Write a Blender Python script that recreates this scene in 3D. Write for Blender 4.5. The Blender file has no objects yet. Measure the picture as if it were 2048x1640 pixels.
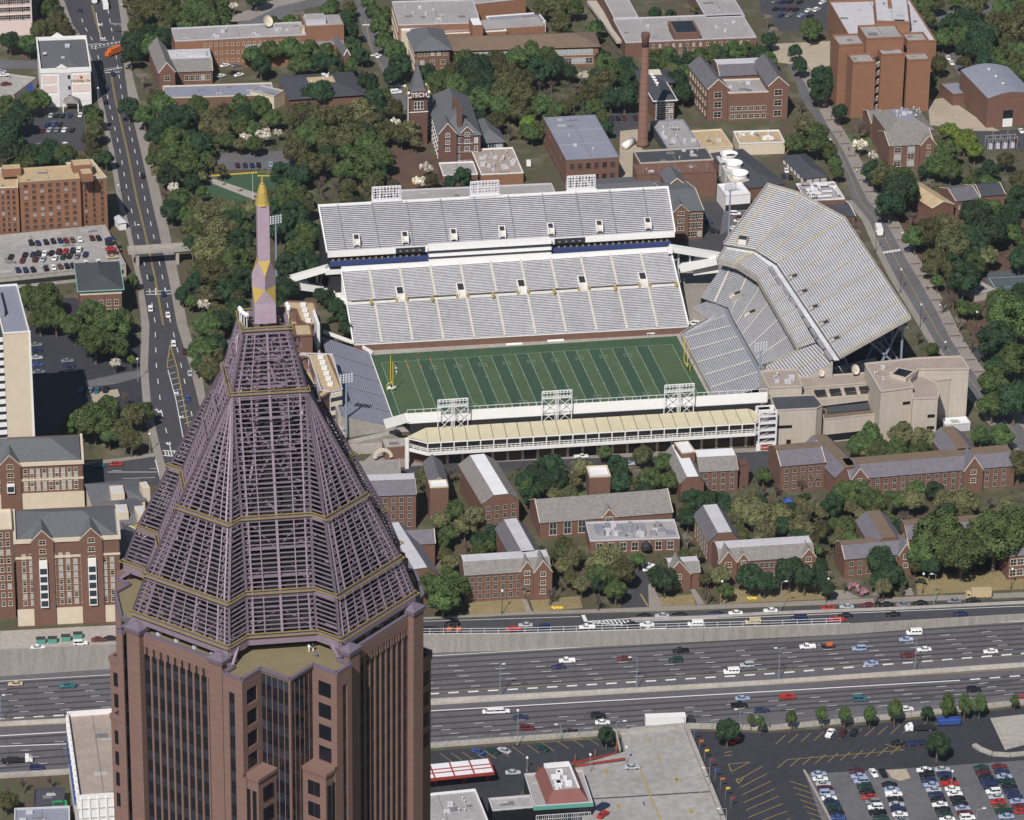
import bpy, math, random
from mathutils import Vector, Matrix
random.seed(7)
S = bpy.context.scene
COL = S.collection
# ------------------------------------------------------------------ camera, sky, sun, exposure
CAM = Vector((-249.609, -1309.740, 602.857)); YAW, PIT, ROL, FPX = 0.184228, 0.439032, 0.01352, 7876.68
FW = Vector((math.sin(YAW)*math.cos(PIT), math.cos(YAW)*math.cos(PIT), -math.sin(PIT)))
_r = Vector((math.cos(YAW), -math.sin(YAW), 0)); _u = _r.cross(FW)
RT = _r*math.cos(ROL)+_u*math.sin(ROL); UP = _u*math.cos(ROL)-_r*math.sin(ROL)
cd = bpy.data.cameras.new('camera'); co = bpy.data.objects.new('camera', cd); COL.objects.link(co)
cd.sensor_width = 36; cd.sensor_fit = 'HORIZONTAL'; cd.lens = FPX/2048*36; cd.clip_start = 5; cd.clip_end = 8000
m = Matrix((RT, UP, -FW)).transposed().to_4x4(); m.translation = CAM; co.matrix_world = m
S.camera = co
SUN_EL = math.radians(46); SH_HEAD = YAW+math.radians(17)          # heading the shadows point to, from +Y towards +X
w = bpy.data.worlds.new('World'); S.world = w; w.use_nodes = True
nt = w.node_tree; sky = nt.nodes.new('ShaderNodeTexSky'); sky.sky_type = 'NISHITA'; sky.sun_disc = False
sky.sun_elevation = SUN_EL; sky.sun_rotation = SH_HEAD+math.pi; sky.altitude = 400; sky.air_density = 1.2; sky.dust_density = 1.2
bg = nt.nodes['Background']; nt.links.new(sky.outputs[0], bg.inputs[0]); bg.inputs[1].default_value = 0.055
sd = bpy.data.lights.new('sun', 'SUN'); sd.energy = 5.0; sd.angle = math.radians(0.5); sd.color = (1, .955, .905)
so = bpy.data.objects.new('sun', sd); COL.objects.link(so)
_d = Vector((math.sin(SH_HEAD)*math.cos(SUN_EL), math.cos(SH_HEAD)*math.cos(SUN_EL), -math.sin(SUN_EL)))
so.rotation_euler = _d.to_track_quat('-Z', 'Y').to_euler(); so.location = (0, -300, 500)
S.view_settings.view_transform = 'Standard'; S.view_settings.look = 'None'; S.view_settings.gamma = 1
S.view_settings.use_curve_mapping = False; S.view_settings.exposure = -0.1
S.render.engine = 'CYCLES'

# ------------------------------------------------------------------ survey: a point on the ground (or at a height) seen in the photo
def G(x, y, z=0.0):
    d = FW + RT*((x-1024)/FPX) - UP*((y-820)/FPX)
    return CAM + d*((z-CAM.z)/d.z)
def PX(p):
    d = Vector(p)-CAM; ww = d.dot(FW)
    return 1024+FPX*d.dot(RT)/ww, 820-FPX*d.dot(UP)/ww
def hgt(x, y, by):
    g = G(x, by, 0); lo, hi = 0, 120
    for _ in range(40):
        mid = (lo+hi)/2
        if PX((g.x, g.y, mid))[1] > y: lo = mid
        else: hi = mid
    return lo
def scale(y): return FPX/((G(1024, y)-CAM).length)
# freeway plane: sunk 8.9 m at the left, climbing to the right
_n = None
def _plane():
    pts = [G(0, 1400, -8.6), G(2048, 1400, -2.0), G(1024, 1320, -5.2)]
    n = (pts[1]-pts[0]).cross(pts[2]-pts[0]).normalized()
    return pts[0], n
FP0, FN = _plane()
def F(x, y, dz=0.0):
    d = FW + RT*((x-1024)/FPX) - UP*((y-820)/FPX)
    t = (FP0-CAM).dot(FN)/d.dot(FN); p = CAM+d*t; p.z += dz
    return p
def fz(p): return FP0.z - ((p.x-FP0.x)*FN.x+(p.y-FP0.y)*FN.y)/FN.z

# ------------------------------------------------------------------ materials
MATS = {}
def mat(name, col, rough=.85, var=.18, sc=.25, metal=0.0, spec=None, stripe=None, streak=False, rnd=0.0):
    if name in MATS: return MATS[name]
    m = bpy.data.materials.new(name); m.use_nodes = True; t = m.node_tree; b = t.nodes['Principled BSDF']
    b.inputs['Roughness'].default_value = rough; b.inputs['Metallic'].default_value = metal
    if spec is not None: b.inputs['Specular IOR Level'].default_value = spec
    L = t.links.new; N = t.nodes.new
    tc = N('ShaderNodeTexCoord'); mp = N('ShaderNodeMapping'); L(tc.outputs['Object'], mp.inputs[0])
    if streak: mp.inputs['Scale'].default_value = (1, 1, .12)
    n1 = N('ShaderNodeTexNoise'); n1.inputs['Scale'].default_value = sc; n1.inputs['Detail'].default_value = 6; n1.inputs['Roughness'].default_value = .65
    L(mp.outputs[0], n1.inputs['Vector'])
    n2 = N('ShaderNodeTexNoise'); n2.inputs['Scale'].default_value = sc*9; n2.inputs['Detail'].default_value = 3; L(mp.outputs[0], n2.inputs['Vector'])
    ad = N('ShaderNodeMath'); ad.operation = 'ADD'; L(n1.outputs[0], ad.inputs[0]); L(n2.outputs[0], ad.inputs[1])
    mr = N('ShaderNodeMapRange'); mr.inputs['From Min'].default_value = .65; mr.inputs['From Max'].default_value = 1.35
    mr.inputs['To Min'].default_value = 1-var; mr.inputs['To Max'].default_value = 1+var; L(ad.outputs[0], mr.inputs[0])
    last = mr.outputs[0]
    if rnd:
        oi = N('ShaderNodeObjectInfo'); r2 = N('ShaderNodeMapRange'); r2.inputs['To Min'].default_value = 1-rnd; r2.inputs['To Max'].default_value = 1+rnd
        L(oi.outputs['Random'], r2.inputs[0]); mu = N('ShaderNodeMath'); mu.operation = 'MULTIPLY'; L(last, mu.inputs[0]); L(r2.outputs[0], mu.inputs[1]); last = mu.outputs[0]
    if stripe:                        # (axis, period, duty, factor): courses, seams or floors running across the surface
        ax, per, duty, fac = stripe
        sx = N('ShaderNodeSeparateXYZ'); L(tc.outputs['Object'], sx.inputs[0])
        dv = N('ShaderNodeMath'); dv.operation = 'DIVIDE'; dv.inputs[1].default_value = per; L(sx.outputs['XYZ'.index(ax)], dv.inputs[0])
        fr = N('ShaderNodeMath'); fr.operation = 'FRACT'; L(dv.outputs[0], fr.inputs[0])
        lt = N('ShaderNodeMath'); lt.operation = 'LESS_THAN'; lt.inputs[1].default_value = duty; L(fr.outputs[0], lt.inputs[0])
        m2 = N('ShaderNodeMapRange'); m2.inputs['To Min'].default_value = 1; m2.inputs['To Max'].default_value = fac; L(lt.outputs[0], m2.inputs[0])
        mu = N('ShaderNodeMath'); mu.operation = 'MULTIPLY'; L(last, mu.inputs[0]); L(m2.outputs[0], mu.inputs[1]); last = mu.outputs[0]
    vm = N('ShaderNodeVectorMath'); vm.operation = 'SCALE'; vm.inputs[0].default_value = col[:3]; L(last, vm.inputs['Scale'])
    L(vm.outputs[0], b.inputs['Base Color'])
    MATS[name] = m
    return m
M = {}
def dm(k, *a, **kw): M[k] = mat(k, *a, **kw)
dm('asphalt', (.055,.054,.063), sc=.05, var=.22, rough=.9)
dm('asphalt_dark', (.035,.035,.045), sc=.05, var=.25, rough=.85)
dm('asphalt_grey', (.125,.122,.13), sc=.06, var=.25)
dm('freeway', (.112,.107,.118), sc=.03, var=.14)
dm('tyre_track', (.048,.046,.053), sc=.08, var=.2)
dm('concrete', (.36,.33,.30), sc=.08, var=.22)
dm('concrete_wall', (.29,.265,.24), sc=.5, var=.3, streak=True)
dm('sidewalk', (.27,.24,.215), sc=.12, var=.2)
dm('deck_concrete', (.33,.315,.305), sc=.05, var=.25)
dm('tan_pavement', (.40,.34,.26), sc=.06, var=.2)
dm('white_line', (.70,.70,.68), var=.12, sc=1)
dm('field_line', (.27,.34,.26), var=.15, sc=1)
dm('yellow_line', (.36,.26,.07), var=.25, sc=1)
dm('turf', (.042,.088,.042), sc=.06, var=.22)
dm('turf_dark', (.031,.070,.041), sc=.06, var=.15)
dm('turf_light', (.062,.102,.046), sc=.08, var=.22)
dm('lawn', (.085,.12,.045), sc=.1, var=.35)
dm('dry_lawn', (.25,.20,.10), sc=.1, var=.3)
dm('patch_dark', (.17,.16,.165), var=.3, sc=.6)
dm('patch_light', (.40,.39,.38), var=.2, sc=.6)
dm('joint', (.07,.067,.072))
dm('court', (.075,.095,.11), var=.15)
dm('mulch', (.105,.062,.042), sc=.1, var=.35)
dm('brick', (.165,.086,.062), sc=.4, var=.16, stripe=('Z', .62, .12, .85))
dm('brick_orange', (.245,.12,.07), sc=.3, var=.12, stripe=('Z', .7, .12, .9))
dm('brick_dark', (.13,.066,.05), sc=.4, var=.18)
dm('brick_brown', (.165,.088,.064), sc=.4, var=.16)
dm('stone_trim', (.62,.55,.44), var=.12, sc=.8)
dm('cream', (.60,.52,.40), var=.1, sc=.5)
dm('tan_concrete', (.46,.405,.345), sc=.2, var=.12, streak=True, stripe=('Z', 2.4, .04, .8))
dm('tan_roof', (.46,.35,.21), sc=.3, var=.2)
dm('roof_grey', (.33,.31,.31), sc=.1, var=.2)
dm('roof_light', (.50,.49,.52), sc=.15, var=.15)
dm('roof_white', (.72,.72,.74), sc=.2, var=.1)
dm('roof_blue', (.23,.24,.30), sc=.12, var=.15)
dm('roof_dark', (.055,.057,.07), sc=.3, var=.25)
dm('roof_brown', (.17,.12,.085), sc=.3, var=.2)
dm('roof_taupe', (.34,.28,.24), sc=.15, var=.2)
dm('slate', (.125,.12,.135), sc=.6, var=.32)
dm('slate_mottled', (.21,.195,.185), sc=.9, var=.4)
dm('slate_purple', (.145,.135,.16), sc=.7, var=.3)
dm('shingle', (.115,.118,.13), sc=.9, var=.28)
dm('white_paint', (.78,.77,.75), var=.06, sc=.5, rough=.6)
dm('white_wall', (.74,.72,.72), var=.06, sc=.5)
dm('pink_wall', (.68,.56,.52), var=.06, sc=.5)
dm('bench', (.72,.72,.74), rough=.5, metal=.1, var=.2, sc=.07)
dm('bench_far', (.70,.69,.72), rough=.5, metal=.1, var=.2, sc=.07)
dm('riser', (.25,.245,.255), var=.25, sc=.12)
dm('bench_grey', (.44,.44,.47), rough=.6, var=.22, sc=.1)
dm('riser_blue', (.21,.215,.25), var=.2, sc=.12)
dm('aisle', (.58,.55,.50), var=.15, sc=.4)
dm('aisle_yellow', (.55,.47,.27), var=.15, sc=.4)
dm('beige_roof', (.50,.455,.31), var=.14, sc=.3)
dm('navy', (.03,.05,.17), var=.12, sc=.6)
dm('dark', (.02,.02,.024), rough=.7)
dm('steel_white', (.72,.72,.74), rough=.45, var=.05)
dm('steel_blue', (.24,.28,.37), rough=.5, var=.08)
dm('steel_grey', (.34,.35,.37), rough=.5, metal=.3, var=.1)
dm('pole_dark', (.05,.04,.04), rough=.6)
dm('gold', (.50,.36,.10), rough=.45, metal=.25, var=.12, sc=1)
dm('gold_rail', (.27,.215,.07), rough=.6, var=.2)
dm('goal_yellow', (.75,.55,.03), rough=.5, var=.05)
dm('mauve_metal', (.26,.205,.26), rough=.45, metal=.15, var=.18, sc=.8)
dm('mauve_light', (.40,.31,.38), rough=.5, var=.14, sc=.8, stripe=('Z', 1.1, .05, .88))
dm('mauve_trim', (.155,.125,.165), rough=.5, var=.1)
dm('granite', (.21,.13,.11), rough=.6, var=.1, sc=.4, stripe=('Z', 1.7, .045, .62))
dm('window_frame', (.33,.29,.25), var=.1)
dm('tower_glass', (.011,.013,.019), rough=.15, var=.6, sc=.35, stripe=('Z', 5.0, .42, 2.6), spec=.8)
dm('gravel', (.20,.165,.095), var=.15, sc=.6)
dm('glass', (.035,.045,.06), rough=.15, var=.3, sc=.3)
dm('glass_pale', (.34,.38,.42), rough=.3, var=.3, sc=.3)
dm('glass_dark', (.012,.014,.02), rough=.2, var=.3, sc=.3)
dm('red_paint', (.30,.045,.035), rough=.5, var=.1)
dm('red_roof', (.20,.075,.065), rough=.7, var=.12)
dm('teal', (.10,.32,.26), rough=.5, var=.1)
dm('copper', (.22,.42,.36), rough=.6, var=.15)
dm('blue_tarp', (.03,.07,.28), rough=.6, var=.2, sc=1)
dm('green_paint', (.03,.30,.12), rough=.5, var=.1)
dm('orange_paint', (.62,.13,.02), rough=.5, var=.1)
dm('bark', (.13,.10,.08), var=.3, sc=1.5)
dm('bark_pale', (.30,.26,.23), var=.3, sc=1.5)
dm('yellow_flowers', (.70,.50,.05), var=.25, sc=2)
dm('skin', (.45,.25,.17), rough=.6, var=.04)
dm('cloth_white', (.8,.78,.75), rough=.8, var=.05)
dm('cloth_dark', (.03,.03,.045), rough=.8, var=.1)
dm('cloth_blue', (.08,.12,.28), rough=.8, var=.1)

# ------------------------------------------------------------------ mesh building
class MB:
    def __init__(s): s.v = []; s.f = []; s.m = []; s.cur = 0
    def poly(s, pts):
        i = len(s.v); s.v += [tuple(p) for p in pts]; s.f.append(tuple(range(i, i+len(pts)))); s.m.append(s.cur)
    def hexa(s, p):      # 8 points: bottom ring then top ring
        i = len(s.v); s.v += [tuple(q) for q in p]
        for f in ((3,2,1,0),(4,5,6,7),(0,1,5,4),(1,2,6,5),(2,3,7,6),(3,0,4,7)):
            s.f.append(tuple(i+k for k in f)); s.m.append(s.cur)
    def box(s, x0, y0, z0, x1, y1, z1): s.hexa([(x0,y0,z0),(x1,y0,z0),(x1,y1,z0),(x0,y1,z0),(x0,y0,z1),(x1,y0,z1),(x1,y1,z1),(x0,y1,z1)])
    def prism(s, ring, z0, z1, cap=True):
        n = len(ring); i = len(s.v)
        s.v += [(p[0], p[1], z0) for p in ring]+[(p[0], p[1], z1) for p in ring]
        for k in range(n):
            a, b = k, (k+1) % n; s.f.append((i+a, i+b, i+n+b, i+n+a)); s.m.append(s.cur)
        if cap:
            s.f.append(tuple(i+n+k for k in range(n))); s.m.append(s.cur); s.f.append(tuple(i+n-1-k for k in range(n))); s.m.append(s.cur)
    def bar(s, a, b, w, h=None, up=Vector((0,0,1))):
        a = Vector(a); b = Vector(b); h = h or w; d = (b-a)
        if d.length < 1e-6: return
        d.normalize(); x = d.cross(up)
        if x.length < 1e-3: x = d.cross(Vector((1,0,0)))
        x.normalize(); y = x.cross(d); x = x*(w/2); y = y*(h/2)
        s.hexa([a-x-y, a+x-y, a+x+y, a-x+y, b-x-y, b+x-y, b+x+y, b-x+y])
    def tube(s, a, b, r0, r1=None, n=8, cap=True):
        a = Vector(a); b = Vector(b); r1 = r0 if r1 is None else r1; d = (b-a).normalized()
        x = d.cross(Vector((0,0,1)));
        if x.length < 1e-3: x = Vector((1,0,0))
        x.normalize(); y = d.cross(x); i = len(s.v)
        for c, r in ((a, r0), (b, r1)):
            for k in range(n):
                t = 2*math.pi*k/n; s.v.append(tuple(c+x*(r*math.cos(t))+y*(r*math.sin(t))))
        for k in range(n):
            q = (k+1) % n; s.f.append((i+k, i+n+k, i+n+q, i+q)); s.m.append(s.cur)
        if cap:
            s.f.append(tuple(i+k for k in range(n))); s.m.append(s.cur); s.f.append(tuple(i+n+n-1-k for k in range(n))); s.m.append(s.cur)
    def lathe(s, c, prof, n=16, rot=0.0):
        i = len(s.v); c = Vector(c)
        for r, z in prof:
            for k in range(n):
                t = rot+2*math.pi*k/n; s.v.append((c.x+r*math.cos(t), c.y+r*math.sin(t), c.z+z))
        for j in range(len(prof)-1):
            for k in range(n):
                q = (k+1) % n; s.f.append((i+j*n+k, i+j*n+q, i+(j+1)*n+q, i+(j+1)*n+k)); s.m.append(s.cur)
        s.f.append(tuple(i+n-1-k for k in range(n))); s.m.append(s.cur)
        s.f.append(tuple(i+(len(prof)-1)*n+k for k in range(n))); s.m.append(s.cur)
    def mesh(s, name, mats, smooth=False):
        me = bpy.data.meshes.new(name); me.from_pydata(s.v, [], s.f)
        if not isinstance(mats, (list, tuple)): mats = [mats]
        for q in mats: me.materials.append(M[q] if isinstance(q, str) else q)
        if len(mats) > 1: me.polygons.foreach_set('material_index', s.m)
        if smooth: me.polygons.foreach_set('use_smooth', [True]*len(s.f))
        me.update(); return me
    def build(s, name, mats, parent=None, smooth=False):
        return link(name, s.mesh(name, mats, smooth), parent)
def link(name, me, parent=None):
    o = bpy.data.objects.new(name, me); COL.objects.link(o)
    if parent is not None: o.parent = parent
    return o
def tag(o, label=None, cat=None, group=None, kind=None):
    if label: o['label'] = label
    if cat: o['category'] = cat
    if group: o['group'] = group
    if kind: o['kind'] = kind
    return o
def thing(name, label, cat, loc=(0,0,0), rz=0, group=None):
    o = bpy.data.objects.new(name, None); COL.objects.link(o); o.location = loc; o.rotation_euler = (0,0,rz); o.empty_display_size = .5
    return tag(o, label, cat, group)
def structure(name, mb, m, label=None):
    o = mb.build(name, m); o['kind'] = 'structure'; o['label'] = label or name; return o
def dup(root, loc, rz, label=None, group=None, sc=None):
    r = root.copy(); COL.objects.link(r); r.location = loc; r.rotation_euler = (0,0,rz)
    if sc: r.scale = sc
    if label: r['label'] = label
    if group: r['group'] = group
    for ch in list(root.children):
        c = ch.copy(); COL.objects.link(c); c.parent = r
        for g in ch.children:
            d = g.copy(); COL.objects.link(d); d.parent = c
    return r
SHEETS = []; BLKS = []
def sheet(name, pts, z, m, label=None, kind='structure', fn=G):
    if name in ('car_park','plaza','court','yard','side_street','service_road','driveway','frontage_road','lawn'): SHEETS.append(pts)
    b = MB(); b.poly([tuple(Vector((p.x, p.y, p.z))) for p in (fn(x, y, z) for x, y in pts)])
    o = b.build(name, m)
    me = o.data
    if me.polygons[0].normal.z < 0: me.flip_normals()
    if kind == 'structure': o['kind'] = 'structure'; o['label'] = label or name
    return o
def text(name, body, m, size, loc, rx=math.pi/2, rz=0.0, parent=None, ext=.03, shear=0.0):
    cu = bpy.data.curves.new(name, 'FONT'); cu.body = body; cu.size = size; cu.extrude = ext; cu.align_x = 'CENTER'; cu.shear = shear
    t = bpy.data.objects.new('tmp', cu); me = bpy.data.meshes.new_from_object(t); bpy.data.objects.remove(t)
    me.materials.clear(); me.materials.append(M[m]); o = link(name, me, parent)
    o.location = loc; o.rotation_euler = (rx, 0, rz); return o
# ------------------------------------------------------------------ ground and roads
NW = [(0,1303),(235,1292),(840,1272.5),(1024,1271),(1536,1256),(1700,1251),(2048,1231)]     # top of the north retaining wall
SWL = [(0,1557),(120,1550),(850,1497),(1024,1484),(1200,1472),(1370,1457),(1540,1461),(1800,1437),(2048,1409)]
def far_ground():
    b = MB(); L = []
    for x, y in [(-900,1330)]+NW+[(3000,1170)]: L.append(G(x, y))
    n = len(L)
    a0 = Vector((-2600, -260, 0)); a1 = Vector((2600, -300, 0))
    for i in range(n-1):
        p, q = L[i], L[i+1]
        b.poly([p, q, (q.x, 3200, 0), (p.x, 3200, 0)])
    b.poly([(-3000, L[0].y, 0), L[0], (L[0].x, 3200, 0), (-3000, 3200, 0)]); b.poly([L[-1], (3000, L[-1].y, 0), (3000, 3200, 0), (L[-1].x, 3200, 0)])
    K = [G(x, y) for x, y in [(-900,1610)]+SWL+[(3000,1320)]]
    for i in range(len(K)-1):
        p, q = K[i], K[i+1]
        b.poly([(p.x, -2600, 0), (q.x, -2600, 0), q, p])
    b.poly([(-3000, -2600, 0), (K[0].x, -2600, 0), K[0], (-3000, K[0].y, 0)]); b.poly([(K[-1].x, -2600, 0), (3000, -2600, 0), (3000, K[-1].y, 0), K[-1]])
    o = structure('ground', b, ['ground_soil'], 'brown and green campus ground')
    return L, K
# mixed mulch / grass ground material
g = bpy.data.materials.new('ground_soil'); g.use_nodes = True; t = g.node_tree; bs = t.nodes['Principled BSDF']; bs.inputs['Roughness'].default_value = .95
tc = t.nodes.new('ShaderNodeTexCoord'); n1 = t.nodes.new('ShaderNodeTexNoise'); n1.inputs['Scale'].default_value = .09; n1.inputs['Detail'].default_value = 8; t.links.new(tc.outputs['Object'], n1.inputs['Vector'])
cr = t.nodes.new('ShaderNodeValToRGB'); e = cr.color_ramp.elements; e[0].position = .36; e[0].color = (.10,.068,.045,1); e[1].position = .7; e[1].color = (.15,.125,.085,1)
q = cr.color_ramp.elements.new(.5); q.color = (.07,.072,.036,1); t.links.new(n1.outputs[0], cr.inputs[0]); t.links.new(cr.outputs[0], bs.inputs['Base Color']); M['ground_soil'] = g
NL, SL = far_ground()
# freeway bed, walls
b = MB()
def low(p): return Vector((p.x, p.y, fz(p)))
c0 = [low(G(x, y)) for x, y in [(-900,1330)]+NW+[(3000,1170)]]; c1 = [low(G(x, y)) for x, y in [(-900,1610)]+SWL+[(3000,1320)]]
for i in range(len(c0)-1):
    p, q = c0[i], c0[i+1]; b.poly([Vector((p.x, p.y-110, fz(Vector((p.x, p.y-110, 0))))), Vector((q.x, q.y-110, fz(Vector((q.x, q.y-110, 0))))), q, p])
structure('freeway', b, 'freeway', 'wide multi lane grey freeway')
def wall(name, line, label, m, zt=.9, th=.5, dirn=-1):
    mb = MB()
    for i in range(len(line)-1):
        p, q = line[i], line[i+1]; n = Vector((q.y-p.y, p.x-q.x, 0)).normalized()*th*(-dirn)
        mb.hexa([(p.x,p.y,fz(p)-.4),(q.x,q.y,fz(q)-.4),(q.x+n.x,q.y+n.y,fz(q)-.4),(p.x+n.x,p.y+n.y,fz(p)-.4),(p.x,p.y,zt),(q.x,q.y,zt),(q.x+n.x,q.y+n.y,zt),(p.x+n.x,p.y+n.y,zt)])
    return tag(mb.build(name, m), label, 'retaining wall')
wall('retaining_wall', [G(x, y-.0) for x, y in [(-900,1330)]+NW+[(3000,1170)]], 'stained concrete retaining wall along the far side of the freeway', 'concrete_wall', .8, .6, -1)
wall('retaining_wall', [G(x, y) for x, y in [(-900,1610)]+SWL+[(3000,1320)]], 'pale concrete wall along the near side of the freeway behind the car parks', 'concrete', .8, 2.2, 1)
# railing on top of the far wall
def rail(name, pts, label, h=1.3, z0=.8, step=3.2, m='steel_white', fn=G, th=.12, rails=(1.0,.5), cat='railing'):
    mb = MB(); P = [fn(x, y) for x, y in pts]
    for i in range(len(P)-1):
        p, q = P[i], P[i+1]; n = max(1, int((q-p).length/step))
        for k in range(n+1):
            c = p.lerp(q, k/n); mb.bar((c.x,c.y,c.z+z0),(c.x,c.y,c.z+z0+h), th)
        for f in rails: mb.bar((p.x,p.y,p.z+z0+h*f),(q.x,q.y,q.z+z0+h*f), th)
    return tag(mb.build(name, m), label, cat)
rail('railing', [(832,1272.6),(1024,1271),(1536,1256),(1681,1251)], 'white post and rail fence on top of the freeway retaining wall', h=1.9, step=4.0, th=.11, rails=(1.0,.5,.05))
rail('railing', [(850,1497),(1024,1484),(1200,1472)], 'thin grey mesh fence on the near freeway wall left of the ramp deck', h=2.4, m='steel_grey', th=.07, rails=(1.0,))
rail('railing', [(1400,1460),(1540,1461),(1800,1437),(2048,1409)], 'thin grey fence on the near freeway wall behind the row of young trees', h=2.2, m='steel_grey', th=.07, rails=(1.0,))
for k, (a, c) in enumerate([(30,78),(150,1) ]): pass
# freeway markings: each a thin sheet above the bed
def line_pts(y0, y1, n=2): return lambda x: y0+(y1-y0)*x/2048.0
def fstrip(mb, x0, x1, f, wpx, dz):
    a, c, d, e_ = F(x0, f(x0)-wpx/2, dz), F(x1, f(x1)-wpx/2, dz), F(x1, f(x1)+wpx/2, dz), F(x0, f(x0)+wpx/2, dz)
    mb.poly([e_, d, c, a])
def fy(pts):
    def f(x):
        for i in range(len(pts)-1):
            if x <= pts[i+1][0] or i == len(pts)-2:
                (xa, ya), (xb, yb) = pts[i], pts[i+1]; return ya+(yb-ya)*(x-xa)/(xb-xa)
    return f
edgeN = fy([(-300,1378),(0,1367),(860,1323),(1024,1315),(1536,1289),(2048,1248)])
hovN  = fy([(-300,1449),(0,1438),(860,1388),(1024,1379),(1536,1348),(2048,1307)])
medA  = fy([(-300,1456),(0,1444),(860,1397),(1024,1388),(1536,1361),(2048,1325)])
medB  = fy([(-300,1466),(0,1454),(860,1411),(1024,1401),(1536,1370),(2048,1335)])
yelB  = fy([(-300,1470),(0,1457),(860,1418),(1024,1410),(1536,1378),(2048,1342)])
hovS  = fy([(-300,1488),(0,1474),(860,1445),(1024,1433),(1536,1393),(1920,1361),(2048,1351)])
south = fy([(-300,1560),(0,1541),(860,1484),(1024,1472),(1536,1439),(2048,1391)])
wl = MB(); tt = MB(); yl = MB(); conc = MB()
fstrip(wl, -200, 2300, edgeN, .9, .06)
fstrip(wl, -200, 1920, hovS, 1.7, .06); fstrip(wl, -200, 600, lambda x: hovS(x)+17, 1.6, .06) 
for lane in range(1, 6):
    f = (lambda k: lambda x: edgeN(x)+(hovN(x)-edgeN(x))*k/6)(lane)
    x = -180+lane*11
    while x < 2200:
        fstrip(wl, x, x+19, f, .62, .06); x += 82
x = -170
while x < 2200: fstrip(wl, x, x+21, hovN, 2.6, .06); x += 39.5
x = 1940
while x < 2200: fstrip(wl, x, x+21, hovS, 2.2, .06); x += 39.5
for lane in range(1, 5):
    f = (lambda k: lambda x: hovS(x)+(south(x)-hovS(x))*k/4.6)(lane)
    x = -160+lane*17
    while x < 2200: fstrip(wl, x, x+19, f, .62, .06); x += 84
for lane in range(0, 6):     # dark rubbered lane centres
    f = (lambda k: lambda x: edgeN(x)+(hovN(x)-edgeN(x))*(k+.5)/6)(lane); fstrip(tt, -250, 2300, f, 3.0, .03)
for lane in range(0, 5):
    f = (lambda k: lambda x: hovS(x)+(south(x)-hovS(x))*(k+.5)/4.6)(lane); fstrip(tt, -250, 2300, f, 3.0, .03)
fstrip(tt, -250, 2300, lambda x: hovN(x)+4, 2.2, .03)
jt = MB(); pd = MB(); rj = random.Random(2)
for k in range(44):
    x = -150+k*54
    for fa, fb in ((edgeN, hovN), (hovS, south)):
        p0, p1, p2, p3 = F(x, fa(x), .05), F(x+1.1, fa(x), .05), F(x+1.1+9, fb(x+9), .05), F(x+9, fb(x+9), .05); jt.poly([p3, p2, p1, p0])
for k in range(34):
    x = rj.uniform(-100, 2050); fa, fb = ((edgeN, hovN), (hovS, south))[k % 2]; j = rj.randrange(5); f = (lambda fa, fb, j: lambda x: fa(x)+(fb(x)-fa(x))*(j+.5)/5.4)(fa, fb, j); fstrip(pd, x, x+rj.uniform(14,60), f, rj.uniform(3,6.5), .02)
structure('pavement_joint', jt, 'joint', 'dark joints across the freeway'); structure('road_patch', pd, 'joint', 'dark repair patches on the freeway')
fstrip(yl, -250, 2300, yelB, .9, .06); fstrip(yl, -250, 2300, lambda x: hovN(x)+7.5, .6, .06)
def strip_between(mb, fa, fb, dz, xs):
    for i in range(len(xs)-1):
        a, c = xs[i], xs[i+1]; mb.poly([F(a, fb(a), dz), F(c, fb(c), dz), F(c, fa(c), dz), F(a, fa(a), dz)])
strip_between(conc, lambda x: NWf(x), lambda x: NWf(x), 0, []) if False else None
structure('lane_marking', wl, 'white_line', 'white freeway lane lines'); structure('tyre_track', tt, 'tyre_track', 'dark worn wheel tracks on the freeway')
structure('lane_marking', yl, 'yellow_line', 'yellow freeway edge lines')
mb = MB()      # median barrier
xs = [-300, 0, 430, 860, 1024, 1280, 1536, 1800, 2048, 2300]
strip_between(mb, medA, medB, .04, xs); structure('median', mb, 'concrete', 'concrete median of the freeway')
mb = MB()
for i in range(len(xs)-1):
    f = lambda x: (medA(x)*.45+medB(x)*.55)
    p, q = F(xs[i], f(xs[i])), F(xs[i+1], f(xs[i+1])); n = Vector((q.y-p.y, p.x-q.x, 0)).normalized()
    mb.hexa([p-n*.45, q-n*.45, q+n*.45, p+n*.45, p-n*.15+Vector((0,0,1.1)), q-n*.15+Vector((0,0,1.1)), q+n*.15+Vector((0,0,1.1)), p+n*.15+Vector((0,0,1.1))])
tag(mb.build('median_barrier', 'concrete'), 'low concrete barrier down the middle of the freeway', 'barrier')

# north frontage road and its sidewalk
sheet('frontage_road', [(820,1240),(1040,1232),(1300,1226),(1536,1217),(1800,1207),(2200,1192),(2200,1223),(1700,1249.5),(1536,1254.5),(1024,1269.5),(820,1271.5)], .02, 'asphalt', 'frontage road beside the freeway')
sheet('sidewalk', [(820,1236),(1040,1224),(1300,1214),(1536,1205),(1800,1194),(2200,1178),(2200,1189),(1800,1204),(1536,1214),(1300,1223),(1040,1230),(820,1240)], .12, 'sidewalk', 'pavement along the frontage road')
mb = MB()
P = [G(x, y) for x, y in [(1262,1240),(1400,1236),(1536,1228),(1800,1218),(2300,1194)]]
for i in range(len(P)-1): mb.hexa([P[i]+Vector((0,-.5,.02)),P[i+1]+Vector((0,-.5,.02)),P[i+1]+Vector((0,.5,.02)),P[i]+Vector((0,.5,.02)),P[i]+Vector((0,-.4,.7)),P[i+1]+Vector((0,-.4,.7)),P[i+1]+Vector((0,.4,.7)),P[i]+Vector((0,.4,.7))])
tag(mb.build('traffic_island', 'concrete'), 'long tan raised kerb between the frontage road and the freeway ramp', 'kerb')
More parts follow.
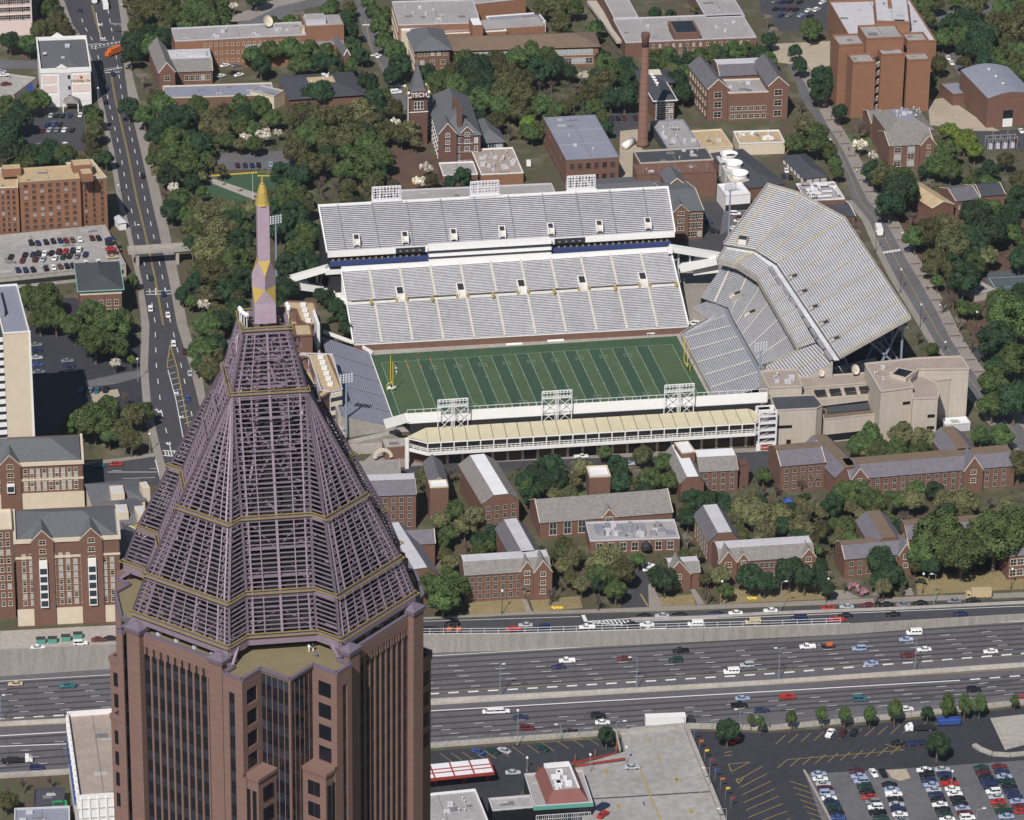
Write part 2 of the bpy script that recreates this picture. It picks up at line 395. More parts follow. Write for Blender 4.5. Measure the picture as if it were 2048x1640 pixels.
def gstrips(name, lst, m, label, z=.05):
    b = MB()
    for x0, y0, x1, y1, w in lst:
        p, q = G(x0, y0, z), G(x1, y1, z); n = Vector((q.y-p.y, p.x-q.x, 0)).normalized()*(w/2); b.poly([p+n, q+n, q-n, p-n] if ((q-p).cross(n).z > 0) else [p-n, q-n, q+n, p+n])
    return structure(name, b, m, label)
L = [(1166,1230,1172,1243,1.2),(1172,1243,1262,1237,.5),(1172,1243,1250,1251,.5)]
for k in range(9):
    x = 1186+k*8.5; L += [(x, 1240.5, x+7, 1245+k*.3, .55),(x+7, 1245+k*.3, x-1+k*.6, 1247.5+k*.5, .45)]
L += [(1289,1257.5,1331,1256,.45),(1289,1257.5,1299,1253.5,.5),(1289,1257.5,1299,1261,.5),(1299,1253.5,1300,1261,.35),(1300,1262,1700,1246,.2)]
gstrips('lane_marking', L, 'white_line', 'white chevrons and arrow painted on the ramp')
gstrips('lane_marking', [(1270,1243,1536,1233,.3),(1536,1233,2048,1212,.3),(830,1243,1160,1233,.25)], 'white_line', 'thin white edge lines of the ramp')

# left avenue
aveL = fy2 = [(-60,110),(0,128),(50,146),(85,172),(150,195),(200,205),(300,228),(400,245),(460,261),(560,284),(650,299),(735,296),(820,303),(900,322),(940,333),(1100,352),(1290,375)]
aveR = [(-60,215),(0,236),(50,243),(85,244),(150,250),(200,257),(300,281),(400,303),(460,317),(560,338),(650,354),(735,380),(820,401),(900,420),(940,430),(1100,470),(1290,510)]
def px_at(tab, y):
    for i in range(len(tab)-1):
        if y <= tab[i+1][0] or i == len(tab)-2:
            (ya, xa), (yb, xb) = tab[i], tab[i+1]; return xa+(xb-xa)*(y-ya)/(yb-ya)
def road(name, lt, rt, m, label, z=.02):
    b = MB(); ys = sorted(set([t_[0] for t_ in lt]+[t_[0] for t_ in rt]))
    for i in range(len(ys)-1):
        a, c = ys[i], ys[i+1]; b.poly([G(px_at(lt, c), c, z), G(px_at(rt, c), c, z), G(px_at(rt, a), a, z), G(px_at(lt, a), a, z)])
    return structure(name, b, m, label)
road('avenue', aveL, aveR, 'asphalt_dark' if False else 'asphalt', 'wide avenue on the left')
road('sidewalk', [(y, x) for y, x in aveR], [(y, x+13+ (8 if 180 < y < 800 else 2)) for y, x in aveR], 'sidewalk', 'pavement along the right of the avenue', .12)
road('sidewalk', [(y, x-10-(6 if y > 640 else 0)) for y, x in aveL], [(y, x) for y, x in aveL], 'sidewalk', 'pavement along the left of the avenue', .12)
dash = []; ydash = []
ave_c = lambda y, k: px_at(aveL, y)+(px_at(aveR, y)-px_at(aveL, y))*k
y = 20
while y < 900:
    for k in ((.22,.78) if y < 640 else (.2,.8)): dash.append((ave_c(y, k), y, ave_c(y+7+y*.004, k), y+7+y*.004, .28))
    y += 17+y*.02
yy = [(a, a+20) for a in range(10, 640, 20) if not 60 < a < 150]
for a, c in yy: ydash += [(ave_c(a, .49)-.8, a, ave_c(c, .49)-.8, c, .22),(ave_c(a, .49)+1.6, a, ave_c(c, .49)+1.6, c, .22)]
ydash += [(340,688,334,732,.3),(334,732,336,737,.3),(340,688,354,735,.35),(354,735,372,830,.35),(372,830,395,930,.35),(337,709,346,707,.3),(335,722,349,718,.3),(334,736,352,730,.35)]
for k in range(10): dash.append((337+k*3.6, 748+k*11, 352+k*3.4, 744+k*11, .22))
dash += [(336,740,352,800,.28),(352,800,371,900,.28)]
dash += [(192,25,202,81,.3),(202,81,215,81,.4),(174,89,204,87,.45),(205,146,240,144,.45)]
for k in range(8): dash.append((182+k*8, 94-k*1.3, 186+k*8, 93.5-k*1.3, 1.1))
for k in range(8): dash.append((206+k*5, 142-k*.9, 209+k*5, 141.5-k*.9, 1.1))
dash += [(178,92,244,82,.25),(180,98,246,88,.25),(204,138,242,134,.25),(206,146,242,141,.25)]
dash += [(292,583,348,581,.5),(293,589,349,587,.5),(311,576,312,590,.4),(330,575,332,589,.4)]
dash += [(325,901,372,903,.6),(327,911,360,913,.6)]+[(330+k*6,903,332+k*6,911,.4) for k in range(6)]
gstrips('lane_marking', dash, 'white_line', 'white lane dashes, stop lines and crossings of the avenue', .04)
gstrips('lane_marking', ydash, 'yellow_line', 'yellow centre lines of the avenue', .045)
def arrow(x, y, s=1.0, name='lane_arrow'):
    return [(x, y, x+s*1.5, y+s*6, .5),(x-s*3, y+s*1.5, x, y-s*.5, .7),(x+s*3.5, y+s*6.5, x+s*1.5, y+s*6, .5)]
A = []
for x, y in ((200,48),(206,76),(352,785),(362,833),(318,822),(336,886)): A += [(x-3,y-1,x+1,y+3,.8),(x+1,y+3,x+6,y+2,.6),(x+2,y+3,x+4,y-2,.5)]
gstrips('lane_marking', A, 'white_line', 'white turn arrows on the avenue', .05)
# cross street at the left below the trees
sheet('side_street', [(-80,945),(168,930),(240,921),(318,914),(340,945),(330,970),(170,968),(-80,985)], .03, 'asphalt', 'side street joining the avenue')
gstrips('lane_marking', [(215,944,314,944,.3),(224,941,243,941,.2),(300,937,316,937,.2),(311,919,321,958,.5),(245,957,310,955,.2)], 'white_line', 'white lines of the side street', .06)
sheet('sidewalk', [(168,924),(240,916),(310,905),(316,912),(240,923),(168,931)], .13, 'sidewalk', 'pavement above the side street')
sheet('side_street', [(-60,118),(60,121),(150,122),(190,127),(195,142),(150,140),(60,138),(-60,135)], .016, 'asphalt_grey', 'cross street by the white hotel')
sheet('side_street', [(190,95),(250,82),(290,84),(290,115),(250,128),(200,140)], .024, 'asphalt', 'avenue crossing')
# street at the top middle
road('campus_street', [(-20,700),(20,715),(60,724),(110,745),(170,778),(220,800)], [(-20,715),(20,745),(60,757),(110,770),(170,806),(220,832)], 'asphalt_grey', 'campus street at the top')
gstrips('lane_marking', [(730,40,741,92,.25),(741,92,790,185,.25)], 'yellow_line', 'yellow centre line of the campus street', .04)
gstrips('lane_marking', [(725,50,740,49,1.6),(733,111,763,110,1.6),(778,173,800,172,1.6)], 'white_line', 'white crossings of the campus street', .04)
sheet('side_street', [(470,48),(560,8),(640,0),(700,-12),(700,-2),(645,10),(590,22),(540,48),(500,60)], .02, 'asphalt_grey', 'curved drive behind the long brick block')
sheet('side_street', [(455,45),(470,30),(560,-5),(640,-20),(640,-5),(560,12),(500,40)], .03, 'sidewalk', 'pale pavement behind the long brick block')
# right street
stL = [(120,1572),(160,1590),(200,1603),(250,1640),(300,1668),(350,1690),(400,1704),(440,1738),(500,1764),(560,1795),(620,1832),(680,1868),(730,1905),(780,1938),(840,1985),(900,2040)]
stR = [(120,1584),(160,1606),(200,1628),(250,1655),(300,1686),(350,1710),(400,1735),(440,1770),(500,1802),(560,1838),(620,1872),(680,1902),(730,1935),(780,1975),(840,2030),(900,2090)]
road('campus_street', stL, stR, 'asphalt_grey', 'street running down the right side past the stadium')
road('sidewalk', stR, [(y, x+26) for y, x in stR], 'sidewalk', 'paved walk along the right of the street', .12)
road('sidewalk', [(y, x-14) for y, x in stL if y > 380], [(y, x) for y, x in stL if y > 380], 'sidewalk', 'pavement between the stadium and the street', .12)
b = []
for k in range(22):
    y = 240+k*24; b.append((px_at(stR, y)+2, y, px_at(stR, y)+22, y-1, .9))
gstrips('brick_band', b, 'mulch', 'brick bands across the walk', .15)
gstrips('lane_marking', [(px_at(stL, y)+.47*(px_at(stR, y)-px_at(stL, y)), y, px_at(stL, y+20)+.47*(px_at(stR, y+20)-px_at(stL, y+20)), y+20, .22) for y in range(250, 860, 20)], 'yellow_line', 'yellow centre line of the right street', .04)
gstrips('lane_marking', [(1767+k*6, 503-k*1, 1769+k*6, 507-k*1, 1.0) for k in range(6)]+[(1917+k*3, 704+k*5, 1928+k*3, 703+k*5, .8) for k in range(7)], 'white_line', 'white crossings of the right street', .05)
sheet('side_street', [(1938,700),(2000,694),(2060,690),(2060,712),(1990,716),(1950,722)], .03, 'asphalt', 'side road joining the right street')
road('campus_street', [(20,1830),(50,1850),(80,1868),(130,1905),(170,1930)], [(20,1850),(50,1880),(80,1898),(130,1935),(165,1955)], 'asphalt_grey', 'narrow street behind the brick high rise')
sheet('side_street', [(1860,28),(1900,22),(1980,10),(2060,8),(2060,16),(1990,20),(1905,40),(1880,48)], .03, 'asphalt_grey', 'bend of the street in the far right corner')
# service roads around the stadium
sheet('service_road', [(1335,408),(1410,405),(1500,396),(1535,392),(1500,470),(1430,520),(1340,540),(1335,480)], .015, 'asphalt', 'service yard beside the upper stand')
sheet('service_road', [(1335,520),(1430,500),(1470,540),(1420,600),(1400,690),(1370,690),(1355,600)], .01, 'sidewalk', 'pale service yard between the stands')
sheet('side_street', [(690,935),(840,925),(1100,918),(1300,912),(1560,902),(1560,925),(1500,960),(1440,925),(1300,930),(1100,938),(860,948),(690,960)], .02, 'asphalt', 'street behind the near stand')
sheet('sidewalk', [(760,895),(840,920),(1100,911),(1300,905),(1560,893),(1560,902),(1300,913),(1100,919),(840,931),(700,945)], .13, 'sidewalk', 'pavement below the near stand')
sheet('side_street', [(1185,1290),(1190,1233),(1296,1140),(1340,1145),(1290,1232),(1190,1234)] if False else [(1240,1225),(1252,1150),(1262,1140),(1330,1138),(1300,1180),(1300,1216)], .03, 'asphalt', 'drive between the two brick halls')
gstrips('lane_marking', [(1281,1188,1296,1212,.5),(1263,1160,1262,1150,.2)], 'yellow_line', 'yellow kerb of the drive', .05)
sheet('footpath', [(1296,1170),(1304,1165),(1325,1212),(1298,1216)], .1, 'sidewalk', 'footpath beside the drive')
for k, pts in enumerate([[(1380,1178),(1390,1178),(1410,1208),(1395,1210)],[(1044,1196),(1052,1196),(1064,1224),(1053,1226)],[(1800,1170),(1820,1170),(1828,1190),(1812,1191)],[(1890,1140),(1630,1190),(1700,1196),(1720,1196)][:0] or [(1655,1180),(1690,1180),(1720,1196),(1660,1200)]]):
    sheet('footpath', pts, .1, 'sidewalk', 'short footpath to a brick hall')
for pts in ([(936,1205),(1050,1196),(1052,1226),(940,1238)],[(1060,1200),(1160,1192),(1165,1216),(1068,1224)],[(1310,1195),(1385,1188),(1392,1210),(1312,1216)],[(1440,1180),(1650,1168),(1655,1198),(1440,1208)],[(1830,1150),(2048,1140),(2048,1178),(1835,1190)]):
    sheet('lawn', pts, .02, 'dry_lawn', 'dry lawn in front of the brick halls')
sheet('lawn', [(386,372),(440,352),(530,345),(560,360),(560,388),(470,404),(400,400)], .03, 'turf', 'green lawn at the flagpole')
sheet('footpath', [(412,362),(424,356),(530,392),(520,404)], .06, 'concrete', 'pale walk crossing the lawn')
gstrips('brick_band', [(445,369,452,367,1.5),(478,382,486,379,1.5),(508,394,514,391,1.5)], 'mulch', 'brick bands across the walk on the lawn', .09)
sheet('lawn', [(1180,945),(1150,990),(1170,1000),(1180,960)], .02, 'lawn', 'strip of lawn by the square tower')
sheet('lawn', [(1862,40),(1885,45),(1900,72),(1865,70)], .02, 'lawn', 'lawn in the bend of the far street')
sheet('lawn', [(1690,270),(1740,265),(1745,290),(1700,300)], .02, 'lawn', 'lawn beside the pavement')
for pts in ([(1770,430),(2048,400),(2048,740),(1960,700),(1870,560)],[(1560,100),(1660,80),(1660,240),(1600,160)],[(780,290),(900,320),(900,380),(790,390)]):
    sheet('mulch_bed', pts, .012, 'mulch', 'red brown mulch under the trees')
sheet('plaza', [(1540,88),(1660,82),(1660,130),(1640,150),(1600,130),(1555,125)], .05, 'tan_pavement', 'tan plaza left of the brick high rise')
sheet('plaza', [(1855,200),(1895,195),(1975,250),(2000,262),(1955,262),(1860,250)], .05, 'tan_pavement', 'tan yard right of the brick high rise')
sheet('plaza', [(1240,262),(1275,258),(1285,300),(1262,372),(1238,370)], .04, 'tan_pavement', 'pale yard at the foot of the smokestack')
# car parks as sheets
sheet('car_park', [(36,255),(60,215),(165,222),(175,300),(60,304)], .03, 'asphalt', 'car park below the white hotel')
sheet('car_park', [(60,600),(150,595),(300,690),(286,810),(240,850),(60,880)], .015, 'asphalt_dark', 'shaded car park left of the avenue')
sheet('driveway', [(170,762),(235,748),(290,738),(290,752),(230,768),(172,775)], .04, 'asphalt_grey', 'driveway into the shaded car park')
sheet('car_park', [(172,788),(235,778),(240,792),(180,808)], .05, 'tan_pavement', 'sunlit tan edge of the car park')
sheet('car_park', [(430,308),(560,302),(640,300),(640,328),(560,338),(435,340)], .03, 'asphalt_grey', 'car park above the lawn')
sheet('car_park', [(1205,225),(1290,220),(1290,270),(1215,272)], .03, 'asphalt', 'small car park left of the smokestack')
sheet('car_park', [(1520,-10),(1655,-15),(1655,60),(1560,62),(1520,20)], .03, 'asphalt', 'car park at the top right')
sheet('car_park', [(1450,400),(1500,396),(1490,440),(1440,470)], .05, 'asphalt_grey', 'strip of car park beside the tall light pole')
sheet('yard', [(0,1262),(235,1250),(235,1290),(0,1300)], .03, 'concrete', 'service yard behind the red brick residence')
sheet('car_park', [(1950,262),(2060,258),(2060,300),(1960,300)], .03, 'asphalt', 'yard beside the gymnasium')
sheet('court', [(1960,545),(2060,540),(2060,590),(1990,590)], .3, 'court', 'grey basketball court')
gstrips('lane_marking', [(1978,556,2050,553,.15),(1990,575,2050,572,.15),(1990,575,1978,556,.15)], 'white_line', 'court lines', .35)
# near ground: dark car park, grey lot, forecourt
sheet('car_park', [(850,1503),(1024,1490),(1190,1478),(1240,1500),(1240,1512),(1080,1535),(1000,1640),(1000,1800),(600,1800),(600,1520)], .02, 'asphalt_dark', 'dark forecourt below the freeway')
sheet('car_park', [(1380,1462),(1540,1466),(1800,1443),(2200,1396),(2200,1800),(1440,1800),(1400,1640)], .02, 'asphalt_dark', 'dark angled car park at the bottom right')
sheet('car_park', [(1610,1548),(1840,1535),(2200,1510),(2200,1800),(1700,1800)], .03, 'asphalt_grey', 'grey car park full of cars')
sheet('plaza', [(1980,1436),(2200,1412),(2200,1478),(2048,1490),(2010,1500)], .04, 'concrete', 'rough concrete pad at the right edge')
sheet('plaza', [(1772,1540),(1812,1538),(1822,1556),(1800,1562),(1784,1556)], .05, 'tan_pavement', 'pale slab in the grey car park')
Y = []
for k in range(13): Y.append((1549+k*25.5+2, 1488-k*2.2, 1549+k*25.5+22, 1470-k*2.2, .18))
for k in range(10): Y.append((1555+k*25, 1536-k*3, 1576+k*25, 1518-k*3, .2))
Y += [(1576,1519,1808,1500,.2),(1808,1500,1770,1488,.2)]
for k in range(8): Y.append((1480+k*0-4+k*4, 1560+k*15, 1540+k*8-14, 1532+k*15, .2))
for k in range(8): Y.append((1579+k*7, 1562+k*12.5, 1616+k*7, 1574+k*12.5, .2))
Y += [(1457,1528,1500,1524,.2),(1457,1528,1463,1543,.2),(1463,1543,1500,1524,.2),(1472,1558,1487,1556,.25),(1472,1558,1477,1567,.25),(1477,1567,1487,1556,.25),(1449,1505,1463,1503,.25),(1450,1511,1464,1510,.25)]
for k in range(9): Y.append((1024+k*30-6, 1514-k*4, 1000+k*30-6, 1496-k*3.5, .18))
for k in range(5): Y.append((880+k*22, 1507-k*1.6, 905+k*22, 1524-k*1.6, .18))
gstrips('bay_marking', Y, 'yellow_line', 'yellow parking bay lines', .07)
mb = MB()
p, q = G(1608, 1542), G(1660, 1640)
mb.bar(p+Vector((0,0,.3)), p.lerp(q, 1.7)+Vector((0,0,.3)), .6, .5); tag(mb.build('kerb', 'concrete'), 'pale concrete kerb dividing the dark car park from the full grey one', 'kerb')
mb = MB()
P = [G(x, y) for x, y in [(1948,1492),(1960,1500),(1985,1510),(2020,1512),(2060,1508)]]
for i in range(len(P)-1): mb.bar(P[i]+Vector((0,0,.4)), P[i+1]+Vector((0,0,.4)), 1.6, .8)
tag(mb.build('kerb', 'concrete'), 'curved concrete kerb at the right end of the dark car park', 'kerb')
# ------------------------------------------------------------------ football stadium
yd = .9144
def rect_sheet(name, x0, y0, x1, y1, z, m, label):
    b = MB(); b.poly([(x0,y0,z),(x1,y0,z),(x1,y1,z),(x0,y1,z)]); return structure(name, b, m, label)
rect_sheet('stadium_floor', -62, -60, 62, 13, .02, 'concrete', 'pale concrete strip round the field')
rect_sheet('playing_field', -58, -56, 58.3, 7.2, .05, 'turf', 'green grass football field')
b1 = MB(); b2 = MB()
for k in range(20):
    b = b1 if k % 2 else b2
    x0 = (-50+5*k)*yd; b.poly([(x0,-48.77,.06),(x0+5*yd,-48.77,.06),(x0+5*yd,0,.06),(x0,0,.06)])
b2.poly([(-60*yd,-48.77,.06),(-50*yd,-48.77,.06),(-50*yd,0,.06),(-60*yd,0,.06)]) ; b2.poly([(50*yd,-48.77,.06),(60*yd,-48.77,.06),(60*yd,0,.06),(50*yd,0,.06)])
structure('mown_stripe', b1, 'turf_dark', 'dark mown stripes of the field'); structure('mown_stripe', b2, 'turf_light', 'light mown stripes of the field')
lw = MB()
def L2(x0, y0, x1, y1, w=.09):
    if abs(x1-x0) < abs(y1-y0): lw.poly([(x0-w,min(y0,y1),.08),(x0+w,min(y0,y1),.08),(x0+w,max(y0,y1),.08),(x0-w,max(y0,y1),.08)])
    else: lw.poly([(min(x0,x1),y0-w,.081),(max(x0,x1),y0-w,.081),(max(x0,x1),y0+w,.081),(min(x0,x1),y0+w,.081)])
for k in range(-10, 11): L2(k*5*yd, -48.77, k*5*yd, 0)
for s in (-60, 60): L2(s*yd, -48.77, s*yd, 0)
L2(-60*yd, 0, 60*yd, 0); L2(-60*yd, -48.77, 60*yd, -48.77)
for k in range(-4, 5):
    for yy in (-8.2, -6.4, -40.4, -42.2): L2(k*10*yd-1.6, yy, k*10*yd-.5, yy, .14); L2(k*10*yd+.5, yy, k*10*yd+1.6, yy, .14)
for k in range(-9, 10):
    for yy in (-18.3, -30.5): L2(k*5*yd-.5, yy, k*5*yd+.5, yy, .14)
structure('field_marking', lw, 'field_line', 'white yard lines and hash marks')
oc = MB()
for k in range(11): L2
# goal posts
def goal(x, s, label):
    t = thing('goal_post', label, 'goal post', (x, -24.4, 0), 0, 'goal posts')
    a = MB(); a.tube((s*.6,0,0),(s*.6,0,2.2),.14); a.tube((s*.6,0,2.2),(s*.25,0,2.9),.14); a.tube((s*.25,0,2.9),(-s*1.1,0,3.05),.14); a.build('gooseneck', 'goal_yellow', t)
    a = MB(); a.tube((-s*1.1,-2.82,3.05),(-s*1.1,2.82,3.05),.13); a.build('crossbar', 'goal_yellow', t)
    for y in (-2.82, 2.82):
        a = MB(); a.tube((-s*1.1,y,3.05),(-s*1.1,y,12.6),.12); a.build('upright', 'goal_yellow', t)
goal(-61*yd, -1, 'yellow goal post at the left end of the field beside a maintenance cart'); goal(61*yd, 1, 'yellow goal post at the right end of the field in front of the curved stand')

def lerpl(A, B, t): return [A[i].lerp(B[i], t) for i in range(len(A))]
def seating(parent, name, front, back, n, benchm='bench', riserm='riser', bench=True, aisles=(), aislem='aisle', aw=.9):
    """stepped terrace between two polylines; benches as a separate part, aisles as parts"""
    st = MB(); be = MB()
    for k in range(n):
        A, B = lerpl(front, back, k/n), lerpl(front, back, (k+1)/n)
        z0 = [p.z for p in A]; z1 = [p.z for p in B]
        for i in range(len(A)-1):
            a, c = A[i], A[i+1]; d, e_ = B[i], B[i+1]
            st.poly([a, c, (e_.x,e_.y,z0[i+1]), (d.x,d.y,z0[i])])                       # tread
            st.poly([(d.x,d.y,z0[i]),(e_.x,e_.y,z0[i+1]),(e_.x,e_.y,z1[i+1]),(d.x,d.y,z1[i])])   # riser
            if bench:
                u0, u1 = .38, .90; h = .42
                p0, p1 = a.lerp(Vector((d.x,d.y,z0[i])), u0), c.lerp(Vector((e_.x,e_.y,z0[i+1])), u0)
                p2, p3 = c.lerp(Vector((e_.x,e_.y,z0[i+1])), u1), a.lerp(Vector((d.x,d.y,z0[i])), u1); hz = Vector((0,0,h)); lo = Vector((0,0,h-.16))
                be.hexa([p0+lo, p1+lo, p2+lo, p3+lo, p0+hz, p1+hz, p2+hz, p3+hz])
    o = st.build(name, riserm, parent)
    if bench: be.build('benches', benchm, o)
    for a in aisles:                      # a = (segment, fraction) or fraction along whole polyline
        seg, f = a
        am = MB()
        for k in range(n):
            A, B = lerpl(front, back, k/n), lerpl(front, back, (k+1)/n)
            p = A[seg].lerp(A[seg+1], f); q = B[seg].lerp(B[seg+1], f); d = (A[seg+1]-A[seg]).normalized()*aw*.5
            z = p.z+.5; z2 = q.z+.5
            am.poly([(p.x-d.x,p.y-d.y,z),(p.x+d.x,p.y+d.y,z),(q.x+d.x,q.y+d.y,z),(q.x-d.x,q.y-d.y,z)])
            am.poly([(q.x-d.x,q.y-d.y,z),(q.x+d.x,q.y+d.y,z),(q.x+d.x,q.y+d.y,z2),(q.x-d.x,q.y-d.y,z2)])
        am.build('aisle', aislem, o)
    return o
V = Vector
def bowl_side(parent, name, line, z0, m):   # vertical skirt under a polyline
    b = MB()
    for i in range(len(line)-1): b.poly([(line[i].x,line[i].y,z0),(line[i+1].x,line[i+1].y,z0),line[i+1],line[i]])
    return b.build(name, m, parent)

# far stand, lower tier -------------------------------------------------------
FS = thing('grandstand', 'long two tier stand of grey metal benches on the far side of the football field', 'grandstand', (0,0,0))
f0, f1 = G(708,690,2.4), G(1376,653.5,2.4); b0, b1_ = G(683,543,17.2), G(1340,503,17.2)
nA = 13
def sub(a, b, n=nA): return [a.lerp(b, i/n) for i in range(n+1)]
mid0, mid1 = f0.lerp(b0, .545), f1.lerp(b1_, .545)
m0b, m1b = f0.lerp(b0, .575), f1.lerp(b1_, .575)
fr = [f0, f1]; 
ais = [(0, k/11-.0) for k in range(1, 11)]
seating(FS, 'lower_tier', [f0,f1], [mid0,mid1], 25, 'bench_far', 'riser', aisles=[(0, .083+k*.0917) for k in range(10)])
b = MB(); b.poly([mid0, mid1, m1b, m0b]); b.build('cross_aisle', 'aisle', FS)
m0c, m1c = V((m0b.x,m0b.y,m0b.z+.4)), V((m1b.x,m1b.y,m1b.z+.4))
seating(FS, 'lower_tier', [m0c,m1c], [b0,b1_], 20, 'bench_far', 'riser', aisles=[(0, .083+k*.0917) for k in range(10)])
b = MB(); b.hexa([(f0.x,f0.y-.6,0),(f1.x,f1.y-.6,0),(f1.x,f1.y,0),(f0.x,f0.y,0),(f0.x,f0.y-.6,2.6),(f1.x,f1.y-.6,2.6),(f1.x,f1.y,2.6),(f0.x,f0.y,2.6)]); b.build('front_wall', 'brick_brown', FS)
b = MB(); b.bar(f0+V((0,-.6,.3)), f1+V((0,-.6,.3)), .35, .3); b.bar(f0+V((-.2,0,.5)), b0+V((-.2,0,.6)), .5, .9); b.bar(f1+V((.2,0,.5)), b1_+V((.2,0,.6)), .5, .9); b.build('white_kerb', 'white_paint', FS)
# vomitories of the lower tier
def vomit(parent, c, L, W, h, dirv, m='white_paint', rail_m='gold'):
    """tunnel mouth: three low walls round a dark opening; c = centre of front edge, dirv = uphill"""
    d = V((dirv[0], dirv[1], 0)).normalized(); s = V((-d.y, d.x, 0)); b = MB()
    z0, z1 = c.z, c.z+h
    def blk(o0, o1, s0, s1, za, zb, ze=None):
        ze = zb if ze is None else ze
        p = [c+d*o0+s*s0, c+d*o0+s*s1, c+d*o1+s*s1, c+d*o1+s*s0]
        b.hexa([(p[0].x,p[0].y,za),(p[1].x,p[1].y,za),(p[2].x,p[2].y,za),(p[3].x,p[3].y,za),(p[0].x,p[0].y,zb),(p[1].x,p[1].y,zb),(p[2].x,p[2].y,ze),(p[3].x,p[3].y,ze)])
    blk(0, L, -W/2-.3, -W/2, z0-1, z0+1.3, z1+.9); blk(0, L, W/2, W/2+.3, z0-1, z0+1.3, z1+.9); blk(L, L+.35, -W/2-.3, W/2+.3, z0-1, z1+1.0)
    o = b.build('tunnel_wall', m, parent)
    b = MB(); blk(.2, L*.55, -W/2, W/2, z0-.6, z0+.1, z0+h*.55+.55) ; b.build('tunnel_floor', 'aisle', o)
    b = MB(); blk(L*.5, L, -W/2+.02, W/2-.02, z0-.6, z0+.15+h*.5+.45, z1+.72); b.build('opening', 'dark', o)
    if rail_m:
        b = MB()
        for q in (-W/2-.8, W/2+.8): p = c+s*q; b = MB(); b.box(p.x-.35, p.y-.6, p.z, p.x+.35, p.y+.6, p.z+1.1); b.build('yellow_rail', rail_m, o)
for k in range(5):
    c = G(803+k*121.5, 601-k*7.3, 10.9); vomit(FS, c, 5.6, 2.4, 2.4, (0,1))
for k in range(6):
    c = G(742+k*122.0, 607-k*7.3, 11.0); b = MB(); b.box(c.x-.4, c.y-.8, c.z-.2, c.x+.4, c.y+.8, c.z+1.3); b.build('yellow_rail', 'gold', FS)
# back of lower tier: concourse wall
b = MB(); b.hexa([b0+V((0,0,-17)), b1_+V((0,0,-17)), b1_+V((0,1.2,-17)), b0+V((0,1.2,-17)), b0+V((0,0,1.5)), b1_+V((0,0,1.5)), b1_+V((0,1.2,1.5)), b0+V((0,1.2,1.5))]); b.build('back_wall', 'white_paint', FS)
# upper deck
u0, u1 = G(655,508,22.5), G(1349,467,22.5); t0, t1 = G(638,413,34.5), G(1334,376,34.5)
UP_ = seating(FS, 'upper_tier', [u0,u1], [t0,t1], 25, 'bench_far', 'riser_blue', aisles=[(0, .053+k*.0975+.0) for k in range(10)], aislem='riser_blue', aw=.35)
b = MB(); n_ = V((0,-1,0))
b.hexa([u0+V((0,-.5,-1.3)), u1+V((0,-.5,-1.3)), u1+V((0,0,-1.3)), u0+V((0,0,-1.3)), u0+V((0,-.5,1.1)), u1+V((0,-.5,1.1)), u1+V((0,0,1.1)), u0+V((0,0,1.1))])
b.bar(u0+V((-.2,0,.6)), t0+V((-.2,0,.6)), .5, .9); b.bar(u1+V((.2,0,.6)), t1+V((.2,0,.6)), .5, .9); b.bar(t0+V((0,.3,.3)), t1+V((0,.3,.3)), .5, .8)
b.build('white_fascia', 'white_paint', FS)
for k in range(7):
    c = G(714+k*97.2, 488-k*5.6, 25.6); vomit(UP_, c, 3.0, 1.9, 1.9, (0,1), rail_m=None)
# club level under the deck: dark glazing, navy band, suites
b = MB()
def along(a, c, y0, y1, z0, z1, mb): mb.hexa([(a.x,a.y+y0,z0),(c.x,c.y+y0,z0),(c.x,c.y+y1,z0),(a.x,a.y+y1,z0),(a.x,a.y+y0,z1),(c.x,c.y+y0,z1),(c.x,c.y+y1,z1),(a.x,a.y+y1,z1)])
ul, ur = V((u0.x+1,u0.y,0)), V((u1.x-1.5,u1.y,0))
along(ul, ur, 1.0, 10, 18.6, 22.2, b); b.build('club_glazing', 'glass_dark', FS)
b = MB(); along(ul, ur, -.9, 1.1, 17.6, 19.3, b); b.build('navy_band', 'navy', FS)
for k in range(56):
    p = ul.lerp(ur, (k+.5)/56)
    if abs(k-24.5) > 9.5: b = MB(); b.box(p.x-.5, p.y-.05, 19.4, p.x+.25, p.y+.6, 20.1); b.build('club_seat', 'gold_rail', FS)
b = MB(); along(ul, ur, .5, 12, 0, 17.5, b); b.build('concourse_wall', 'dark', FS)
pa, pb = ul.lerp(ur, .283), ul.lerp(ur, .642)
b = MB(); along(pa, pb, -3.2, 0.2, 22.6, 24.2, b); along(pa, pb, -3.4, -1.0, 20.2, 21.2, b); along(pa, pb, -3.5, -.9, 18.3, 18.9, b); along(pa, pb, -2.6, -2.0, 14.8, 16.9, b); b.build('press_box', 'white_paint', FS)
b = MB(); along(pa, pb, -2.6, -.9, 18.9, 20.2, b); along(pa, pb, -2.6, .1, 21.2, 22.6, b); b.build('press_window', 'glass', FS)
b = MB(); along(pa, pb, -3.52, -2.7, 17.0, 18.3, b); b.build('navy_band', 'navy', FS)
for q0, q1 in ((.19,.275),(.655,.745)):
    b = MB(); a_, c_ = ul.lerp(ur, q0), ul.lerp(ur, q1); along(a_, c_, -.75, -.52, 21.3, 23.4, b); b.build('scoreboard', 'dark', FS)
    for i in range(4):
        p = a_.lerp(c_, .12+i*.22); b = MB(); b.box(p.x, p.y-.8, 22.0, p.x+.9, p.y-.76, 22.4); b.build('score_panel', 'steel_grey', FS)
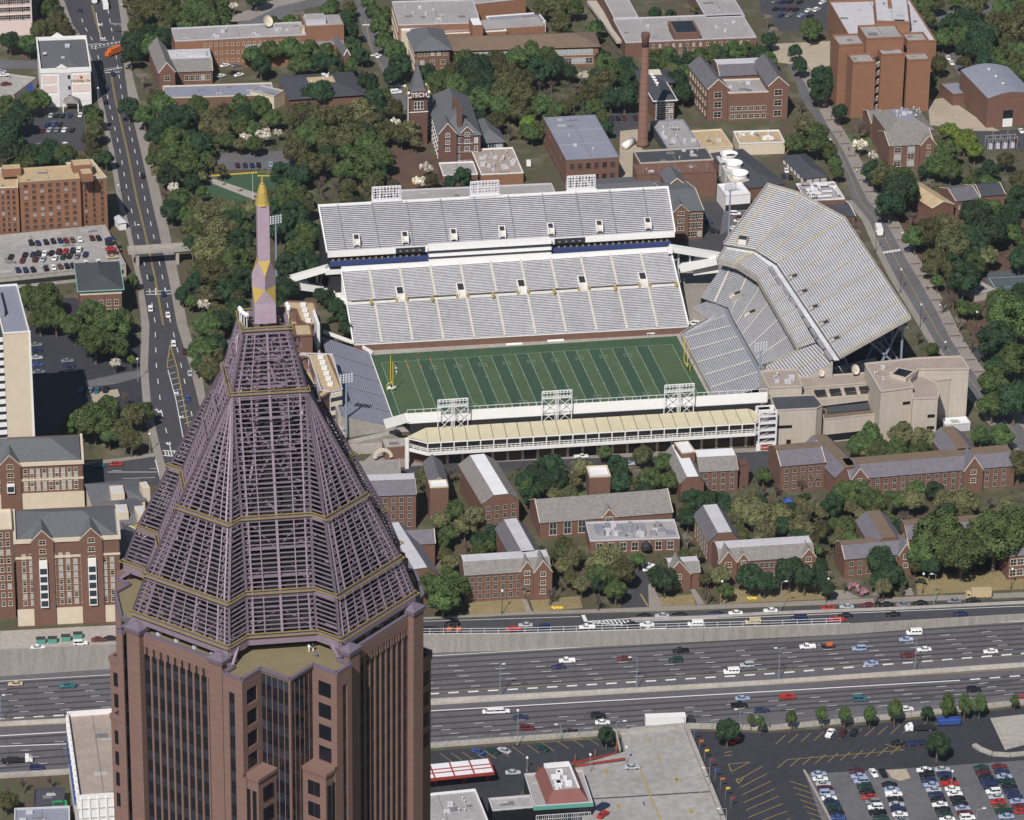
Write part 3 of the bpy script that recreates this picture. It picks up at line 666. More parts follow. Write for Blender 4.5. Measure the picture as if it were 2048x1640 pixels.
# columns under the deck
for k in range(12):
    p = ul.lerp(ur, (k+.5)/12); b = MB(); b.box(p.x-.35, p.y-.3, 15, p.x+.35, p.y+.4, 18.4); b.build('column', 'concrete', FS)
b = MB(); along(V((t0.x,t0.y,0)), V((t1.x,t1.y,0)), -8, .4, 0, 26, b); b.build('rear_frame', 'dark', FS)
# light racks on the upper deck's rim
def rack(name, label, loc, w, h, legs, rows=5, parent_group=None, steep=True):
    t = thing(name, label, 'floodlights', loc, math.atan2(u1.y-u0.y, u1.x-u0.x), parent_group)
    b = MB()
    for x in (-w/2, 0, w/2) if legs else (-w/2, -w/4, 0, w/4, w/2): b.bar((x,0,0),(x,0,legs+h),.28)
    if legs:
        for s in (-1, 1):
            xa, xb = (0, s*w/2)
            b.bar((s*.55,0,0),(s*.55,0,legs+h),.22)
            for z0, z1 in ((0, legs*.5),(legs*.5, legs*.98)):
                b.bar((xa+s*.5,0,z0),(xb,0,z1),.16); b.bar((xb,0,z0),(xa+s*.5,0,z1),.16)
            b.bar((xa,0,legs*.5),(xb,0,legs*.5),.2)
        b.bar((-w/2,0,.1),(w/2,0,.1),.4); b.bar((-w/2,1.4,.1),(w/2,1.4,.1),.3)
    b.bar((-w/2,0,legs),(w/2,0,legs),.5,.6); b.bar((-w/2,0,legs+h),(w/2,0,legs+h),.3)
    if not legs:
        for s in range(8): b.bar((-w/2+s*w/8,0,(s%2)*h),(-w/2+(s+1)*w/8,0,((s+1)%2)*h),.15)
        b.bar((-w/2-.5,-.6,-.5),(w/2+.5,-.6,-.5),.4,.7)
        for x in (-w/2, w/2): b.bar((x,0,h),(x,2.4,-.6),.22)
    b.build('frame', 'steel_white', t)
    for r in range(rows):
        z = legs+h*(r+.6)/rows; b = MB(); b.bar((-w/2,-.1,z-.25),(w/2,-.1,z-.25),.14); n = int(w/1.15)
        for i in range(n):
            x = -w/2+(i+.5)*w/n; b.tube((x,.1,z+.1),(x,-.5,z),.18,.42,n=8)
        b.build('lamp_row', 'steel_white', t)
    return t
for k, (x, y, wd) in enumerate([(773,402,'left'),(969,391,'middle'),(1162,380,'right')]):
    p = G(x, y, 35.2); rack('floodlight_rack', '%s one of the three white floodlight racks on the rim of the far upper stand' % wd, (p.x, p.y, 36.0), 11, 5.2, 0, 5, 'floodlight racks on the far stand')
# white cantilever ramps at both ends
def ramp(name, label, pts, lab2=None):
    t = thing(name, label, 'ramp'); 
    for (nm, lst, mm, wd, hh) in pts:
        b = MB()
        for (a, c) in lst: b.bar(G(*a), G(*c), wd, hh)
        b.build(nm, mm, t)
    return t
ramp('access_ramp', 'white folded access ramp at the left end of the far stand', [
    ('upper_flight', [((576,559,9),(655,536,16))], 'white_paint', 3.4, 2.2), ('lower_flight', [((576,567,8),(662,579,3))], 'white_paint', 3.4, 2.8),
    ('landing', [((573,562,8.5),(584,562,8.5)),((650,543,15),(682,541,15))], 'white_paint', 3.0, 1.6),
    ('post', [((634,545,13.5),(634,574,4)),((658,540,15),(658,580,2)),((680,540,15),(684,580,2)),((612,552,11),(612,570,5))], 'white_paint', .7, .7),
    ('mesh_screen', [((648,548,12),(648,572,4.5)),((672,545,12),(674,575,4)),((620,556,9),(640,560,8))], 'glass', .3, 4.0)])
ramp('access_ramp', 'white folded access ramp between the far stand and the curved stand', [
    ('upper_flight', [((1340,496,19),(1434,511,14))], 'white_paint', 3.4, 2.2), ('lower_flight', [((1434,519,13),(1360,535,9))], 'white_paint', 3.4, 3.0),
    ('side_wall', [((1436,530,10),(1385,536,8.5))], 'white_paint', .6, 6), ('landing', [((1427,509,14),(1438,511,14)),((1335,500,19),(1345,500,19))], 'white_paint', 3.2, 1.6),
    ('post', [((1357,499,18),(1357,536,9)),((1380,504,17),(1380,528,10))], 'white_paint', .7, .7), ('mesh_screen', [((1345,505,16),(1346,535,9)),((1370,508,14),(1385,522,12))], 'glass', .3, 4.0)])
# stair and planting at the left end of lower tier
b = MB(); b.bar(G(676,580,6), G(688,610,5), 4.5, .6); b.bar(G(668,585,6), G(675,612,5), .4, 2); b.bar(G(675,612,5), G(688,612,5), .5, 2); b.build('side_landing', 'white_paint', FS)
b = MB(); b.bar(G(1345,520,9), G(1352,565,7), 3.4, .6); b.bar(G(1348,535,9), G(1360,568,7), .4, 2); b.build('side_landing', 'white_paint', FS)

# curved end stand -----------------------------------------------------------
ES = thing('grandstand', 'large curved grandstand of pale benches with yellow aisles right of the field', 'grandstand')
fl = [V((59.6,9,1.6)), V((59.3,4.5,1.6)), V((59.3,-55,1.6))]
wk = [G(1424,604,7), G(1445,618,7), V((77,2,7)), V((77.4,-56,7))]
front = [G(1382,619,3.5), G(1415,640,2.2), V((59.3,4.5,1.6)), V((59.3,-56,1.6))]
wk2 = [G(1420,600,7), G(1447,620,7), V((76.8,1,7)), V((76.8,-56,7))]
cut = [V((p.x,p.y,p.z)) for p in wk2]
seating(ES, 'lower_tier', front, cut, 22, 'bench_grey', 'riser_blue', aisles=[(2, .06),(2,.24),(2,.43),(2,.62),(2,.8),(1,.5)])
b = MB()
A = wk2; B = [G(1401,596,8), G(1440,606,8)] ; o2 = [p+V((1.8,.3,.1)) for p in A]; o2[0] += V((-3,2,0))
for i in range(3): b.poly([A[i], A[i+1], o2[i+1], o2[i]][::-1] if False else [A[i+1], o2[i+1], o2[i], A[i]])
b.build('cross_aisle', 'riser_blue', ES)
in2 = [p+V((0,0,.5)) for p in o2]
top2 = [G(1447,530,13.5), G(1475,541,13.5), G(1515,561,13.5), V((93,-48,13.5))]
in2 = [G(1401,596,7.8), in2[1], in2[2], V((78.6,-48,7.6))]
seating(ES, 'middle_tier', in2, top2, 22, 'bench_grey', 'riser', aisles=[(2,.08),(2,.28),(2,.5),(2,.72),(1,.5),(0,.5)])
for (x, y, z) in ((1460,597,10),(1490,634,9.5)):
    c = G(x, y, z); vomit(ES, c, 4, 2.4, 1.6, (1,.15), m='concrete', rail_m=None)
# upper deck: lip, cross walk, rim
lip = [G(1436,520,18), G(1473,530,18), G(1513,556,18), G(1594,697,18)]
cw  = [G(1452,497,22), G(1508,507,22), G(1543,533,22), None]
cw[3] = G(1668,721,22); 
rim = [G(1535,371,35), G(1597,389,35), G(1690,439,35), G(1821,638,35)]
cw0 = [p.copy() for p in cw]; cw0[3] = G(1630,684,22)
seating(ES, 'upper_tier', lip, cw0, 9, 'bench', 'riser', aisles=[(2,.02),(2,.2),(2,.38),(2,.57),(2,.76),(2,.95),(1,.0),(0,.8)], aislem='aisle_yellow', aw=.55)
cwo = [cw[0]+V((-.5,2,.1)), cw[1]+V((.5,1.8,.1)), cw[2]+V((2,.3,.1)), cw[3]+V((2,-.3,.1))]
b = MB()
for i in range(3): b.poly([cw[i], cw[i+1], cwo[i+1], cwo[i]])
b.build('cross_aisle', 'bench', ES)
cwi = [p+V((0,0,.6)) for p in cwo]
seating(ES, 'upper_tier', cwi, rim, 32, 'bench', 'riser', aisles=[(0,.28),(1,.05),(1,.55),(1,.98),(2,.17),(2,.335),(2,.5),(2,.665),(2,.83),(2,.97)], aislem='aisle_yellow', aw=.55)
b = MB()
P = rim
for i in range(3): b.bar(P[i]+V((0,0,.6)), P[i+1]+V((0,0,.6)), .3, 1.2)
P = lip
for i in range(3): b.bar(P[i]+V((0,0,.3)), P[i+1]+V((0,0,.3)), .3, 1.2); b.bar(P[i]+V((.3,0,-.9)), P[i+1]+V((.3,0,-.9)), .4, 1.4)
for a, c in ((lip[0], cw[0]), (cwi[0], rim[0]), (cwi[3], rim[3])): b.bar(a+V((0,0,.5)), c+V((0,0,.5)), .35, 1.2)
b.build('rim_wall', 'concrete', ES)
seating(ES, 'corner_tier', [G(1523,735,9), G(1560,786,9)], [G(1628,683,21), G(1666,723,21)], 20, 'bench', 'riser', aisles=[(0,.03),(0,.6)], aislem='aisle_yellow', aw=.6)
b = MB(); a_, c_, d_, e_ = G(1523,735,9), G(1560,786,9), G(1666,723,21), G(1594,697,17.5)
b.poly([(a_.x,a_.y,4),(c_.x,c_.y,4),c_,a_]); b.poly([(c_.x,c_.y,4),(d_.x,d_.y,14),d_,c_]); b.build('skirt', 'concrete', ES)
for k in range(5):
    for (q, hh) in ((.18+.165*k, 0),):
        p = cwi[2].lerp(cwi[3], q); c = V((p.x+.3, p.y, p.z+.1)); vomit(ES, c, 3.2, 2.6, 1.2, (1,0), m='riser', rail_m=None)
b = MB()   # navy skirt seats between lip and walk
for i in range(9):
    p, q = cw[2].lerp(cw[3], i/9+.012), cw[2].lerp(cw[3], (i+1)/9-.012)
    b.hexa([p+V((-1.5,0,-.5)), q+V((-1.5,0,-.5)), q+V((-.2,0,0)), p+V((-.2,0,0)), p+V((-1.5,0,.35)), q+V((-1.5,0,.35)), q+V((-.2,0,.75)), p+V((-.2,0,.75))])
b.build('screen', 'riser', ES)
c = G(1483,488,24); vomit(ES, c, 3.5, 3.2, 1.2, (.5,1), m='concrete', rail_m=None)
b = MB()   # raking steel frame below
for k in range(7):
    y = -60+k*13
    for (xa, za, xb, zb) in ((126,33,112,0),(112,0,104,22),(100,0,96,19),(126,33,126,0),(112,27,126,14),(96,19,112,8)):
        b.bar((xa,y,za-1.5 if za > 5 else 0),(xb,y,max(0,zb-1.5)), .7)
    b.bar((91,y,16.2),(127.5,y,33),.5,1.0)
for z, x in ((14,126),(31,126),(8,112)): b.bar((x,-66,z),(x,20,z),.6)
b.build('steel_frame', 'steel_blue', ES)
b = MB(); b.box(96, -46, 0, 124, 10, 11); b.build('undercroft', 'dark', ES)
b = MB()
for i in range(len(front)-1):
    b.poly([(front[i].x,front[i].y,0),(front[i+1].x,front[i+1].y,0),front[i+1]+V((0,0,.9)),front[i]+V((0,0,.9))]); b.bar(front[i]+V((0,0,.9)), front[i+1]+V((0,0,.9)), .5, .25)
b.build('front_wall', 'concrete', ES)
b = MB(); p, q = G(1668,727,15), G(1756,706,15); b.hexa([(p.x,p.y,6),(q.x,q.y,6),(q.x,q.y+3,6),(p.x,p.y+3,6),(p.x,p.y,12),(q.x,q.y,12),(q.x,q.y+3,12),(p.x,p.y+3,12)]); b.build('metal_shed', 'roof_light', ES)
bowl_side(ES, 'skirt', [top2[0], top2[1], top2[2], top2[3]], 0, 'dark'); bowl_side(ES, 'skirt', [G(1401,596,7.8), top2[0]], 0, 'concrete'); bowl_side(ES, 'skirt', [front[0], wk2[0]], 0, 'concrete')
b = MB()
for i in range(22):
    for j in range(2):
        p = rim[j].lerp(rim[j+1], (i+.5)/22); b.bar(p+V((0,.4,0)), p+V((.2,.5,3.0)), .12)
b.build('rim_post', 'pole_dark', ES)

# low stand at the left end ---------------------------------------------------
WS = thing('grandstand', 'low shaded stand of blue grey benches behind the left goal post', 'grandstand')
seating(WS, 'lower_tier', [V((-58.6,6.5,1.2)), V((-58.6,-58,1.2))], [V((-76,6.5,9)), V((-79,-62,9))], 24, 'roof_blue', 'roof_blue', aisles=[(0,.2),(0,.4),(0,.6),(0,.8)], aislem='riser_blue')
b = MB(); b.poly([(-58.6,6.5,1.2),(-76,6.5,9),(-76,6.5,0),(-58.6,6.5,0)]); b.poly([(-58.6,-58,1.2),(-79,-62,9),(-79,-62,0),(-58.6,-58,0)]); b.box(-79.5,-62,0,-78.5,10,9.6); b.build('side_wall', 'concrete', WS)
b = MB(); b.bar((-58.3,7,.9),(-58.3,-57,.9),.35,1.5); b.build('white_kerb', 'white_paint', WS)
b = MB(); b.bar((-57,7.2,1),(-62,14,2),.3,1.4); b.bar((-62,14,2),(-74,18,6),.3,1.4); b.build('white_wall', 'white_paint', WS)

# near stand ------------------------------------------------------------------
NS = thing('grandstand', 'near stand seen from behind with white fascia and beige concourse roof', 'grandstand')
x0n, x1n = -58.5, 70.5
tl, tr = V((-58.0,-74.3,13)), V((70.6,-76.1,13))
seating(NS, 'seating', [V((-57,-53,2)), V((69,-55,2))], [tl+V((0,-6.9,2.2)), tr+V((0,-6.9,2.2))], 28, 'bench', 'riser')
b = MB(); b.hexa([tl+V((0,-.8,-2.2)), tr+V((0,-.8,-2.2)), tr+V((0,.2,-2.2)), tl+V((0,.2,-2.2)), tl+V((0,-.5,1.5)), tr+V((0,-.5,1.5)), tr+V((0,0,1.5)), tl+V((0,0,1.5))]); 
b.bar(tl+V((0,-.4,0)), V((-64,-64,6)), .9, 3.4); b.build('white_fascia', 'white_paint', NS)
b = MB()
for k in range(46):
    p = tl.lerp(tr, k/45); b.bar(p+V((0,.1,1.5)), p+V((0,.1,2.7)), .12)
b.bar(tl+V((0,.1,2.7)), tr+V((0,.1,2.7)), .14); b.build('railing', 'steel_white', NS)
b = MB(); n = 25
ra0, ra1 = V((-52,-77.6,10.0)), V((63,-79.3,10.0)); rb0, rb1 = V((-52.5,-85.6,8.2)), V((63.5,-87.3,8.2)); le, re_ = V((-59,-80.5,8.4)), V((69.5,-82.5,8.4))
for k in range(n):
    a, c, d, e_ = ra0.lerp(ra1, (k+.03)/n), ra0.lerp(ra1, (k+.97)/n), rb0.lerp(rb1, (k+.97)/n), rb0.lerp(rb1, (k+.03)/n)
    b.hexa([e_-V((0,0,.3)), d-V((0,0,.3)), c-V((0,0,.3)), a-V((0,0,.3)), e_, d, c, a])
b.poly([ra0, le, rb0]); b.poly([re_, ra1, rb1]); b.build('concourse_roof', 'beige_roof', NS)
b = MB(); b.hexa([rb0-V((0,0,.5)), rb1-V((0,0,.5)), ra1-V((0,0,.5)), ra0-V((0,0,.5)), rb0-V((0,0,.31)), rb1-V((0,0,.31)), ra1-V((0,0,.31)), ra0-V((0,0,.31))]); b.build('roof_seam', 'roof_brown', NS)
rim2 = [V((-59.2,-80.8,0)), V((-52.6,-86.0,0)), V((63.7,-87.7,0)), V((69.8,-82.8,0))]
b = MB()
def loop(z, w, h):
    for i in range(3): b.bar(rim2[i]+V((0,0,z)), rim2[i+1]+V((0,0,z)), w, h)
loop(8.05, .3, .35); loop(5.9, .18, .18); loop(5.2, .12, .12); loop(3.9, .5, 1.1)
for k in range(26):
    p = rim2[1].lerp(rim2[2], k/25); b.bar(p+V((0,-.05,3.4)), p+V((0,-.05,8)), .34)
for k in range(76):
    p = rim2[1].lerp(rim2[2], k/75); b.bar(p+V((0,0,4.4)), p+V((0,0,5.9)), .16)
for i, j in ((0,1),(2,3)):
    for q in (0,.33,.66): p = rim2[i].lerp(rim2[j], q); b.bar(p+V((0,0,3.6)), p+V((0,0,8 if q == 0 else 5.9)), .2)
b.build('concourse_rail', 'white_paint', NS)
b = MB(); b.prism([(-57.5,-76.5),(-57.5,-80.5),(-52.4,-85.2),(63.4,-87.0),(68.5,-82.5),(68.5,-78)], 3.2, 3.6); b.build('concourse_floor', 'concrete', NS)
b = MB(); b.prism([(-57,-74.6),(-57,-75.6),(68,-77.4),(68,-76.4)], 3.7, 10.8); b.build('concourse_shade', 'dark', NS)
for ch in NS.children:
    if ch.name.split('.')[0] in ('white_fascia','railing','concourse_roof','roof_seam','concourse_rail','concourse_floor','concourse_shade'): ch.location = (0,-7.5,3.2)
b = MB(); b.prism([(-57.4,-78.5),(-57.4,-83.5),(-52,-87.5),(63.4,-89.3),(68.6,-85.1),(68.6,-79)], 0, 6.3); b.build('brick_wall', 'brick_brown', NS)
for k in range(22):
    p = V((-50,-87.6,0)).lerp(V((62,-89.4,0)), k/21)
    b = MB(); b.box(p.x-.45, p.y-.5, 0, p.x+.45, p.y+.1, 6.3); b.build('pier', 'stone_trim' if k % 4 else 'white_paint', NS)
for k in (1,3,6,13,15,17,19):
    p = V((-50,-87.68,0)).lerp(V((62,-89.48,0)), (k+.5)/21); b = MB(); b.box(p.x-1.9, p.y-.12, 1.0, p.x+1.9, p.y, 4.6); b.build('window', 'glass_dark', NS)
for k in (9,10,11):
    p = V((-50,-87.7,0)).lerp(V((62,-89.5,0)), (k+.5)/21); b = MB(); b.box(p.x-2.2, p.y-.1, 0, p.x+2.2, p.y, 5.6); b.build('gateway', 'dark', NS)
b = MB(); b.box(-59.8,-89.6,0,-58.6,-88.4,11.5); b.box(70.1,-91.1,0,71.3,-89.9,15); b.build('corner_post', 'white_paint', NS)
for k, (x, wd) in enumerate([(905.5,'left'),(1113,'middle'),(1357,'right')]):
    yb = {905.5:859, 1113:842, 1357:829}[x]
    p = G(x, yb, 12.4); rack('floodlight_tower', '%s one of the three white floodlight towers on the near stand' % wd, (p.x, p.y, 12.1), 10.6, 2.6, 9.4, 2, 'floodlight towers on the near stand')
# stair tower and red drinks sign
ST = thing('stair_tower', 'open white steel stair tower at the right end of the near stand', 'stair tower')
c0_ = G(1516,902); cx, cy = c0_.x, c0_.y
b = MB()
for x in (0, 6.2):
    for y in (0, 5): b.bar((cx+x,cy+y,0),(cx+x,cy+y,15),.5)
for z in (2.5,5.2,7.9,10.6,13.3,15):
    b.bar((cx,cy,z),(cx+6.2,cy,z),.35,.6); b.bar((cx,cy+5,z),(cx+6.2,cy+5,z),.3,.5); b.bar((cx,cy,z),(cx,cy+5,z),.3,.4); b.bar((cx+6.2,cy,z),(cx+6.2,cy+5,z),.3,.4)
b.build('frame', 'steel_white', ST)
for i, z in enumerate((2.5,5.2,7.9,10.6)):
    b = MB(); b.hexa([(cx+.5,cy+.6,z),(cx+1.0,cy+.6,z),(cx+1,cy+4.5,z),(cx+.5,cy+4.5,z),(cx+5.2,cy+.6,z+2.5),(cx+5.8,cy+.6,z+2.5),(cx+5.8,cy+4.5,z+2.5),(cx+5.2,cy+4.5,z+2.5)]); b.build('stair_flight', 'concrete', ST)
    b = MB(); b.box(cx+.2,cy+.2,z+.25,cx+6,cy+4.8,z+.4); b.build('landing', 'roof_light', ST)
SG = thing('billboard', 'white and red soft drink billboard at the foot of the stair tower', 'sign', (cx+2.5, cy-1.2, 0), 0)
b = MB(); b.box(-3.6,-.15,.6,3.6,.15,3.4); b.build('panel', 'white_paint', SG)
b = MB(); b.box(-2.0,-.24,.9,2.2,-.16,3.1); b.build('red_panel', 'red_paint', SG)
b = MB(); b.box(-3.4,-.1,0,-3.2,.1,.6); b.box(3.2,-.1,0,3.4,.1,.6); b.build('post', 'steel_grey', SG)
text('lettering', 'Coca-Cola', 'white_paint', .95, (.1,-.27,1.7), parent=SG, shear=.3)
# light masts
def mast(x, y, ytop, label, m='steel_blue', lam=True):
    p = G(x, y); h = hgt(x, ytop, y); t = thing('light_mast', label, 'light mast', p, 0, 'tall light masts round the stadium')
    b = MB(); b.tube((0,0,0),(0,0,h),.5,.28,n=10); b.build('pole', m, t)
    b = MB()
    for i in range(4): b.bar((-2.3,0,h+.3+i*.9),(2.3,0,h+.9+i*.9),.2)
    for x_ in (-2.1,0,2.1): b.bar((x_,0,h-.2),(x_,0,h+4),.16)
    b.build('crossarms', m, t)
    b = MB()
    for i in range(4):
        for j in range(5): b.tube((-2+j,.0,h+.5+i*.9+j*.12),(-2+j,-.6,h+.35+i*.9+j*.12),.2,.36,n=6)
    b.build('lamps', 'steel_white', t)
mast(693, 878, 766, 'tall blue grey light mast at the left end of the near stand'); mast(553, 560, 448, 'tall light mast standing among the trees right of the tower spire')
mast(1517, 800, 702, 'tall light mast in front of the curved stand at its lower corner'); mast(1457, 480, 380, 'tall light mast beside the brick hall and the curved stand')
# people, cart, markers on the field
def person(loc, rz, top, legs, label, pose='stand'):
    t = thing('person', label, 'person', loc, rz)
    b = MB()
    if pose == 'stand':
        b.lathe((0,0,0), [(.05,.0),(.10,.1),(.11,.5),(.16,.9),(.18,1.0),(.16,1.15),(.22,1.40),(.16,1.50),(.065,1.54),(.065,1.60),(.105,1.66),(.115,1.74),(.08,1.83),(.02,1.86)], 10)
    else:
        b.lathe((0,0,0), [(.16,.0),(.2,.2),(.18,.3),(.22,.62),(.16,.72),(.065,.76),(.065,.8),(.11,.88),(.08,1.02),(.02,1.06)], 10)
    b.build('body', 'skin', t, True); b = MB(); z0 = .92 if pose == 'stand' else .12
    b.lathe((0,0,z0), [(.19,0),(.19,.15),(.25,.42),(.19,.6),(.08,.62)], 10)
    for s in (-1,1): b.tube((s*.22,0,z0+.5),(s*.30,-.06,z0+.2),.07,.055); b.tube((s*.30,-.06,z0+.2),(s*.25,-.2,z0-.02),.055,.045)
    b.build('shirt', top, t, True); b = MB()
    if pose == 'stand':
        for s in (-1,1): b.tube((s*.1,0,.95),(s*.12,.0,.5),.115,.085); b.tube((s*.12,0,.5),(s*.13,.03,.02),.085,.065)
    else:
        for s in (-1,1): b.tube((s*.1,0,.1),(s*.15,-.45,.2),.11,.085); b.tube((s*.15,-.45,.2),(s*.16,-.85,.06),.085,.065)
    b.build('trousers', legs, t, True)
    b = MB(); zt = 1.74 if pose == 'stand' else .94; b.lathe((0,.02,zt), [(.118,-.03),(.12,.04),(.08,.11),(.02,.135)], 10); b.build('hair', 'cloth_dark', t, True)
    return t
for (x, y, tp, lg, lb) in [(791,733,'cloth_dark','cloth_white','person in a dark top nearest the far sideline on the field'),(792,742,'cloth_white','cloth_dark','person in white walking on the field by the left goal post'),(793,749,'cloth_white','cloth_white','person all in white on the field just above the cart'),(884,727,'cloth_dark','cloth_dark','person in black standing alone on the field near the far sideline')]:
    person(G(x, y, .06), random.random(), tp, lg, lb)
t = thing('utility_cart', 'small white utility cart parked under the left goal post', 'cart', G(783,779,.06), .1)
b = MB(); b.box(-1.6,-.7,.45,1.6,.7,1.0); b.box(-1.6,-.65,1.0,-.4,.65,1.25); b.build('body', 'white_paint', t)
b = MB(); b.box(-.3,-.6,1.0,.2,.6,1.5); b.build('seat', 'dark', t)
for x_ in (-1.1,1.1):
    for y_ in (-.65,.65): b = MB(); b.tube((x_,y_-.12,.35),(x_,y_+.12,.35),.35,n=10); b.build('wheel', 'dark', t)
cone = MB(); cone.lathe((0,0,0), [(.3,0),(.3,.06),(.2,.08),(.1,.65),(.04,.7)], 8); cm = cone.mesh('field_marker', ['orange_paint'])
mk = [(811,721),(836,719),(861,717),(817,735),(842,734),(867,733),(838,706),(901,702),(975,733),(915,731),(964,698)]
for i, (x, y) in enumerate(mk):
    o = link('field_marker', cm); o.location = G(x, y, .06); tag(o, 'orange marker on the left half of the field, number %s from the left' % ['one','two','three','four','five','six','seven','eight','nine','ten','eleven'][sorted(range(len(mk)), key=lambda q: mk[q][0]).index(i)], 'marker', 'orange field markers')
b = MB()
p = G(1000,691,.1)
for (xa, xb, yb) in ((1012,1045,690),(1095,1128,683)):
    p, q = G(xa, yb, .3), G(xb, yb-2, .3); b = MB(); b.bar(p, q, .6, .25); b.bar(p+V((0,.4,.3)), q+V((0,.4,.3)), .1, .4); tag(b.build('team_bench', 'white_paint'), 'white team bench on the far sideline, %s one' % ('left' if xa < 1050 else 'right'), 'bench', 'team benches')
# ------------------------------------------------------------------ skyscraper with lattice pyramid and spire
TWC = V((-170.05, -622.38, 0)); TW_R = V((0.98308, -0.18319, 0)); TW_H = V((0.18319, 0.98308, 0))
E1 = TW_R*.5736+TW_H*.8192; TRZ = math.atan2(E1.y, E1.x)
TW = thing('skyscraper', 'brown granite skyscraper crowned by an open mauve steel lattice pyramid with a gilded spire', 'skyscraper', TWC, TRZ)
def rot4(p, k):
    x, y = p[0], p[1]
    for _ in range(k % 4): x, y = -y, x
    return (x, y)+tuple(p[2:])
TOP = 237.8; LOW = 217.5
# one quarter of the plan, from the middle of face a=-R counter clockwise to the middle of face b=-R
Q = [(-27.6,0),(-27.6,-8.6),(-27.6,-13.6),(-30.8,-13.6),(-30.8,-18),(-25.2,-18),(-25.2,-24.6),(-18,-24.6)] 
Q = [(-27.6,0),(-27.6,-13.6),(-30.8,-13.6),(-30.8,-18),(-25.2,-18),(-25.2,-25.2),(-18,-25.2),(-18,-30.8),(-13.6,-30.8),(-13.6,-27.6),(0,-27.6)]
plan = Q[1:-1]+[(13.6,-27.6),(13.6,-25.4),(17.5,-25),(24.4,-18),(24.4,-13.6),(27.6,-13.6),(27.6,13.6),(24.4,13.6),(24.4,17.5),(17.5,24.4),(13.6,24.4),(13.6,27.6),(-13.6,27.6),(-13.6,24.4),(-18,24.4),(-25.2,16.8),(-25.2,13.8),(-29.8,13.8),(-29.8,12.3),(-27.6,12.3)]
def hsh(v): return (math.sin(v*12.9898)*43758.5453) % 1
b = MB(); b.prism(plan, 0, TOP-.6, cap=False); shaft = b.build('core_glazing', 'tower_glass', TW)
b = MB(); b.prism(plan, TOP-.6, TOP-.2); b.build('roof_deck', 'gravel', TW)
# parapet
b = MB()
for i in range(len(plan)):
    p, q = V(plan[i]+(0,)), V(plan[(i+1) % len(plan)]+(0,)); b.bar(p+V((0,0,TOP+.25)), q+V((0,0,TOP+.25)), .7, .5)
b.build('coping', 'mauve_trim', TW)
gr = MB(); fins = MB(); arch = MB()
def gbox(mb, k, a0, b0_, z0, a1, b1_, z1):
    x0, y0 = rot4((a0, b0_), k); x1, y1 = rot4((a1, b1_), k)
    mb.box(min(x0,x1), min(y0,y1), z0, max(x0,x1), max(y0,y1), z1)
for k in range(4):
    # head band, fins of the main bay
    gbox(gr, k, -28.0, -10.2, TOP-2.4, -27.55, 10.2, TOP)
    n = 10
    for i in range(n+1):
        y = -8.9+17.8*i/n
        gbox(fins, k, -27.9, y-.2, 0, -27.6, y+.2, TOP-1.4)
        if i < n:
            gbox(gr, k, -28.0, y+.2, TOP-4.1, -27.57, y+.55, TOP-2.4); gbox(gr, k, -28.0, y+1.16, TOP-4.1, -27.57, y+1.5, TOP-2.4)
    for s in (-1, 1):      # pilasters with flared caps
        x, y = rot4((-27.7, s*10.3), k); pm = MB(); pm.box(x-1.6, y-1.6, 0, x+1.6, y+1.6, TOP+.6)
        pm.prism([(x-1.6,y-1.6),(x+1.6,y-1.6),(x+1.6,y+1.6),(x-1.6,y+1.6)], TOP+.6, TOP+.62)
        pl_ = pm.build('pilaster', 'granite', TW); cp = MB()
        if k > 1: continue
        cp.hexa([(x-1.85,y-1.85,TOP+.6),(x+1.85,y-1.85,TOP+.6),(x+1.85,y+1.85,TOP+.6),(x-1.85,y+1.85,TOP+.6),(x-1.95,y-1.95,TOP+1.5),(x+1.95,y-1.95,TOP+1.5),(x+1.95,y+1.95,TOP+1.5),(x-1.95,y+1.95,TOP+1.5)])
        cp.hexa([(x-1.95,y-1.95,TOP+1.5),(x+1.95,y-1.95,TOP+1.5),(x+1.95,y+1.95,TOP+1.5),(x-1.95,y+1.95,TOP+1.5),(x-.4,y-.4,TOP+2.5),(x+.4,y-.4,TOP+2.5),(x+.4,y+.4,TOP+2.5),(x-.4,y+.4,TOP+2.5)])
        cp.build('cap', 'mauve_trim', pl_)
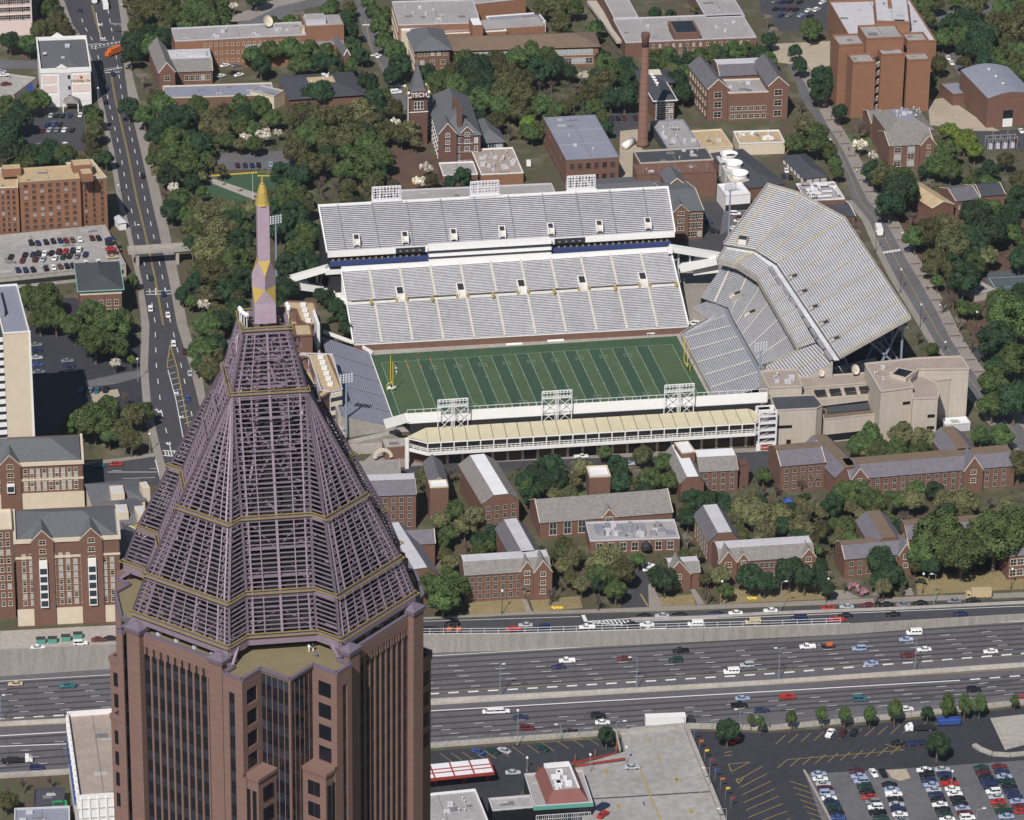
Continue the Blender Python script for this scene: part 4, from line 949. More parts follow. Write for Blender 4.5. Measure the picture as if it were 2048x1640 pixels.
# wings: granite cladding with window openings on the corner-facing sides
wins = []
def clad(mb, p, q, z0, z1, th=.3, strips=None):
    """granite skin along p->q (outward normal to the right of travel)"""
    p = V(p+(0,)); q = V(q+(0,)); d = (q-p).normalized(); nn = V((d.y, -d.x, 0))*th
    mb.hexa([p+V((0,0,z0)), q+V((0,0,z0)), q+nn+V((0,0,z0)), p+nn+V((0,0,z0)), p+V((0,0,z1)), q+V((0,0,z1)), q+nn+V((0,0,z1)), p+nn+V((0,0,z1))])
for k in range(1):
    for mir in (0, 1):
        def mm(p):
            p = (p[1], p[0]) if mir else p
            return rot4(p, k)
        def cl(p, q, z0, z1, th=.3):
            p, q = mm(p), mm(q)
            if mir: p, q = q, p
            clad(gr, p, q, z0, z1, th)
        # narrow face parallel to the main bay: one glass strip between granite edges
        cl((-30.8,-13.55), (-30.8,-15.0), 0, TOP); cl((-30.8,-16.4), (-30.8,-18.0), 0, TOP); cl((-30.8,-15.0), (-30.8,-16.4), TOP-3.2, TOP)
        cl((-27.5,-13.6), (-30.8,-13.6), 0, TOP)
        # corner-facing face with a window per floor
        cl((-31.1,-18.0), (-25.2,-18.0), TOP-2.5, TOP)
        cl((-31.1,-18.0), (-29.7,-18.0), 0, TOP-2.5); cl((-26.6,-18.0), (-25.2,-18.0), 0, TOP-2.5)
        z = TOP-2.5
        for fl in range(46):
            zt = z-fl*4.75; cl((-29.7,-18.0), (-26.6,-18.0), zt-4.75, zt-3.3)
            if fl < 10: wins.append((mm((-28.15,-18.08)), k, mir, zt-3.3, zt, 3.1))
        # lower projecting wing that narrows the notch
        cl((-30.8,-18.3), (-30.8,-18.9), 0, LOW)
        x0, y0 = mm((-30.8,-18.3)); x1, y1 = mm((-25.2,-21.6)); 
        lm = MB(); lm.box(min(x0,x1), min(y0,y1), 0, max(x0,x1), max(y0,y1), LOW-.7); lm.box(min(x0,x1)-.3, min(y0,y1)-.3, LOW-.7, max(x0,x1)+.3, max(y0,y1)+.3, LOW)
        lw_ = lm.build('lower_wing', 'granite', TW)
        for fl in range(5):
            for s in (-1, 1):
                wm = MB(); cxy = mm((-28.0+s*.75, -21.68)); hx = .65
                if (k+mir) % 2 == 0: wm.box(cxy[0]-hx, cxy[1]-.12, LOW-5.6-fl*4.75, cxy[0]+hx, cxy[1]+.12, LOW-2.6-fl*4.75)
                else: wm.box(cxy[0]-.12, cxy[1]-hx, LOW-5.6-fl*4.75, cxy[0]+.12, cxy[1]+hx, LOW-2.6-fl*4.75)
                wm.build('window', 'glass_dark', lw_)
        for fl in range(1):
            for yy in (-19.2, -20.7):
                wm = MB(); cxy = mm((-30.88, yy)); hx = .42
                if (k+mir) % 2 == 1: wm.box(cxy[0]-hx, cxy[1]-.12, 0, cxy[0]+hx, cxy[1]+.12, LOW-3)
                else: wm.box(cxy[0]-.12, cxy[1]-hx, 0, cxy[0]+.12, cxy[1]+hx, LOW-3)
                wm.build('glass_strip', 'glass_dark', lw_)
        # mullions of the glazed corner
        for i in range(1, 5):
            xx, yy = mm((-25.2, -18-(7.2)*i/5)); gbox(fins, 0, xx-.07, yy-.07, 0, xx+.07, yy+.07, TOP-.3)
    xx, yy = rot4((-25.2,-25.2), k); gbox(fins, 0, xx-.22, yy-.22, 0, xx+.22, yy+.22, TOP)
for p, q in (((-13.6,27.6),(-13.6,24.4)),((-13.6,24.4),(-15.4,24.4)),((13.6,-27.6),(13.6,-25.4)),((13.6,-25.4),(15,-25.2)),((-29.8,13.8),(-29.8,12.3)),((-25.2,13.8),(-29.8,13.8)),((24.4,-18),(24.4,-13.6)),((24.4,-13.6),(27.6,-13.6))):
    clad(gr, p, q, 0, TOP)
for a_, b__ in (((-25.2,16.8),(-18,24.4)),((17.5,-25),(24.4,-18))):
    for i in range(7):
        xx, yy = a_[0]+(b__[0]-a_[0])*i/6, a_[1]+(b__[1]-a_[1])*i/6; gbox(fins, 0, xx-.12, yy-.12, 0, xx+.12, yy+.12, TOP-.3)
for (x0,y0,x1,y1,zt) in ((-24.6,17.0,-13.7,20.6,227.5),(13.7,-24.9,20.5,-23.6+1.0,223.0),(20.6,-21.9,24.6,-18.1,221),(-29.4,13.9,-25.3,16.6,218)):
    lm = MB(); lm.box(x0,y0,0,x1,y1,zt-.8); lw_ = lm.build('setback_wing', 'granite', TW)
    lm = MB()
    for (u0,v0,u1,v1) in ((x0-.2,y0-.2,x1+.2,y0+.4),(x0-.2,y1-.4,x1+.2,y1+.2),(x0-.2,y0+.4,x0+.4,y1-.4),(x1-.4,y0+.4,x1+.2,y1-.4)): lm.box(u0,v0,zt-.8,u1,v1,zt+.4)
    lm.build('parapet', 'granite', lw_)
    for fl in range(4):
        if x0 < -20: wm = MB(); wm.box(x0-.1, y0+.9, zt-6-fl*4.75, x0+.02, y1-.9, zt-3-fl*4.75); wm.build('window', 'glass_dark', lw_)
        else: wm = MB(); wm.box(x0+.8, y0-.1, zt-6-fl*4.75, x1-.8, y0+.02, zt-3-fl*4.75); wm.build('window', 'glass_dark', lw_)
gr.build('granite_skin', 'granite', TW); fins.build('fins', 'granite', TW)
for i, (c, k, mir, z0, z1, wd) in enumerate(wins):
    wm = MB(); hx = wd/2-.02; al = (k+mir) % 2 == 0
    for s in (-1, 1):
        a0, a1 = (s*.08, s*hx) if s > 0 else (-hx, -.08)
        if al: wm.box(c[0]+a0, c[1]-.02, z0, c[0]+a1, c[1]+.02, z1-.1)
        else: wm.box(c[0]-.02, c[1]+a0, z0, c[0]+.02, c[1]+a1, z1-.1)
    wm.build('window', 'glass_dark', TW)
# lattice pyramid -------------------------------------------------------------
T = [(241.6,27.0,12.0,21.4),(249.5,24.7,10.2,19.4),(263.0,19.2,6.5,15.9),(285.2,10.0,.02,10.0),(297.2,6.0,.02,6.0)]   # z, face plane R, half face s, inner notch r
def ring(z, R, s, r):
    # corner facet runs between (-r,-s) and (-s,-r)
    if s < .1: return [('v', (-R, 0))]
    return [(-R, s), (-R, -s), (-r, -s), (-s, -r)]
def surf(i, k):
    """the surfaces of tier i in quarter k as pairs of (lower edge, upper edge) and kind"""
    z0, R0, s0, r0 = T[i]; z1, R1, s1, r1 = T[i+1]
    A = [(-R0,s0),(-R0,-s0),(-r0,-s0),(-s0,-r0),(-s0,-R0)]; B = [(-R1,s1),(-R1,-s1),(-r1,-s1),(-s1,-r1),(-s1,-R1)]
    if s1 < .1: B = [(-R1,0),(-R1,0),(-R1,0),(0,-R1),(0,-R1)]
    if s0 < .1: A = [(-R0,0),(-R0,0),(-R0,0),(0,-R0),(0,-R0)]
    out = []
    for j, kind in enumerate(('face','side','corner','side')):
        out.append((V(rot4(A[j],k)+(z0,)), V(rot4(A[j+1],k)+(z0,)), V(rot4(B[j],k)+(z1,)), V(rot4(B[j+1],k)+(z1,)), kind))
    return out
random.seed(11)
for k in range(4):
    for i in range(4):
        lou = MB(); posts = MB()
        dz = .84
        n = int((T[i+1][0]-T[i][0]-.4)/dz)
        for (a, b_, c, d, kind) in surf(i, k):
            w0, w1 = (b_-a).length, (d-c).length
            if max(w0, w1) < .5: continue
            outw = (b_-a).cross(V((0,0,1))).normalized() if w0 > .5 else V((0,0,0))
            for j in range(1, n+1):
                t_ = (j*dz)/(T[i+1][0]-T[i][0]); p, q = a.lerp(c, t_), b_.lerp(d, t_)
                if (q-p).length > .4: lou.bar(p, q, .24, .17)
            # posts: doubled at the edges, thick centre, thin between
            for (f, wd) in ((0,.5),(1,.5)):
                p, q = a.lerp(b_, f), c.lerp(d, f); posts.bar(p, q, wd, .5)
                e_ = 1.15/max(w0, .1); f2 = f+(e_ if f == 0 else -e_)
                if kind != 'side' and w0 > 4: posts.bar(a.lerp(b_, f2), c.lerp(d, min(1,max(0,f2)) if w1 > 3 else f), .3)
            if kind == 'corner':
                posts.bar(a.lerp(b_, .5), c.lerp(d, .5), .48)
                for f in (.25,.75): posts.bar(a.lerp(b_, f), c.lerp(d, f), .2)
            if kind == 'face' and w0 > 3:
                m_ = max(1, int(w0/3.2))
                for q_ in range(1, m_+1):
                    f = q_/(m_+1); posts.bar(a.lerp(b_, f), c.lerp(d, f if w1 > 1 else .5), .34 if q_ % 2 else .2)
            # brackets behind louvres
            for j in range(0, n, 2):
                t_ = (j*dz+.3)/(T[i+1][0]-T[i][0]); 
                for f in ((.06,.5,.94) if kind == 'corner' else (.1,.36,.64,.9)):
                    if kind == 'side': continue
                    p = a.lerp(c, t_).lerp(b_.lerp(d, t_), f)
                    inn = V((-p.x, -p.y, 0)).normalized(); posts.bar(p, p+inn*1.1+V((0,0,.5)), .3, .2)
            # inner diagonals and clutter
            if kind == 'corner':
                ctr = (a+b_+c+d)/4; inn = V((-ctr.x, -ctr.y, 0)).normalized()*1.6
                posts.bar(a+inn, d+inn, .26); posts.bar(b_+inn, c+inn, .26)
        posts.build('lattice_posts', 'mauve_light' if False else 'mauve_metal', TW); lou.build('louvres', 'mauve_metal', TW)
for i in range(5):
    z, R, s, r = T[i]; A = []
    for k in range(4):
        A += [rot4(p, k) for p in ([(-R,s),(-R,-s),(-r,-s),(-s,-r),(-s,-R)] if s > .1 else [(-R,0)])]
    b = MB(); g_ = MB(); e_ = 1.035
    for j in range(len(A)):
        p, q = V(A[j]+(z,)), V(A[(j+1) % len(A)]+(z,))
        if (p-q).length < .2: continue
        b.bar(p+V((0,0,-.55 if i else -1.1)), q+V((0,0,-.55 if i else -1.1)), .7, .9 if i else 1.9)
        o_ = lambda v, d_: V((v.x*(1+d_/R), v.y*(1+d_/R), v.z))
        g_.bar(o_(p,.35)+V((0,0,.35)), o_(q,.35)+V((0,0,.35)), .2, .18); g_.bar(o_(p,1.0)+V((0,0,-.1)), o_(q,1.0)+V((0,0,-.1)), .2, .18)
    b.build('ring_beam', 'mauve_metal', TW); g_.build('gilded_rail', 'gold_rail', TW)
# inner frame: floors of beams, columns, braces; black core standing in for the inner shade
inn = MB()
for z in (246, 252, 257, 263, 269, 275, 281, 287, 292):
    f = (297-z)/(297-241.6); R = 6+21*f*.92
    R = R*.86
    for k in range(4):
        for u in (-.8,-.4,0,.4,.8):
            if abs(u) <= .8: inn.bar(V(rot4((-R*.98,u*R*.55,z),k)), V(rot4((R*.2,u*R*.55,z),k)), .36 if z < 260 else .2)
        inn.bar(V(rot4((-R,-R*.45,z),k)), V(rot4((-R*.45,-R,z),k)), .4 if z < 260 else .2)
    for _ in range(34):
        a = random.random()*6.28; r0 = R*random.uniform(.55,.95); a2 = a+random.uniform(-.45,.45); p = V((r0*math.cos(a), r0*math.sin(a), z+random.uniform(-2,1))); q = V((R*.8*math.cos(a2), R*.8*math.sin(a2), z+random.uniform(1,4)))
        inn.bar(p, q, random.uniform(.15,.42))
for k in range(4):
    for u in (-.5,.5): inn.bar(V(rot4((-16,u*14,TOP),k)), V(rot4((-4,u*4,292),k)), .6)
inn.build('inner_frame', 'mauve_metal', TW)
for z0_, z1_, R_ in ((TOP-.2,249,20.5),(249,256,17.5),(256,263,14),(263,270,10.5),(270,277,7.5)):
    b = MB(); c_ = R_*.45; b.prism([(-R_,-c_),(-c_,-R_),(c_,-R_),(R_,-c_),(R_,c_),(c_,R_),(-c_,R_),(-R_,c_)], z0_, z1_); b.build('shade_core', 'dark', TW)  # plant core widened and raised in black so the lattice gaps read as shade
b = MB()   # struts carrying the overhang on the deck
for k in range(4):
    for s in (-1,1):
        for (p, q) in (((-27,s*4,241),(-22,s*7,TOP)),((-27,s*11,241),(-24,s*8,TOP)),((-24,s*12,241),(-27.8,s*13.2,TOP))):
            b.bar(V(rot4(p,k)), V(rot4(q,k)), .5)
    for u in range(-10, 11, 3): b.bar(V(rot4((-26.6,u,241),k)), V(rot4((-23,u+1.5,TOP),k)), .35); b.bar(V(rot4((-26.6,u,241),k)), V(rot4((-17,u,241.5),k)), .35)
b.build('strut', 'mauve_metal', TW)
for k in range(2):
    for u in (-7,-2.5,2,6.5): x, y = rot4((-25.9,u),k); b = MB(); b.box(x-.4,y-.4,TOP-.2,x+.4,y+.4,TOP+.5); b.build('roof_vent', 'roof_light', TW)
b = MB(); x, y = -25.6, 12.0
b.lathe((x,y,TOP-.2), [(.8,0),(.8,1.1),(1.2,1.2),(1.2,1.7),(.3,2.0)], 10); b.build('roof_fan', 'roof_light', TW)
# spire: square base, rotated shaft, gold facets, tapering gold tip
SP = MB(); GP = MB()
def sq(h_, z, diag):   # diag: corners on the local axes
    if diag: return [V((-h_,0,z)), V((0,-h_,z)), V((h_,0,z)), V((0,h_,z))]
    return [V((-h_,-h_,z)), V((h_,-h_,z)), V((h_,h_,z)), V((-h_,h_,z))]
def band(mb, A, B):
    for i in range(4): mb.poly([A[i], A[(i+1)%4], B[(i+1)%4], B[i]])
r1 = 3.05
a0, a1 = sq(2.95, 297.2, True), sq(2.85, 301.4, True); band(SP, a0, a1)
s0_, s1_ = sq(1.6, 304.2, False), sq(1.6, 306.9, False)
def anti(low, high, golds):      # low has 4 corners, high has 4 corners turned by 45 degrees
    for i in range(4):
        l0, l1 = low[i], low[(i+1)%4]
        hm = min(high, key=lambda q: ((l0+l1)/2-V((q.x,q.y,((l0+l1)/2).z))).length)
        (GP if golds[0] else SP).poly([l0, l1, hm])
    for i in range(4):
        h0, h1 = high[i], high[(i+1)%4]
        lm_ = min(low, key=lambda q: ((h0+h1)/2-V((q.x,q.y,((h0+h1)/2).z))).length)
        (GP if golds[1] else SP).poly([h0, lm_, h1])
anti(a1, s0_, (0, 1)); band(SP, s0_, s1_)
u0_ = sq(1.62, 309.8, True); anti(s1_, u0_, (0, 1))
u1_ = sq(1.62, 321.0, True); band(SP, u0_, u1_); SP.poly(u1_)
SPO = SP.build('spire_shaft', 'mauve_light', TW); GP.build('gold_facets', 'gold', SPO)
b = MB(); b.lathe((0,0,321.0), [(1.45,0),(1.3,.5),(.95,2.6),(.55,3.9),(.42,4.0),(.42,4.3),(.2,4.4),(.16,5.3),(.02,5.6)], 12); b.build('gilded_tip', 'gold', TW)
for (x, y, r) in ((-4.2,2.2,.5),(-4.6,1.2,.45),(-3.6,2.8,.5),(-4.8,.4,.5),(-3.2,3.4,.4),(3.0,-3.6,.5),(2.2,-4.2,.4),(3.8,-2.6,.45)):
    b = MB(); b.tube((x,y,297),(x,y,299.4),.1); b.lathe((x,y,299.4-.2), [(.1,0),(r,.3),(r,.7),(.1,1.0)], 8); b.build('antenna', 'steel_white', TW)
# people on the tower roof (local x,y -> world)
def tloc(x, y, z): return TWC+V((math.cos(TRZ)*x-math.sin(TRZ)*y, math.sin(TRZ)*x+math.cos(TRZ)*y, z))
def near_roof(px, py): return G(px, py, TOP-.2)
person(near_roof(618,1304), 2.2, 'cloth_white', 'cloth_white', 'person dressed all in white standing on the skyscraper roof ledge')
person(near_roof(626,1303), 2.6, 'cloth_dark', 'cloth_white', 'person in a black shirt and white trousers standing on the skyscraper roof')
person(near_roof(633,1314), 2.9, 'cloth_blue', 'cloth_blue', 'person in blue sitting near the parapet of the skyscraper roof', 'sit')
# ------------------------------------------------------------------ buildings
WMESH = {}
def win_mesh(w, h, glass, frame, sill=None):
    k = (round(w,2), round(h,2), glass, frame)
    if k in WMESH: return WMESH[k]
    b = MB(); f = .13
    b.cur = 0; b.box(-w/2+f, -.03, f, w/2-f, .03, h-f)
    b.cur = 1; b.box(-w/2, -.09, 0, -w/2+f, .03, h); b.box(w/2-f, -.09, 0, w/2, .03, h); b.box(-w/2+f, -.09, h-f, w/2-f, .03, h); b.box(-w/2-.15, -.2, -.14, w/2+.15, .03, 0)
    if w > 1.3: b.box(-.05, -.07, f, .05, .03, h-f)
    b.box(-w/2+f, -.07, h*.5-.05, w/2-f, .03, h*.5+.05)
    me = b.mesh('window', [glass, frame]); WMESH[k] = me; return me
class Blk:
    def __init__(s, A, B, D, h=None, by=None, z0=0.0, dz=0):
        hh = h if h is not None else (hgt(A[0], A[1], by))
        s.h = hh; s.z0 = z0
        a, b_, d = G(A[0],A[1],hh), G(B[0],B[1],hh), G(D[0],D[1],hh)
        s.u = (b_-a); s.u.z = 0; s.L = s.u.length; s.u.normalize(); s.v = V((-s.u.y, s.u.x, 0)); s.W = abs((d-a).dot(s.v)); s.W = max(s.W, 2.0)
        s.O = V((a.x, a.y, 0)); s.rz = math.atan2(s.u.y, s.u.x)
        BLKS.append(s)
    def P(s, x, y, z): return s.O+s.u*x+s.v*y+V((0,0,z))
    def box(s, mb, x0, y0, z0, x1, y1, z1): mb.hexa([s.P(x0,y0,z0),s.P(x1,y0,z0),s.P(x1,y1,z0),s.P(x0,y1,z0),s.P(x0,y0,z1),s.P(x1,y0,z1),s.P(x1,y1,z1),s.P(x0,y1,z1)])
def windows(root, k, side, s0, s1, z0, z1, cols, rows, w=1.3, h=1.7, glass=('glass','glass_dark','glass_pale'), frame='white_paint', cap=100, out=.02):
    n = sum(1 for c in root.children if c.name.startswith('window'))
    for r in range(rows):
        for c in range(cols):
            if n >= 98: return
            n += 1
            t = s0+(s1-s0)*(c+.5)/cols; z = z0+(z1-z0)*(r+.5)/rows-h/2
            if side == 'f': p = k.P(t, -out, z); rz = k.rz
            elif side == 'l': p = k.P(-out, t, z); rz = k.rz-math.pi/2
            elif side == 'r': p = k.P(k.L+out, t, z); rz = k.rz+math.pi/2
            g = glass[0] if hsh(n*1.7+z+root.location.x) < .55 else glass[1 if hsh(n*3.1+t) < .6 else 2]
            o = link('window', win_mesh(w, h, g, frame), root); o.location = p; o.rotation_euler = (0,0,rz)
def roof(root, k, kind, m, rh=3.0, over=.5, flatm='roof_light', trim='white_paint', cut=.3, wall='brick', par=.8, ridge='u', gab=None, hipx=None):
    L, W, h = k.L, k.W, k.h
    if kind == 'flat':
        b = MB(); k.box(b, .4, .4, h-.5, L-.4, W-.4, h-.2); o = b.build('roof', m, root)
        b = MB(); k.box(b, 0, 0, h-.3, L, .4, h+par*.4); k.box(b, 0, W-.4, h-.3, L, W, h+par*.4); k.box(b, 0, .4, h-.3, .4, W-.4, h+par*.4); k.box(b, L-.4, .4, h-.3, L, W-.4, h+par*.4); b.build('parapet', trim, o)
        if L > 9 and W > 5:
            rp = random.Random(int(L*7+W*3)); b = MB()
            for i in range(2+int(L*W/260)):
                x, y, a, c = rp.uniform(1,L-4), rp.uniform(1,W-3), rp.uniform(1,4.5), rp.uniform(.8,3); x1, y1 = min(L-.8,x+a), min(W-.8,y+c)
                if x1 > x and y1 > y: b = MB(); b.poly([k.P(x,y,h-.17+i*.004),k.P(x1,y+rp.uniform(-.2,.2),h-.17+i*.004),k.P(x1-rp.random()*.6,y1,h-.17+i*.004),k.P(x,y1,h-.17+i*.004)]); b.build('roof_patch', ('patch_dark','patch_light')[i%2], o)
            if L > 14: b = MB(); b.bar(k.P(L*.5,.6,h-.15), k.P(L*.5,W-.6,h-.15), .18,.1); b.build('roof_seam', 'patch_dark', o)
        return o
    b = MB(); e = over; z = h+.02
    if ridge == 'v':      # ridge runs away from the viewer, gables front and back
        p = [k.P(-e,-e*.4,z-.1), k.P(L+e,-e*.4,z-.1), k.P(L+e,W+e*.4,z-.1), k.P(-e,W+e*.4,z-.1)]
        if kind == 'gable': r = [k.P(L/2,-e*.4,h+rh), k.P(L/2,W+e*.4,h+rh)]; b.poly([p[0],r[0],r[1],p[3]][::-1]); b.poly([p[1],p[2],r[1],r[0]])
        else:
            c = cut*L/2; r = [k.P(L/2-c,-e*.4,h+rh), k.P(L/2+c,-e*.4,h+rh), k.P(L/2+c,W+e*.4,h+rh), k.P(L/2-c,W+e*.4,h+rh)]
            if kind == 'cuthip':
                q_ = rh*.9; r = [k.P(L/2-c,q_,h+rh), k.P(L/2+c,q_,h+rh), k.P(L/2+c,W-q_,h+rh), k.P(L/2-c,W-q_,h+rh)]; b.poly([p[0],p[1],r[1],r[0]]); b.poly([p[2],p[3],r[3],r[2]])
            b.poly([p[0],r[0],r[3],p[3]][::-1]); b.poly([p[1],p[2],r[2],r[1]])
        o = b.build('roof', m, root)
        if kind != 'gable': b = MB(); b.poly(r); b.build('flat_top', flatm, o)
        if kind in ('gable','cut'):
            b = MB()
            for y in (0.02, W-.02):
                if kind == 'gable': b.poly([k.P(0,y,h-.02), k.P(L,y,h-.02), k.P(L/2,y,h+rh-.15)])
                else: b.poly([k.P(0,y,h-.02), k.P(L,y,h-.02), k.P(L/2+cut*L/2,y,h+rh-.15), k.P(L/2-cut*L/2,y,h+rh-.15)])
            b.build('gable_wall', wall, root)
            b = MB(); tt_ = k.P(L/2,-.1,h+rh+.1)
            if kind == 'gable': b.bar(k.P(-.2,-.1,h), tt_, .3, .35); b.bar(k.P(L+.2,-.1,h), tt_, .3, .35); b.build('coping', trim, root)
        return o
    p = [k.P(-e,-e,z-.1), k.P(L+e,-e,z-.1), k.P(L+e,W+e,z-.1), k.P(-e,W+e,z-.1)]
    if kind == 'hip':
        hx = min(L/2-.05, W/2) if hipx is None else hipx
        if L >= W: r = [k.P(hx,W/2,h+rh), k.P(L-hx,W/2,h+rh)]; b.poly([p[0],p[1],r[1],r[0]]); b.poly([p[2],p[3],r[0],r[1]]); b.poly([p[1],p[2],r[1]]); b.poly([p[3],p[0],r[0]])
        else: r = [k.P(L/2,L/2,h+rh), k.P(L/2,W-L/2,h+rh)]; b.poly([p[0],p[1],r[0]]); b.poly([p[2],p[3],r[1]]); b.poly([p[1],p[2],r[1],r[0]]); b.poly([p[3],p[0],r[0],r[1]])
        o = b.build('roof', m, root)
    elif kind == 'cuthip':
        c = rh*1.4 if hipx is None else hipx; r = [k.P(c,c,h+rh), k.P(L-c,c,h+rh), k.P(L-c,W-c,h+rh), k.P(c,W-c,h+rh)]
        for i in range(4): b.poly([p[i],p[(i+1)%4],r[(i+1)%4],r[i]])
        o = b.build('roof', m, root); b = MB(); b.poly(r); b.build('flat_top', flatm, o)
    elif kind in ('gable','cut'):
        c = (cut*W/2) if kind == 'cut' else 0
        r = [k.P(-.1,W/2-c,h+rh), k.P(L+.1,W/2-c,h+rh), k.P(L+.1,W/2+c,h+rh), k.P(-.1,W/2+c,h+rh)]
        q0, q1, q2, q3 = k.P(-.1,-e,z-.1), k.P(L+.1,-e,z-.1), k.P(L+.1,W+e,z-.1), k.P(-.1,W+e,z-.1)
        b.poly([q0,q1,r[1],r[0]]); b.poly([q2,q3,r[3],r[2]])
        o = b.build('roof', m, root)
        if c: b = MB(); b.poly(r); b.build('flat_top', flatm, o)
        b = MB()
        for x in (.02, L-.02): b.poly([k.P(x,0,h-.02), k.P(x,W,h-.02), k.P(x,W/2+c,h+rh-.12), k.P(x,W/2-c,h+rh-.12)])
        b.build('gable_wall', wall, root)
        b = MB()
        for x in (-.15, L+.15): b.bar(k.P(x,-.3,h), k.P(x,W/2-c,h+rh+.15), .22, .28); b.bar(k.P(x,W+.3,h), k.P(x,W/2+c,h+rh+.15), .22, .28)
        b.build('coping', trim, root)
    elif kind == 'barrel':
        o = None; n = 8
        for i in range(n):
            a0, a1 = i/n, (i+1)/n; f = lambda a: k.h+rh*math.sin(math.pi*a)
            b.poly([k.P(L*a0,0,f(a0)), k.P(L*a1,0,f(a1)), k.P(L*a1,W,f(a1)), k.P(L*a0,W,f(a0))])
        o = b.build('roof', m, root)
        b = MB()
        for y in (.02, W-.02): b.poly([k.P(0,y,h)]+[k.P(L*i/n,y,h+rh*math.sin(math.pi*i/n)-.05) for i in range(1,n)]+[k.P(L,y,h)])
        b.build('gable_wall', wall, root)
    return o
def wallbox(root, k, m, inset=0, top=0, name='wall'):
    b = MB(); t = k.h-.05+top; z = k.z0
    for (x0,y0,x1,y1) in ((0,0,k.L,0),(k.L,0,k.L,k.W),(k.L,k.W,0,k.W),(0,k.W,0,0)):
        b.poly([k.P(x0,y0,z), k.P(x1,y1,z), k.P(x1,y1,t), k.P(x0,y0,t)])
    return b.build(name, m, root)
def dormer(root, k, x, w, rh, wallm='brick', roofm='slate', proud=.3, winw=1.5, depth=4, trim='stone_trim', zoff=0):
    """front cross gable on a block"""
    h = k.h+zoff; b = MB()
    b.poly([k.P(x-w/2,-proud,0), k.P(x+w/2,-proud,0), k.P(x+w/2,-proud,h), k.P(x,-proud,h+rh), k.P(x-w/2,-proud,h)])
    b.poly([k.P(x-w/2,.1,0), k.P(x-w/2,-proud,0), k.P(x-w/2,-proud,h), k.P(x-w/2,.1,h)]); b.poly([k.P(x+w/2,-proud,0), k.P(x+w/2,.1,0), k.P(x+w/2,.1,h), k.P(x+w/2,-proud,h)])
    g = b.build('cross_gable', wallm, root)
    b = MB(); b.poly([k.P(x-w/2-.3,-proud-.2,h-.2), k.P(x,-proud-.2,h+rh+.05), k.P(x,depth,h+rh+.05), k.P(x-w/2-.3,depth*.1,h-.2)][::-1]); b.poly([k.P(x+w/2+.3,-proud-.2,h-.2), k.P(x+w/2+.3,depth*.1,h-.2), k.P(x,depth,h+rh+.05), k.P(x,-proud-.2,h+rh+.05)])
    b.build('gable_roof', roofm, g)
    b = MB(); b.bar(k.P(x-w/2-.1,-proud-.1,h-.1), k.P(x,-proud-.1,h+rh+.15), .2, .22); b.bar(k.P(x+w/2+.1,-proud-.1,h-.1), k.P(x,-proud-.1,h+rh+.15), .2, .22); b.build('coping', trim, g)
    for z in ([h-.2] + ([h-3.4] if h > 5 else []) + ([h-6.6] if h > 9 else [])):
        o = link('window', win_mesh(winw, 1.7, 'glass_dark', trim), g); o.location = k.P(x, -proud-.03, z-1.2); o.rotation_euler = (0,0,k.rz)
def stuff_on_roof(root, k, n, seed, m='roof_light', s=1.0, z=None, rx=(.1,.9), ry=(.15,.85), names=('roof_vent','roof_unit')):
    rd = random.Random(seed); z = k.h-.2 if z is None else z
    for i in range(n):
        x, y = k.L*rd.uniform(*rx), k.W*rd.uniform(*ry); b = MB()
        if rd.random() < .5:
            r = .3*s*rd.uniform(.8,1.5); b.lathe(k.P(x,y,z), [(r*.6,0),(r*.6,.7*s),(r,.8*s),(r,1.1*s),(r*.2,1.3*s)], 8); b.build(names[0], m, root)
        else:
            w, d, hh = rd.uniform(.8,2.2)*s, rd.uniform(.7,1.6)*s, rd.uniform(.5,1.3)*s; k.box(b, x-w/2, y-d/2, z, x+w/2, y+d/2, z+hh); b.build(names[1], m, root)
def bld(name, label, A, B, D, by=None, h=None, wall='brick', roofk='flat', rm='roof_grey', cat='building', group=None, root=None, z0=0, win=(), **kw):
    k = Blk(A, B, D, h=h, by=by, z0=z0)
    if root is None: root = thing(name, label, cat, (0,0,0), 0, group)
    wallbox(root, k, wall)
    r = roof(root, k, roofk, rm, wall=wall, **kw)
    for wd in win:
        side, cols, rows = wd[0], wd[1], wd[2]; o = wd[3] if len(wd) > 3 else {}
        ln = k.L if side == 'f' else k.W
        windows(root, k, side, o.get('s0', ln*.04), o.get('s1', ln*.96), o.get('z0', z0+.6), o.get('z1', k.h-.5), cols, rows, o.get('w', 1.3), o.get('h', 1.8), o.get('g', ('glass','glass_dark','glass_pale')), o.get('fr', 'white_paint'))
    return root, k
def flatbox(root, name, A, B, D, zb, zt, m, rm=None):
    k = Blk(A, B, D, h=zt, z0=zb); b = MB(); k.box(b, 0, 0, zb, k.L, k.W, zt); o = b.build(name, m, root)
    if rm: b = MB(); k.box(b, .35, .35, zt, k.L-.35, k.W-.35, zt+.05); b.build('roof', rm, o)
    return k

